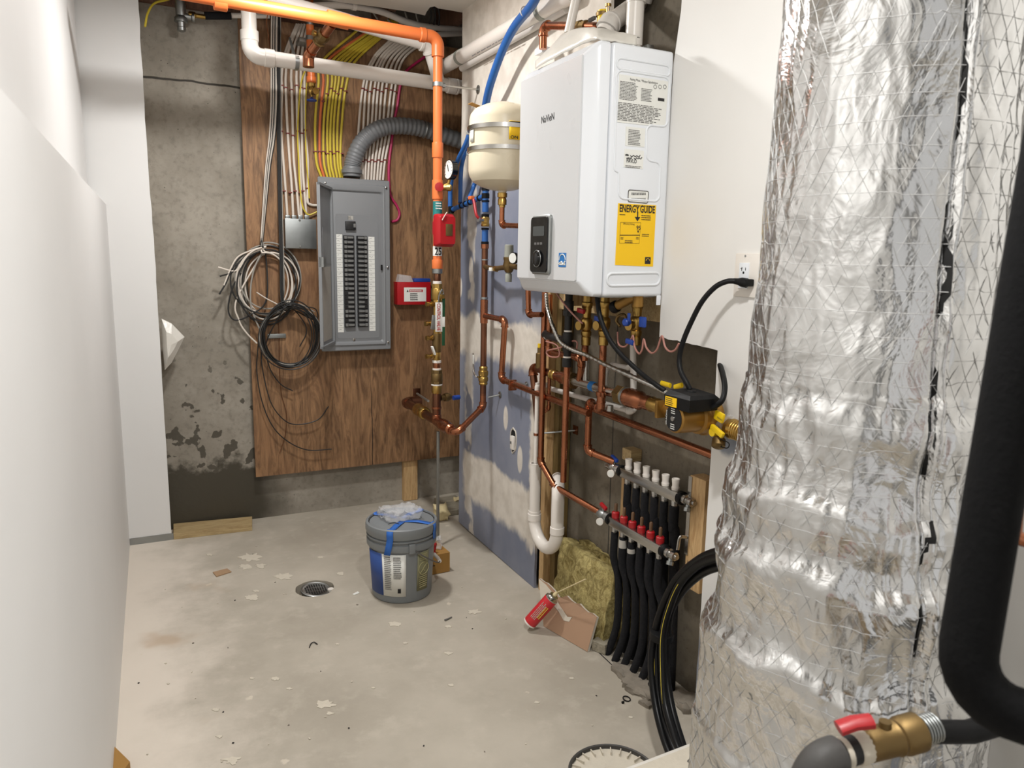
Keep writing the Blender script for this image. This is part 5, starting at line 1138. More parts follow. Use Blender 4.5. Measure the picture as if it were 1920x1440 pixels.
part('knob', ln(W(1180, 604, x=1.42), (-1, -.2, 0), [(0, .009), (.008, .013), (.02, .013), (.024, .009)], 14), 'blue_plastic', sv3); part('knob_lever', MB().obox(W(1179, 595, x=1.405), (.004, .005, .014), None, .003), 'blue_plastic', sv3)
YS = thing('y_strainer', 'gold y-strainer with black ribbed cap beneath the boiler', 'strainer', W(1160, 575, x=1.42))
s_0, s_1 = W(1196, 553, x=1.42), W(1158, 573, x=1.40); part('barrel', MB().tube([s_0, s_1], .0155, 16), 'bronze_paint', YS)
part('cap', ln(s_1, s_1 - s_0, [(0, .018), (.004, .0205), (.02, .0205), (.024, .018)], 14), 'black_rubber', YS)
part('saddle', ln(W(1196, 575, x=1.42), ZA, [(0, .017), (.06, .017)], 14), 'bronze_paint', YS)
# coiled pinkish thermostat wires
for i, (lab, pts) in enumerate((('brown wire draped in waves under the right edge of the boiler', [(1158, 622), (1160, 645), (1172, 650), (1183, 636), (1187, 630), (1190, 650), (1198, 663), (1204, 655), (1207, 636), (1212, 652), (1222, 662), (1232, 655), (1241, 630), (1247, 650), (1256, 659), (1266, 656), (1273, 644)]),
                            ('brown wire hooked behind the black iron tee', [(1040, 545), (1062, 575), (1085, 600), (1092, 606)]), ('brown wire curled below the black iron branch', [(1024, 640), (1045, 648), (1048, 668), (1030, 668), (1026, 658), (1050, 652), (1072, 640), (1082, 642), (1081, 655)]))):
    tubething('thermostat_wire', lab, 'wire', [W(px, py, x=(1.44, 1.31, 1.37)[i]) for px, py in pts], .0032, 'pinkish_wire', 8)
# board behind the boiler
solo('mounting_board', MB().box((1.53, 1.90, W(1200, 598, x=1.55).z), (1.598, 2.66, 2.0), .002), 'lumber_h', 'wooden mounting board behind the lower boiler edge', 'board', smooth=False)
solo('mounting_board', MB().box((1.40, 2.37, W(1050, 571, x=1.42).z), (1.528, 2.402, bz0 - .006), .002), 'lumber', 'short wooden block under the boiler near the flexible conduit', 'board', smooth=False)
# flexible metal conduit and cords
def xs(pts): return [W(a_, b_, x=c_) for a_, b_, c_ in pts]
bp = spline(xs([(1024, 552, 1.34), (1027, 580, 1.33), (1036, 610, 1.32), (1050, 640, 1.335), (1072, 655, 1.345), (1100, 666, 1.36), (1140, 686, 1.36), (1190, 708, 1.36), (1230, 726, 1.37), (1254, 738, 1.38)]), 16)
t = thing('flexible_metal_conduit', 'thin ribbed steel conduit running from boiler to pump', 'conduit', bp[-1]); part('hose', MB().tube(bp, .0078, 10, rs=[1 + .10*math.sin(i*PI*2/3.1) for i in range(len(bp))]), 'steel', t, ang=1.4)
tubething('power_cord', 'black power cord hanging from the boiler down to the pump', 'cord', xs([(1120, 545, 1.30), (1121, 570, 1.30), (1127, 600, 1.30), (1142, 635, 1.305), (1165, 665, 1.32), (1200, 698, 1.345), (1228, 720, 1.36), (1246, 732, 1.375)]), .0078, 'black_rubber')
pc_ = tubething('power_cord', 'black power cord looping from the wall outlet to the pump', 'cord', xs([(1378, 527, 1.455), (1362, 528, 1.44), (1340, 539, 1.42), (1316, 566, 1.40), (1296, 604, 1.39), (1281, 640, 1.38), (1274, 670, 1.375), (1276, 695, 1.37), (1286, 715, 1.37), (1294, 730, 1.375)]), .0075, 'black_rubber')
part('plug', MB().tube([W(1376, 527, x=1.455), W(1384, 528, x=1.46), W(1390, 529, x=1.463), W(1401, 531, x=1.47)], .0115, 10, rs=[.7, .8, 1.1, 1.15]), 'black_rubber', pc_)
part('plug_head', MB().obox(W(1399, 530, x=1.472), (.013, .017, .010), None, .004), 'black_rubber', pc_)
tubething('power_cord', 'short black cord arching from the board edge to the pump side', 'cord', xs([(1347, 676, 1.56), (1350, 684, 1.50), (1356, 705, 1.45), (1359, 728, 1.42), (1354, 750, 1.40), (1340, 762, 1.39), (1330, 764, 1.385)]), .0080, 'black_rubber')
# wall outlet
a, b = W(1383, 473, x=XR), W(1429, 558, x=XR)
OU = thing('wall_outlet', 'white duplex wall outlet with a black plug in it', 'outlet', (XR, (a.y + b.y)/2, b.z))
part('plate', MB().obox((XR - .003, (a.y + b.y)/2, (W(1400, 475, x=XR).z + W(1400, 557, x=XR).z)/2), (.003, (a.y - b.y)/2, (W(1400, 475, x=XR).z - W(1400, 557, x=XR).z)/2), None, .002), 'pvc', OU)
oc = V((XR - .007, (W(1391, 500, x=XR).y + W(1408, 500, x=XR).y)/2, 0)); z_0, z_1 = W(1400, 541, x=XR).z, W(1400, 493, x=XR).z
fc = part('receptacle', MB().obox((oc.x, oc.y, (z_0 + z_1)/2), (.002, .018, (z_1 - z_0)/2), None, .001), 'boiler_white', OU)
for dy, dz, hy_, hz_ in ((.007, .026, .001, .005), (-.007, .026, .001, .004), (.0085, .0285, .003, .001), (0, .012, .003, .003)): part('slot', MB().obox((oc.x - .002, oc.y + dy, (z_0 + z_1)/2 + dz*.7), (.0006, hy_, hz_)), 'gap_and_reflection_dark', fc)
part('plate_screw', ln((XR - .006, oc.y, W(1400, 480, x=XR).z), -XA, [(0, .003), (.001, .003)], 10), 'zinc', OU)
# hole in the blue board with an electrical box
hc = W(963, 825, x=XR)
HB = thing('wall_box', 'white electrical box in a ragged hole of the blue drywall', 'electrical box', hc)
pts_ = []
for i in range(22):
    a_ = 2*PI*i/22; k_ = 1 + .22*mnoise.noise((math.cos(a_)*2, math.sin(a_)*2, 7)); pts_.append(V((XR - .0012, hc.y + .030*k_*math.cos(a_), hc.z + .058*k_*math.sin(a_))))
part('hole', MB().prism(pts_, (.001, 0, 0)), 'gap_and_reflection_dark', HB, smooth=False)
part('torn_edge', MB().tube(pts_ + pts_[:1], .0035, 6), 'gypsum_edge', HB)
part('box_body', MB().obox((XR - .003, hc.y - .002, hc.z - .012), (.009, .017, .032), None, .005), 'pvc', HB); part('box_slot', MB().obox((XR - .0125, hc.y + .004, hc.z - .012), (.001, .006, .006)), 'ink_grey', HB)
# trap
TP = thing('drain_trap', 'white plastic drain trap standpipe with curved u-bend', 'pipe', W(1018, 995, x=1.45))
xt = 1.455; y0_ = W(1003, 930, x=xt).y; zt2 = lambda py: W(1003, py, x=xt).z
part('standpipe', MB().tube([(xt, y0_, zt2(868)), (xt, y0_, zt2(965))], .0235, 20, cap=False), 'pvc', TP); part('standpipe_lip', MB().ring((xt, y0_, zt2(868)), ZA, .0225, .0022, 24, 6), 'pvc', TP)
ub = [V((xt, y0_, zt2(958))), V((xt, y0_, zt2(975)))]
yo2 = W(1046, 945, x=xt).y; rr_ = (y0_ - yo2)/2; zc_ = zt2(970)
for i in range(13): a_ = PI*i/12; ub.append(V((xt, y0_ - rr_ + rr_*math.cos(a_), zc_ - rr_*1.0*math.sin(a_))))
zt3 = W(1046, 938, x=xt).z; ub2 = [V((xt, yo2, zt3))]
for i in range(1, 9): a_ = PI/2*i/8*1.25; ub2.append(V((xt + .04*(1 - math.cos(a_)) , yo2 + .075*(1 - math.cos(a_)), zt3 + .06*math.sin(a_))))
part('u_bend', MB().tube(ub + ub2, .0265, 20), 'pvc', TP)
part('trap_collar', ln((xt, y0_, zt2(976)), ZA, [(0, .027), (.002, .0295), (.03, .0295), (.032, .024)], 22), 'pvc', TP)
part('trap_collar', ln((xt, yo2, zc_ - .008), ZA, [(0, .0265), (.002, .0295), (.03, .0295), (.032, .026)], 22), 'pvc', TP)
part('inlet_tube', MB().tube([(xt, y0_, zt2(885)), (xt, y0_, zt2(716))], .0098, 14), 'pvc', TP); part('inlet_elbow', MB().tube([(xt, y0_, zt2(735)), (xt, y0_, zt2(718)), W(1024, 722, x=1.50)], .013, 14, bend=.014), 'pvc', TP)
part('pipe_clamp', ln((xt, y0_, zt2(815)), ZA, [(0, .0125), (.010, .0125)], 14), 'copper', TP)
st = thing('pipe_standoff', 'zinc rod from the trap inlet to a copper plate on concrete', 'pipe hanger', W(1080, 806, x=1.598)); part('rod', MB().tube([(xt, y0_, zt2(812)), W(1078, 807, x=1.597)], .004, 8), 'zinc', st); part('plate', MB().obox(W(1079, 806, x=1.597), (.002, .018, .018)), 'copper', st)

# ================================================================== pump
fx = 1.31; pf = W(1263, 785, x=fx); PM = thing('circulator_pump', 'gold and black circulator pump with round nameplate', 'pump', pf + V((.06, 0, -.04)))
part('motor', ln(pf, XA, [(0, .036), (.004, .041), (.03, .0425), (.075, .043), (.08, .050), (.095, .052), (.10, .046)], 36), 'bronze_paint', PM)
np_ = part('nameplate', ln(pf, -XA, [(0, .036), (.0015, .0355)], 32), 'gloss_black', PM); part('center_plug', ln(pf - XA*.0012, -XA, [(0, .0075), (.004, .007)], 16), 'steel', np_)
part('nameplate_print', text_mb('GRUNDFOS', pf + V((-.0022, .026, -.022)), ZA, YA, width=.042, height=.005), 'paper', np_)
part('nameplate_print', bars(pf + V((-.0022, .010, .026)), -YA, ZA, .02, 3, .006, 4, depth=0), 'paper', np_)
part('nameplate_print', bars(pf + V((-.0022, .010, -.018)), -YA, ZA, .02, 3, .006, 5, depth=0), 'paper', np_)
a, b = W(1251, 741, x=fx), W(1299, 760, x=fx); bxy0, bxy1 = W(1295, 760, x=fx).y, W(1249, 750, x=fx).y
bz_0, bz_1 = pf.z + .030, pf.z + .082
L = [[V((fx - .004, bxy0, bz_0)), V((fx + .11, bxy0 - .004, bz_0)), V((fx + .11, bxy1, bz_0)), V((fx - .004, bxy1, bz_0))]]
bxm = loft([[V((fx - .004, bxy0, bz_0)), V((fx + .094, bxy0, bz_0)), V((fx + .094, bxy1, bz_0)), V((fx - .004, bxy1, bz_0))], [V((fx - .006, bxy0 - .003, bz_0 + .034)), V((fx + .097, bxy0 - .003, bz_0 + .034)), V((fx + .097, bxy1 + .003, bz_0 + .034)), V((fx - .006, bxy1 + .003, bz_0 + .034))], [V((fx + .004, bxy0 + .008, bz_1 - .008)), V((fx + .088, bxy0 + .008, bz_1 - .008)), V((fx + .088, bxy1 - .008, bz_1 - .004)), V((fx + .004, bxy1 - .008, bz_1 - .004))]])
cb_ = part('terminal_box', bxm, 'black_rubber', PM, ang=.3)
part('speed_switch', ln(V((fx + .045, (bxy0 + bxy1)/2, bz_1 - .008)), ZA, [(0, .014), (.006, .012)], 16), 'black_rubber', cb_)
part('yellow_sticker', MB().box((fx - .0065, bxy0 + .052, bz_0 + .004), (fx - .0055, bxy1 - .004, bz_0 + .030)), 'yellow_label', cb_, 'yellow warning sticker', smooth=False)
part('sticker_print', bars(V((fx - .0068, bxy1 - .008, bz_0 + .024)), -YA, ZA, .035, 4, .0055, 3, depth=.0001), 'ink', cb_)
part('volute', ln(V((fx + .09, pf.y, pf.z)), XA, [(0, .050), (.01, .056), (.045, .056), (.055, .045)], 28), 'bronze_paint', PM)
vl = V((HX - .03, pf.y, hp(1255, 768).z)); part('volute_port', MB().tube([W(1246, 766, x=HX), V((HX, W(1315, 786, x=HX).y, W(1315, 786, x=HX).z))], .024, 16), 'bronze_paint', PM)
for s_ in (-1, 1): part('flange', MB().obox(V((HX, (W(1250, 766, x=HX) if s_ < 0 else W(1316, 787, x=HX)).y, (W(1250, 766, x=HX) if s_ < 0 else W(1316, 787, x=HX)).z)), (.042, .007, .028), None, .005), 'bronze_paint' if s_ < 0 else 'zinc', PM)
part('flange_bolt', ln(W(1308, 805, x=HX - .02), -YA, [(0, .008), (.02, .008)], 6), 'steel', PM); part('flange_bolt', ln(W(1322, 783, x=HX - .035), -YA, [(0, .009), (.03, .009)], 6), 'steel', PM)
for (pa, pb) in (((1240, 718), (1257, 723)), ((1265, 726), (1279, 722))): part('yellow_lever', MB().tube([W(*pa, x=1.46), W(*pb, x=1.46)], .008, 10, r2=.005), 'yellow_plastic', PM)
# isolation valve with drain
vx = HX; v0, v1 = W(1318, 787, x=vx), W(1398, 812, x=vx); vdir = (v1 - v0).normalized()
IV = thing('isolation_valve', 'brass isolation valve with yellow levers and capped drain beside the tank', 'valve', v0)
LV = (v1 - v0).length
part('body', ln(v0, vdir, [(0, .022), (.02, .024), (.03, .031), (.06, .034), (.085, .031), (.095, .027), (.12, .027), (.125, .030), (LV*.75, .029), (LV*.78, .027), (LV, .0255)], 16), 'brass', IV)
for i in range(5): part('thread_ring', MB().ring(v0 + vdir*(LV*.78 + i*.009), vdir, .0262, .002, 18, 6), 'brass', IV)
part('tail', MB().tube([v1, v1 + vdir*.14, V((1.24, v1.y - .30, v1.z - .02))], .022, 14, bend=.03), 'brass', IV)
part('clear_wrap', ln(v0 + vdir*.02, vdir, [(0, .030), (.02, .038), (.06, .040), (.09, .034)], 16, ), 'clear_film', IV)
for (px, py, h1_, h2_) in ((1322, 775, .010, .016), (1349, 781, .018, .014)):
    yl_ = part('yellow_lever', MB().obox(W(px, py, x=vx - .045), (.005, h1_, h2_), Matrix.Rotation(.25, 3, 'X'), .005), 'yellow_plastic', IV)
part('lever_print', text_mb('Webstone', W(1344.5, 783.5, x=vx - .0515), V((0, -.96, -.2)), ZA, width=.022, height=.005, bold=.01), 'ink', IV)
part('lever_nut', ln(W(1332, 785, x=vx - .03), -XA, [(0, .014), (.012, .014)], 6), 'steel', IV)
dv_ = W(1350, 800, x=vx - .01); de = W(1347, 832, x=vx - .035)
part('drain_branch', MB().tube([dv_, de], .0145, 14), 'brass', IV); part('drain_cap', ln(W(1348, 824, x=vx - .03), de - dv_, [(0, .019), (.022, .019), (.026, .012)], 14), 'brass_dull', IV)
part('drain_lever', MB().obox(W(1345, 808, x=vx - .045), (.006, .026, .008), Matrix.Rotation(.35, 3, 'X'), .004), 'yellow_plastic', IV); part('drain_hub', ln(W(1350, 809, x=vx - .02), (-1, 0, 0), [(0, .012), (.03, .012)], 14), 'yellow_plastic', IV)
part('cap_strap', MB().tube(spline([W(1344, 822, x=vx - .04), W(1358, 826, x=vx - .04), W(1367, 832, x=vx - .04), (W(1364, 840, x=vx - .04)), W(1352, 838, x=vx - .04), W(1343, 834, x=vx - .04)]), .0016, 6), 'black_rubber', IV)
# ================================================================== heating manifolds
def manifold(name, lab, p0, p1, low):
    d = (p1 - p0).normalized(); t = thing(name, lab, 'manifold', p0); up = ZA
    side = d.cross(ZA).normalized(); rot = Matrix((side, d, side.cross(d))).transposed()
    L_ = (p1 - p0).length
    part('bar', MB().obox((p0 + p1)/2, (.0175, L_/2, .0175), rot, .006), 'steel', t)
    for e_, s_ in ((p0, -1), (p1, 1)):
        part('end_ring', ln(e_ - d*.004, d*s_, [(-.006, .0225), (.008, .0225), (.012, .018)], 20), 'black_rubber', t)
    # end drain cock
    part('end_fitting', ln(p1 + d*.008, d, [(0, .016), (.008, .018), (.018, .018), (.02, .013), (.03, .015), (.045, .015), (.047, .008), (.055, .008)], 10), 'steel', t)
    part('drain_spout', ln(p1 + d*.035, (-.4, -.2, -1), [(0, .008), (.02, .008), (.022, .012), (.034, .012)], 8), 'zinc', t)
    # inlet ball valve and thermometer
    v_ = p0 - d*.012
    part('inlet_valve', ln(v_, -d, [(0, .017), (.01, .0185), (.03, .0185), (.033, .014), (.04, .017), (.056, .018), (.07, .016), (.075, .0145), (.09, .0145)], 14), 'steel' if not low else 'zinc', t)
    part('valve_stem', MB().tube([v_ - d*.045, v_ - d*.045 + ZA*.03], .005, 8), 'zinc', t)
    part('butterfly', MB().obox(v_ - d*.045 + ZA*.034, (.006, .02, .007), Matrix.Rotation(.3, 3, 'X'), .004), 'red_plastic' if low else 'blue_plastic', t)
    tq = v_ - d*.03 + V((-.024, -.004, -.014)); tn = V((-.8, -.6, 0)).normalized()
    part('thermometer', ln(tq, tn, [(0, .013), (.008, .0145), (.010, .0135)], 20), 'pvc', t); part('thermometer_dial', ln(tq + tn*.0095, tn, [(0, .011), (.001, .011)], 18), 'paper', t)
    return t, d
UM, ud = manifold('upper_manifold', 'upper steel manifold with white caps and blue butterfly valve', u0_, u1_, False)
LM, ld = manifold('lower_manifold', 'lower steel manifold with red flow meters and red butterfly valve', l0, l1, True)
capm = MB().lathe((0, 0, 0), ZA, [(0, .0125), (.008, .0135), (.012, .0115), (.018, .0115), (.036, .0135), (.038, .0125), (.038, .011), (.034, .010)], 20).mesh('actuator_cap', ang=.5)
fb = [(1178, 876), (1193, 883), (1208.5, 889), (1224, 896), (1240, 904), (1257, 912)]
for i, (px, py) in enumerate(fb):
    c_ = u0_.lerp(u1_, (i + .62)/6.3) + ZA*.018; o = link('actuator_cap', capm, 'pvc', UM); o.location = c_
fm = MB().lathe((0, 0, 0), ZA, [(0, .0135), (.004, .0145), (.02, .0145), (.023, .0115), (.024, .006)], 18).mesh('flow_meter', ang=.5)
fg = MB().lathe((0, 0, 0), ZA, [(0, .006), (.03, .0062), (.033, .004)], 12).mesh('sight_glass')
rb_ = MB().lathe((0, 0, 0), ZA, [(0, .014), (.003, .0145), (.004, .0135)], 16).mesh('red_seal')
simple('sight_tube', (96, 70, 48), .2, var=.2)
cnl = []; cnu = []
for i in range(6):
    c_ = l0.lerp(l1, (i + .45)/6.0) + ZA*.0175; cnl.append(c_)
    o = link('flow_meter', fm, 'red_plastic', LM); o.location = c_; g_ = link('sight_glass', fg, 'sight_tube', o); g_.matrix_parent_inverse = Matrix.Translation(-c_); g_.location = c_ + ZA*.022
    k_ = u0_.lerp(u1_, (i + .62)/6.3) - ZA*.0175; cnu.append(k_)
    for t_, q_ in ((UM, k_), (LM, c_ - ZA*.035)): part('pipe_union', ln(q_, -ZA, [(0, .0105), (.004, .0125), (.018, .0125), (.02, .010), (.03, .010)], 8), 'steel', t_)
def hose(i, up_):
    c_ = (cnu if up_ else cnl)[i]
    if up_:
        pts = [c_ - ZA*.022, c_ - ZA*.10 + XA*.0, V((c_.x + .005, c_.y - .005, .55)), V((c_.x + .012, c_.y - .01, .25)), V((c_.x + .018, c_.y - .012, -.01))]
        lab = 'black foam insulated pipe behind the red flow meters, number %s from the wood board' % ['six', 'five', 'four', 'three', 'two', 'one'][i]
    else:
        c_ = c_ - ZA*.035; b_ = V((c_.x - .015, c_.y - .02 + .03, .0))
        pts = [c_ - ZA*.022, c_ - ZA*.12, V((c_.x + .01, c_.y - .02, .30)), V((c_.x + .012, c_.y - .025, .16)), V((c_.x + .004, c_.y - .02, .08)), V((c_.x - .02, c_.y - .008, -.01))]
        lab = 'black foam insulated pipe below the lower manifold, %s from the rock wool' % ['first', 'second', 'third', 'fourth', 'fifth', 'sixth'][i]
    t = thing('insulated_pipe', lab, 'pipe', V((pts[-1].x, pts[-1].y, 0)), 'foam insulated floor heating pipes')
    rr = .0165 if up_ and i == 5 else .0138
    part('foam_sleeve', MB().tube(spline(pts, 8), rr, 14), 'black_foam', t)
    if not up_ and i in (1, 2): part('barcode_tag', ln(c_ - ZA*.06, ZA, [(0, rr + .0008), (.03 if i == 1 else .016, rr + .0008)], 14), 'paper_dim', t)
for i in range(6): hose(i, True); hose(i, False)
# wood strips carrying the manifolds
xb_ = 1.599
a, b = W(1287, 888, x=1.54), W(1327, 900, x=1.575)
y_a, y_b = W(1290, 1000, x=1.545).y, W(1322, 1000, x=1.545).y
PB = thing('mounting_stud', 'thick pale wooden stud with black stamps at the manifold right end', 'stud', (1.57, y_b, W(1300, 1105, x=1.56).z))
zb5, zt5 = W(1300, 1105, x=1.555).z, W(1300, 890, x=1.555).z
part('stud', MB().box((1.545, y_b + .012, zb5), (xb_, y_a + .006, zt5), .003), 'lumber', PB, smooth=False)
for txt, z_5 in (('2788', zb5 + .085), ('2788', zb5 + .055)): part('stamp', text_mb(txt, V((1.5445, y_a - .004, z_5)), -YA, ZA, width=.028, height=.007), 'ink', PB)
a = W(1183, 852, x=1.57); solo('wood_block', MB().box((1.55, a.y - .028, a.z - .022), (xb_, a.y + .028, a.z + .022), .003), 'lumber_h', 'small wooden block on concrete just above the white caps', 'wood block', smooth=False)
a = W(1168, 930, x=1.575); solo('wood_strip', MB().box((1.575, a.y - .014, W(1168, 1010, x=1.575).z), (xb_, a.y + .014, W(1168, 892, x=1.575).z), .002), 'lumber', 'narrow wooden strip behind the left ends of both manifolds', 'wood strip', smooth=False)
BK = thing('manifold_bracket', 'bent steel bracket joining both manifolds to the wooden stud', 'bracket', l1)
yk_ = y_a + .0
part('upright', MB().box((1.5425, yk_ - .006, W(1285, 1040, x=1.54).z), (1.5445, yk_ + .010, W(1285, 890, x=1.54).z)), 'steel', BK, smooth=False)
part('arm', MB().tube([V((1.542, yk_, W(1280, 1004, x=1.54).z)), V((1.515, yk_ + .004, W(1275, 1004, x=1.52).z)), V((1.512, yk_ + .006, W(1268, 1030, x=1.51).z))], .006, 8, bend=.01, r2=.003), 'steel', BK)

# ================================================================== black tubing loop
TB = []
rn = random.Random(5)
cen = [(1375, 1040, 1.33), (1348, 1042, 1.345), (1312, 1056, 1.355), (1274, 1092, 1.36), (1247, 1140, 1.355), (1235, 1190, 1.345), (1231, 1250, 1.325), (1238, 1320, 1.30), (1256, 1385, 1.275), (1278, 1440, 1.25), (1300, 1490, 1.23)]
offs = [(-10, -10, -.012), (0, 6, .0), (9, 14, .014), (-2, -2, .022), (11, 3, -.016), (20, 22, .008)]
for i, (dx, dy, dd) in enumerate(offs):
    pts = []
    for k, (px, py, x_) in enumerate(cen):
        f_ = min(1, max(0, (py - 1040)/150)); pts.append(W(px + dx*f_*.9 + 2*rn.uniform(-1, 1), py + dy*(1 - f_) + rn.uniform(-1, 1), x=x_ + dd))
    pts = [p_ for p_ in pts if p_.z > .012]
    t = thing('black_tubing', 'black plastic tube in the looped bundle beside the foil tank, strand %s from its left' % ['one', 'three', 'five', 'two', 'four', 'six'][i], 'tubing', pts[-1], 'strands of the black tubing loop')
    sp__ = spline(pts, 8); part('tube', MB().tube(sp__, .0115, 12), 'pex_black', t)
    if i in (1, 4): part('yellow_stripe', MB().tube([p_ + V((-.0108, -.0035, .0)) for p_ in sp__[24:]], .0011, 5), 'yellow_cable', t)
tw = W(1240, 1190, x=1.345)
solo('tubing_strap', MB().lathe(tw + V((0, 0, -.012)), (0, -.12, 1), [(0, .033), (.001, .036), (.023, .036), (.024, .033)], 20), 'black_rubber', 'black fabric strap around the tubing bundle', 'strap')

# ================================================================== lumps with noise
def lump(c, h, rot, amp, res, freq, sd, sharp=.0):
    bm = bmesh.new(); bmesh.ops.create_cube(bm, size=2); bmesh.ops.subdivide_edges(bm, edges=bm.edges[:], cuts=res, use_grid_fill=True); vs = []
    for v in bm.verts:
        p_ = V((v.co.x*h[0], v.co.y*h[1], v.co.z*h[2])); q_ = p_*freq + V((sd, sd*1.7, sd*.3)); n_ = mnoise.noise_vector(q_) + mnoise.noise_vector(q_*2.7)*.5
        vs.append(rot @ (p_ + n_*amp) + V(c))
    bm.verts.index_update(); m = MB().add(vs, [[v.index for v in f.verts] for f in bm.faces]); bm.free(); return m
# rock wool batts leaning on the concrete
r0 = W(1085, 1100, x=1.47)
ry0, ry1 = W(1132, 1150, x=1.47).y, W(1036, 1060, x=1.47).y
solo('rock_wool', lump((1.524, (ry0 + ry1)/2 + .01, .158), (.030, (ry1 - ry0)/2, .140), Matrix.Rotation(.14, 3, 'Y'), .013, 22, 13, 1), 'rockwool', 'thick yellow rock wool batt leaning behind the drywall scrap', 'insulation', ang=3)
solo('rock_wool', lump((1.574, (ry0 + ry1)/2 - .035, .155), (.012, (ry1 - ry0)/2 - .01, .148), Matrix.Rotation(.04, 3, 'Y'), .013, 22, 14, 5), 'rockwool', 'second rock wool batt standing against the concrete behind the first', 'insulation', ang=3)
# drywall scrap
B0, B1 = W(1019, 1174, z=.002), W(1101, 1222, z=.002); T0, T1 = W(1011, 1084, x=B0.x + .035), W(1119, 1157, x=B1.x + .045)
top = []
for i in range(15):
    t = i/14; p_ = T0.lerp(T1, t); p_.z += .012*mnoise.noise((t*9, 1, 2)) - (.02*math.exp(-((t - .35)/.1)**2)); top.append(p_)
nrm = (B1 - B0).cross(T0 - B0).normalized(); nrm = nrm if nrm.x > 0 else -nrm
DS = thing('drywall_scrap', 'broken piece of drywall with brown paper back leaning on the rock wool', 'drywall scrap', B0)
part('brown_paper', MB().prism([B0, B1] + top[::-1], nrm*.0015), 'card_back', DS, smooth=False)
part('gypsum_core', MB().prism([p_ + nrm*.0016 for p_ in [B0, B1] + top[::-1]], nrm*.011), 'gypsum_edge', DS, smooth=False)
ptch = [T0 + V((-.0015, 0, -.002))] + [T0.lerp(T1, t) + (B0 - T0)*k - nrm*.0008 for t, k in ((.12, .04), (.24, .12), (.36, .30), (.48, .42), (.56, .36), (.50, .50), (.40, .56), (.32, .44), (.2, .36), (.1, .5), (.0, .62))]
part('torn_patch', MB().prism(ptch, -nrm*.0006), 'plaster', DS, smooth=False)
# spray foam can
c0 = W(993, 1168, z=.030); c1 = W(1037, 1119, x=c0.x + .075); cd = (c1 - c0); LL = cd.length
SCN = thing('spray_can', 'red spray foam can with thin straw tilted against the drywall scrap', 'spray can', c0)
part('body', ln(c0, cd, [(0, .022), (.002, .0265), (.006, .0275), (LL - .012, .0275), (LL - .010, .0265)], 28), 'red_can', SCN)
part('rim', ln(c0 - cd.normalized()*.002, cd, [(0, .022), (.001, .0272), (.006, .0278), (.008, .0272)], 28), 'pvc', SCN)
part('shoulder', ln(c0 + cd.normalized()*(LL - .011), cd, [(0, .0275), (.004, .0272), (.010, .019), (.014, .0175), (.018, .019), (.02, .015)], 28), 'steel', SCN)
part('nozzle', ln(c0 + cd.normalized()*(LL + .006), cd, [(0, .009), (.012, .008), (.02, .005)], 14), 'foam_yellow', SCN)
e_ = c0 + cd.normalized()*(LL + .022); part('straw', MB().tube([e_, W(1098, 1086, x=1.41)], .0025, 8), 'foam_yellow', SCN)
ud_ = cd.normalized(); vd_ = (CAMP - c0).normalized(); vd_ = (vd_ - ud_*vd_.dot(ud_)).normalized(); sd_ = ud_.cross(vd_)
lt = bars(c0 + ud_*.035 + vd_*.0278 - sd_*.012 + V((0, 0, 0)), ud_, -sd_, LL*.62, 4, .006, 6, depth=.0004); part('print', lt, 'paper_dim', SCN)
part('print', bars(c0 + ud_*.05 + vd_*.0272 + sd_*.010, ud_, -sd_, LL*.5, 2, .007, 8, depth=.0008), 'yellow_cable', SCN)
# block of wood
wb = W(1128, 1222, z=0); rz = Matrix.Rotation(.42, 3, 'Z')
solo('wood_block', MB().obox(W(1134, 1206, z=.021), (.045, .030, .020), rz, .003), 'lumber_grey', 'weathered grey wood block on the floor beside the insulated pipes', 'wood block', smooth=False)
# rubble along the slab edge
for i, (px, py, s_) in enumerate(((1172, 1262, .024), (1190, 1278, .026), (1206, 1290, .03), (1222, 1302, .026), (1158, 1250, .014), (1216, 1318, .016), (1290, 1318, .03))):
    solo('concrete_rubble', lump(W(px, py, z=s_*.2), (s_*1.3, s_*1.6, s_*.45), Matrix.Rotation(i, 3, 'Z'), s_*.35, 5, 40, i + 2), 'rubble', 'crumbled concrete lump at the foot of the pipes, %s nearest the camera' % ['sixth', 'fourth', 'third', 'second', 'seventh', 'fifth', 'the'][i] if i != 6 else 'crumbled concrete lump beside the black tubing foot', 'rubble', 'rubble at the pipe feet')
# gap along the slab edge at the right wall
struct('slab_joint', MB().prism([W(1115, 1217, z=.0008), W(1250, 1345, z=.0008), W(1252, 1345, z=.0008), W(1117, 1217, z=.0008)], (0, 0, .0006)), 'gap_and_reflection_dark', floor)

# ================================================================== bucket
bc = V((.948, 2.962, 0)); BU = thing('bucket', 'grey five gallon plastic bucket with taped lid near the floor drain', 'bucket', bc)
bh = .335
part('pail', ln(bc, ZA, [(0, .120), (.003, .126), (.012, .129), (bh*.70, .1415), (bh*.705, .1495), (bh*.715, .1505), (bh*.775, .151), (bh*.785, .1505), (bh*.79, .1435), (bh*.82, .1435), (bh*.825, .151), (bh*.84, .151), (bh*.845, .1435), (bh*.93, .144)], 64), 'bucket_grey', BU, ang=.4)
part('lid', ln(bc + ZA*(bh*.90), ZA, [(-.012, .150), (0, .1545), (.020, .155), (.030, .153), (.034, .148), (.034, .143), (.026, .141), (.025, .136), (.027, .12), (.027, .01)], 64), 'bucket_grey', BU, ang=.4)
part('lid_groove', MB().ring(bc + ZA*(bh*.90 + .0265), ZA, .1395, .0018, 64, 6), 'ink', BU)
part('spout_cap', ln(bc + V((.06, .01, bh*.90 + .026)), ZA, [(0, .032), (.005, .032), (.007, .028), (.004, .024), (.004, .01)], 24), 'bucket_grey', BU)
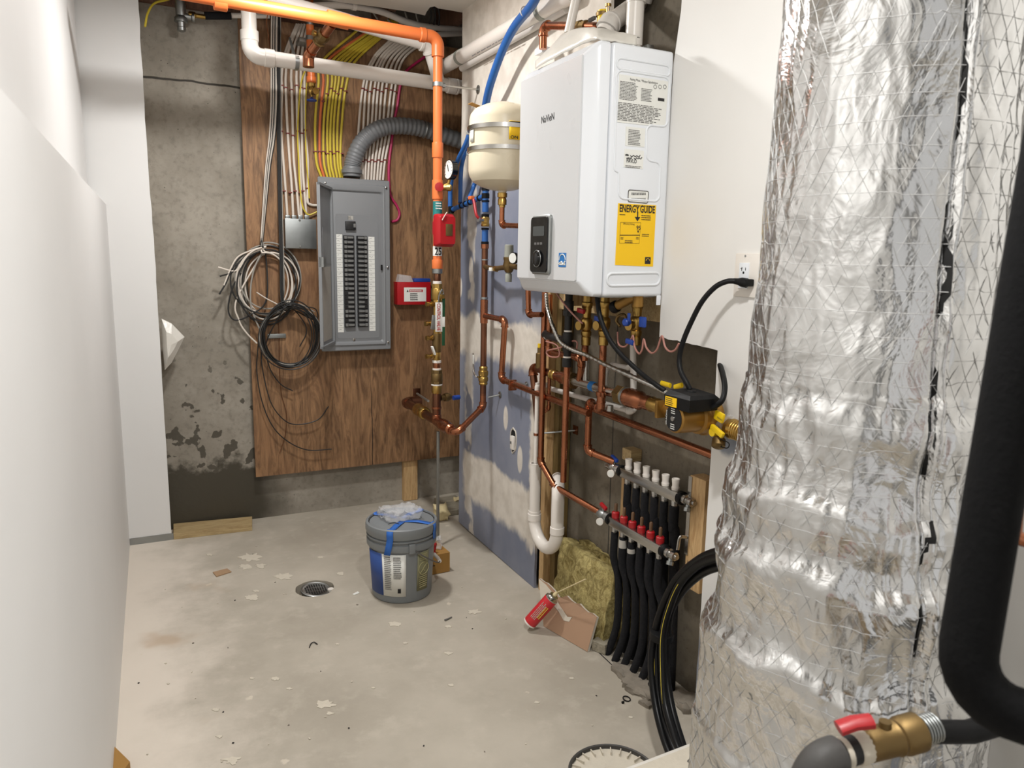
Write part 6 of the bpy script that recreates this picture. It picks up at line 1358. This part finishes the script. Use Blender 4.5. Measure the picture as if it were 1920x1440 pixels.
ztop = bh*.90 + .0275
def arcp(nm, mat, a0, a1, z0_, z1_, par, lab=None, n=10, off=.0008):
    vs3 = []
    rof = lambda z_: .1305 + (z_ - .012)/(bh*.72 - .012)*.0135 + off - .0015 + .001
    for i in range(n + 1):
        a_ = a0 + (a1 - a0)*i/n
        for z_2 in (z0_, z1_): vs3.append((bc.x + rof(z_2)*math.cos(a_), bc.y + rof(z_2)*math.sin(a_), z_2))
    o = part(nm, MB().add(vs3, [(2*i, 2*i + 2, 2*i + 3, 2*i + 1) for i in range(n)]), mat, par, lab); o.modifiers.new('t', 'SOLIDIFY').thickness = .0008; return o
ab = math.atan2(-bc.y, -bc.x)
lab_ = arcp('paper_label', 'paper', ab - .80, ab + .12, .035, .225, BU, 'white and blue paper label with small print')
arcp('blue_field', 'bucket_print', ab - 1.25, ab - .62, .035, .225, lab_, None, 8, .0016)
def ctext(z_, a_, n_, w_, sd, mt='ink_grey', lh=.0085):
    rr2 = .1305 + (z_ - .012)/(bh*.72 - .012)*.0135 + .003; o_ = V((bc.x + rr2*math.cos(a_), bc.y + rr2*math.sin(a_), z_)); return bars(o_, (-math.sin(a_ + .12), math.cos(a_ + .12), 0), (math.cos(a_)*.04, math.sin(a_)*.04, 1), w_, n_, lh, sd, depth=.0012)
part('print', ctext(.212, ab - .53, 18, .034, 3), 'ink_grey', lab_); part('print', ctext(.212, ab - .25, 12, .038, 4, 'ink'), 'ink', lab_)
mbq = MB()
for i in range(9): a_ = ab - .13 + i*.011; rr2 = .1345; mbq.box((bc.x + rr2*math.cos(a_) - .0006, bc.y + rr2*math.sin(a_) - .001, .052), (bc.x + rr2*math.cos(a_) + .0006, bc.y + rr2*math.sin(a_) + .001, .072))
part('barcode', mbq, 'ink', lab_)
simple('faded_print', (128, 126, 96), .5, var=.05); simple('print_line', (170, 164, 120), .5, var=.05)
warn = arcp('warning_print', 'faded_print', ab + .48, ab + .92, .05, .225, BU, 'faded yellow child warning pictogram')
am = ab + .70; cw_ = V((bc.x + .142*math.cos(am), bc.y + .142*math.sin(am), .150)); nw = V((math.cos(am), math.sin(am), 0)); uw = V((-math.sin(am), math.cos(am), 0))
part('pictogram', MB().ring(cw_, nw, .027, .0016, 28, 6).tube([cw_ + (uw + ZA)*.018, cw_ - (uw + ZA)*.018], .0014, 6).tube([cw_ + uw*.008 + ZA*.012, cw_ - uw*.004 - ZA*.004, cw_ + uw*.008 - ZA*.014], .0016, 6), 'print_line', warn)
part('pictogram_print', bars(cw_ + ZA*.062 - uw*.022 + nw*.001, uw, ZA, .045, 4, .008, 2, depth=.0008), 'print_line', warn); part('pictogram_print', bars(cw_ - ZA*.038 - uw*.022 + nw*-.003, uw, ZA, .045, 6, .009, 5, depth=.001), 'print_line', warn)
# blue tape strips across the lid
def tape(a_in, a_out, r_in, tail, wd2=.014, par=BU):
    p_in = bc + V((math.cos(a_in)*r_in, math.sin(a_in)*r_in, ztop + .001)); dr = V((math.cos(a_out), math.sin(a_out), 0)); p_e = bc + dr*.143 + ZA*(ztop + .009)
    path = [p_in, p_in.lerp(p_e, .5) + ZA*.001, bc + dr*.137 + ZA*(ztop + .001), p_e, bc + dr*.1565 + ZA*(ztop - .001), bc + dr*.1575 + ZA*(ztop - .022), bc + dr*.1545 + ZA*(ztop - .035)] + tail
    sidev = dr.cross(ZA); vs4 = []
    for p_ in path: vs4 += [p_ + sidev*wd2, p_ - sidev*wd2]
    o = part('tape_strip', MB().add(vs4, [(2*i, 2*i + 2, 2*i + 3, 2*i + 1) for i in range(len(path) - 1)]), 'blue_tape', par, 'blue masking tape strip'); o.modifiers.new('t', 'SOLIDIFY').thickness = .0008
dA = ab - .32; drA = V((math.cos(dA), math.sin(dA), 0))
tape(ab + .3, dA, .02, [bc + drA*.155 + ZA*(ztop - .06) - drA.cross(ZA)*-.004, bc + drA*.160 + ZA*(ztop - .10) + drA.cross(ZA)*.012])
dB = ab + 1.12; drB = V((math.cos(dB), math.sin(dB), 0)); tape(ab + .6, dB, .02, [bc + drB*.155 + ZA*(ztop - .065)])
tape(ab + 3, ab + 2.5, .02, []); tape(ab - 2.6, ab - 2.2, .03, [])
# wire handle with lug
lg = ab + .28; lo_ = bc + V((math.cos(lg)*.152, math.sin(lg)*.152, bh*.755))
part('handle_lug', MB().obox(lo_, (.008, .013, .020), Matrix.Rotation(lg, 3, 'Z'), .002), 'bucket_grey', BU)
hw = []
for i in range(13):
    t = i/12; a_ = lg + (PI*.98)*t; hw.append(bc + V((math.cos(a_)*(.154 + .012*math.sin(PI*t)), math.sin(a_)*(.154 + .012*math.sin(PI*t)), bh*.755 - .125*math.sin(PI*t))))
part('handle_wire', MB().tube(spline(hw, 4), .0028, 8), 'ink_grey', BU); part('handle_grip', MB().tube([hw[5], hw[6], hw[7]], .008, 12), 'pvc', BU)
# crumpled clear bag on the lid
def crumple(c, h, amp, freq, sd, res=16, rot=None):
    m = lump(c, h, rot or Matrix.Identity(3), amp, res, freq, sd); return m
solo('clear_bag', crumple(bc + V((.0, .025, ztop + .026)), (.078, .052, .018), .020, 26, 3, 12), 'clear_film', 'crumpled clear plastic bag lying on the bucket lid', 'plastic bag', ang=3)
solo('zip_tie', MB().tube(spline([bc + V((-.075, -.045, ztop + .006)), bc + V((-.05, -.05, ztop + .01)), bc + V((-.03, -.062, ztop + .006))]), .0015, 6), 'black_rubber', 'black zip tie offcut on the bucket lid', 'zip tie')
# cardboard box behind the bucket
cbp = W(838, 1074, z=0); CB = thing('cardboard_box', 'small brown cardboard box on the floor behind the bucket', 'box', cbp + V((-.03, .08, 0)))
rzc = Matrix.Rotation(.05, 3, 'Z'); cc = cbp + V((-.045, .085, .048))
part('carton', MB().obox(cc, (.058, .082, .046), rzc, .002), 'cardboard', CB, smooth=False); part('flap', MB().obox(cc + ZA*.047, (.058, .082, .001), rzc), 'cardboard', CB, smooth=False)
part('stamp', bars(cc + V((-.032, -.0865, -.004)), XA, ZA, .022, 1, .012, 4), 'ink', CB)
solo('red_bag', crumple(cc + V((-.030, -.045, .074)), (.026, .026, .024), .012, 40, 9, 8), 'red_plastic', 'red plastic packaging on the small cardboard box', 'packaging', ang=3)
solo('clear_cup', crumple(cc + V((.022, -.01, .074)), (.020, .022, .024), .010, 40, 4, 8), 'clear_film', 'crumpled clear film beside the red packaging', 'packaging', ang=3)
# foam lumps
for i, (px, py, s_) in enumerate(((827, 962, .062), (858, 940, .035))):
    solo('foam_lump', lump(W(px, py, z=s_*.75), (s_*.55, s_*.5, s_*.7), Matrix.Rotation(.4, 3, 'X'), s_*.35, 4, 16, 3 + i), 'foam_yellow', ['cream expanding foam lump on the floor beside the steel rod', 'small cream foam lump at the drywall corner'][i], 'foam', ang=3)
solo('floor_block', MB().box(W(842, 968, z=0) + V((0, 0, .001)), W(862, 950, z=0) + V((.02, .12, .035)), .004), 'lumber_grey', 'grey lumber offcut along the floor behind the drywall edge', 'wood block', smooth=False)
# drain
DN = thing('floor_drain', 'round slotted floor drain cover set in a rough hole', 'drain', DR + V((0, 0, -.04)))
dn = V((.06, -.1, 1)).normalized(); dc = DR + V((.004, .003, -.012))
part('collar', ln(dc - dn*.03, dn, [(0, .058), (.028, .060), (.030, .064), (.036, .064), (.038, .060), (.036, .056)], 40, ), 'zinc', DN)
part('grate', ln(dc + dn*.001, dn, [(0, .056), (.005, .056)], 36), 'pvc_grey', DN)
ux = (XA - dn*dn.x).normalized(); uy = dn.cross(ux)
for i in range(-4, 5):
    for j in (-1, 0, 1):
        if abs(i)*.0105 > .05: continue
        hl = math.sqrt(max(0, .050**2 - (i*.0105)**2)); q_ = dc + dn*.0064 + ux*(i*.0105) + uy*(j*hl*.62)
        if hl < .02: continue
        part('slot', MB().obox(q_, (.0028, hl*.24, .0006), Matrix((ux, uy, dn)).transposed()), 'gap_and_reflection_dark', DN, smooth=False)
part('pipe_stub', ln(DR + V((.066, -.022, -.045)), ZA, [(0, .014), (.04, .014)], 14), 'pvc', DN)
# floor bits
def flat(name, pxs, th, mat, lab, cat, parent=None):
    pts = [W(px, py, z=.001) for px, py in pxs]; m = MB().prism(pts, (0, 0, th))
    if parent is not None: return part(name, m, mat, parent, smooth=False)
    return solo(name, m, mat, lab, cat, smooth=False)
flat('cardboard_scrap', [(399, 1074), (426, 1067), (434, 1073), (406, 1082)], .004, 'cardboard_tan', 'flat tan cardboard scrap on the floor left of the drain', 'cardboard')
flat('cardboard_scrap', [(188, 1446), (215, 1416), (245, 1446), (220, 1480)], .03, 'cardboard', 'brown cardboard corner at the foot of the left wall', 'cardboard')
wst = [W(326, 1012, z=0), W(473, 995, z=0), W(473, 979, z=0), W(326, 993, z=0)]
solo('wood_strip', MB().prism([p_ + V((0, 0, .001)) for p_ in wst], (0, 0, .032)), 'lumber_h', 'pale wood strip lying along the base of the damp concrete', 'wood strip', smooth=False)
solo('screw', MB().tube([W(834, 1163, z=.004), W(847, 1157, z=.004)], .0028, 8, rs=[1.4, .9]), 'ink_grey', 'dark screw lying on the floor right of the bucket', 'screw')
tk = W(1175, 1310, z=.004); solo('cable_tie', MB().ring(tk, (0.1, -.15, 1), .0125, .002, 20, 6).obox(W(1168, 1317, z=.004), (.004, .003, .003)), 'black_rubber', 'black looped cable tie on the floor near the tubing', 'cable tie')
solo('wire_scrap', MB().tube(spline([W(580, 1214, z=.003), W(583, 1207, z=.004), (W(589, 1204, z=.004)), W(595, 1208, z=.003)]), .002, 6), 'ink', 'short black wire scrap in the middle of the floor', 'wire')
flat('paper_scrap', [(661, 1114), (671, 1109), (674, 1112), (664, 1116)], .001, 'paper', 'tiny white paper scrap between drain and bucket', 'paper')
rn2 = random.Random(11)
for px, py, s_ in ((468, 1045, 24), (460, 1063, 16), (489, 1061, 14), (529, 1081, 20), (470, 1121, 18), (480, 1108, 8), (609, 1321, 24), (637, 1076, 10), (739, 1170, 16), (889, 1147, 14), (841, 1175, 8), (841, 1225, 9), (517, 1273, 10), (542, 1291, 7), (619, 1338, 9), (404, 1331, 9), (411, 1381, 10), (435, 1425, 24), (472, 1272, 6), (392, 1040, 8), (632, 1208, 5), (1006, 1317, 7), (845, 1285, 8), (700, 1290, 5), (760, 1206, 6), (1072, 1272, 6), (1182, 1345, 6), (600, 1045, 7)):
    pts = []
    o_ = rn2.uniform(0, 9)
    for i in range(20):
        a_ = 2*PI*i/20; k_ = 1 + .8*mnoise.noise((math.cos(a_)*2.4 + o_, math.sin(a_)*2.4, o_)); pts.append(W(px + s_*.72*k_*math.cos(a_), py + s_*.30*k_*math.sin(a_), z=.0006))
    part('plaster_splat', MB().prism(pts, (0, 0, .0012)), 'plaster', floor, smooth=False)
for i in range(46):
    px, py = rn2.uniform(240, 1180), rn2.uniform(1020, 1430); p_ = W(px, py, z=.001)
    if abs(p_.x - bc.x) < .2 and abs(p_.y - bc.y) < .2 or p_.x < -.1 or p_.x > 1.4: continue
    part('debris', MB().obox(p_ + ZA*.001, (rn2.uniform(.001, .004), rn2.uniform(.001, .003), .001), Matrix.Rotation(rn2.uniform(0, 3), 3, 'Z')), rn2.choice(('ink', 'plaster', 'rubble', 'plaster')), floor, smooth=False)
# white bag tucked behind the pilaster edge
bgp = [W(px, py, y=4.03) for px, py in ((303, 598), (322, 607), (346, 632), (335, 655), (322, 680), (309, 694), (305, 650))]
gm = MB(); ctr = sum(bgp, V())/len(bgp) + V((0, -.035, 0))
ring2 = [p_.lerp(ctr, .5) + V((0, -.012 + .012*mnoise.noise(p_*30), .01*mnoise.noise(p_*25))) for p_ in bgp]; k = len(bgp)
gm.add(bgp + ring2 + [ctr] + [p_ + V((0, .03, 0)) for p_ in bgp], [(i, (i+1) % k, k + (i+1) % k, k + i) for i in range(k)] + [(k + i, k + (i+1) % k, 2*k) for i in range(k)] + [(i, (i+1) % k, 2*k+1 + (i+1) % k, 2*k+1 + i) for i in range(k)])
solo('plastic_bag', gm, 'white_film', 'crumpled white plastic bag poking out beside the pilaster', 'plastic bag', ang=.2)

# ================================================================== bottom edge and near right
lp_ = W(1150, 1446, z=.03); LD = thing('upturned_lid', 'dirty upturned white bucket lid lying on the floor', 'lid', V((lp_.x, lp_.y, 0)))
Rl = .128
part('lid_plate', ln(V((lp_.x, lp_.y, .002)), ZA, [(0, Rl - .01), (.012, Rl - .008), (.014, Rl - .012), (.010, Rl - .03), (.010, .02)], 48), 'plaster', LD)
part('rim', ln(V((lp_.x, lp_.y, .001)), ZA, [(0, Rl), (.024, Rl), (.026, Rl - .003), (.024, Rl - .007), (.004, Rl - .008)], 48, cap=False), 'rubber_dark', LD)
for i in range(24):
    a_ = 2*PI*i/24; d_ = V((math.cos(a_), math.sin(a_), 0)); part('rib', MB().obox(V((lp_.x, lp_.y, .016)) + d_*(Rl - .022), (.013, .0015, .005), Matrix.Rotation(a_, 3, 'Z')), 'plaster', LD, smooth=False)
part('center_boss', ln(V((lp_.x, lp_.y + .012, .011)), ZA, [(0, .026), (.006, .026), (.008, .023), (.005, .020), (.005, .005)], 24), 'plaster', LD)
bq = [W(1168, 1442, z=.16), W(1312, 1387, z=.16), W(1360, 1470, z=.16), W(1200, 1530, z=.16)]
BG = thing('plaster_bag', 'white stained plaster bag at the foot of the foil tank', 'bag', V((bq[0].x, bq[0].y, 0)))
ctrb = sum(bq, V())/4; bot = [V((p_.x, p_.y, .002)) for p_ in bq]
part('sack', loft([bot, [p_ - ZA*.02 for p_ in bq], bq, [p_.lerp(ctrb, .10) + ZA*.002 for p_ in bq]]), 'white_film', BG, ang=.3)
part('dusty_top', MB().prism([p_.lerp(ctrb, .16) + ZA*.0025 for p_ in bq], (0, 0, .001)), 'plaster', BG, smooth=False)
part('grey_patch', MB().prism([W(px, py, z=.1645) for px, py in ((1288, 1428), (1306, 1410), (1326, 1420), (1308, 1440))], (0, 0, .002)), 'zinc', BG, smooth=False)
# near black foam pipe
fp_ = [D(1990, 60, .74), D(1820, 1190, .74)]
NP = thing('foam_insulated_pipe', 'thick black foam insulated pipe close to the camera at the right', 'pipe', fp_[1])
vt = fp_[1].copy(); tq_ = D(1952, 400, .74); top_ = vt + (tq_ - vt)*2.2; vb_ = vt + (vt - tq_)*(.16)
part('foam_sleeve', MB().tube([top_, vb_, vb_ + V((.12, -.11, -.012))], .0265, 24, bend=.055), 'black_foam_near', NP)
part('copper_core', MB().tube([vb_ + V((.11, -.10, -.012)), vb_ + V((.20, -.18, -.02))], .011, 14), 'copper', NP)
cl_ = tubething('copper_tube', 'bent copper tube behind the near black insulated pipe', 'tube', [D(1934, 560, 1.0), D(1918, 800, 1.0), D(1902, 980, 1.0), D(1905, 1005, 1.0), D(1930, 1015, 1.0)], .010, 'copper')
# boiler drain at the tank foot
e0_, e1_, e2_, e3_, e4_ = D(1500, 1470, .98), D(1535, 1428, .98), D(1612, 1402, 1.0), D(1720, 1372, 1.02), D(1818, 1372, 1.04)
TV = thing('tank_drain_valve', 'brass tank drain valve with red lever and black iron elbow', 'valve', e1_)
part('iron_elbow', MB().tube([e0_ + ZA*-.03, e1_, e1_.lerp(e2_, .45)], .0255, 20, bend=.03), 'rubber_dark', TV); dd_ = (e3_ - e2_).normalized()
part('nipple', MB().tube([e1_.lerp(e2_, .3), e2_], .019, 18), 'black_iron', TV); part('thread_paste', ln(e1_.lerp(e2_, .55), dd_, [(0, .020), (.004, .021), (.008, .020)], 18), 'plaster', TV); part('thread_paste', ln(e2_ - dd_*.008, dd_, [(0, .020), (.004, .0225), (.02, .021)], 18), 'plaster', TV)
LV2 = (e3_ - e2_).length
part('body', ln(e2_, dd_, [(0, .019), (.01, .0215), (.03, .022), (LV2*.55, .0225), (LV2*.6, .0245), (LV2*.66, .0225), (LV2*.72, .026), (LV2, .026), (LV2 + .004, .021)], 20), 'brass_dull', TV)
for i in range(6): part('hose_thread', MB().ring(e3_ + dd_*(.004 + i*.0045), dd_, .0185, .0018, 18, 6), 'zinc', TV)
part('hose', MB().tube([e3_ + dd_*.0, e4_, e4_ + dd_*.1], .016, 16), 'black_rubber', TV)
lv0 = e2_.lerp(e3_, .40) + ZA*.024; part('lever_stem', MB().tube([lv0 - ZA*.02, lv0 + ZA*.006], .008, 12), 'brass_dull', TV)
part('lever', MB().tube([D(1572, 1366, .985), D(1600, 1356, .985), D(1634, 1352, .985)], .0085, 10, r2=.013), 'red_plastic', TV, 'red lever')
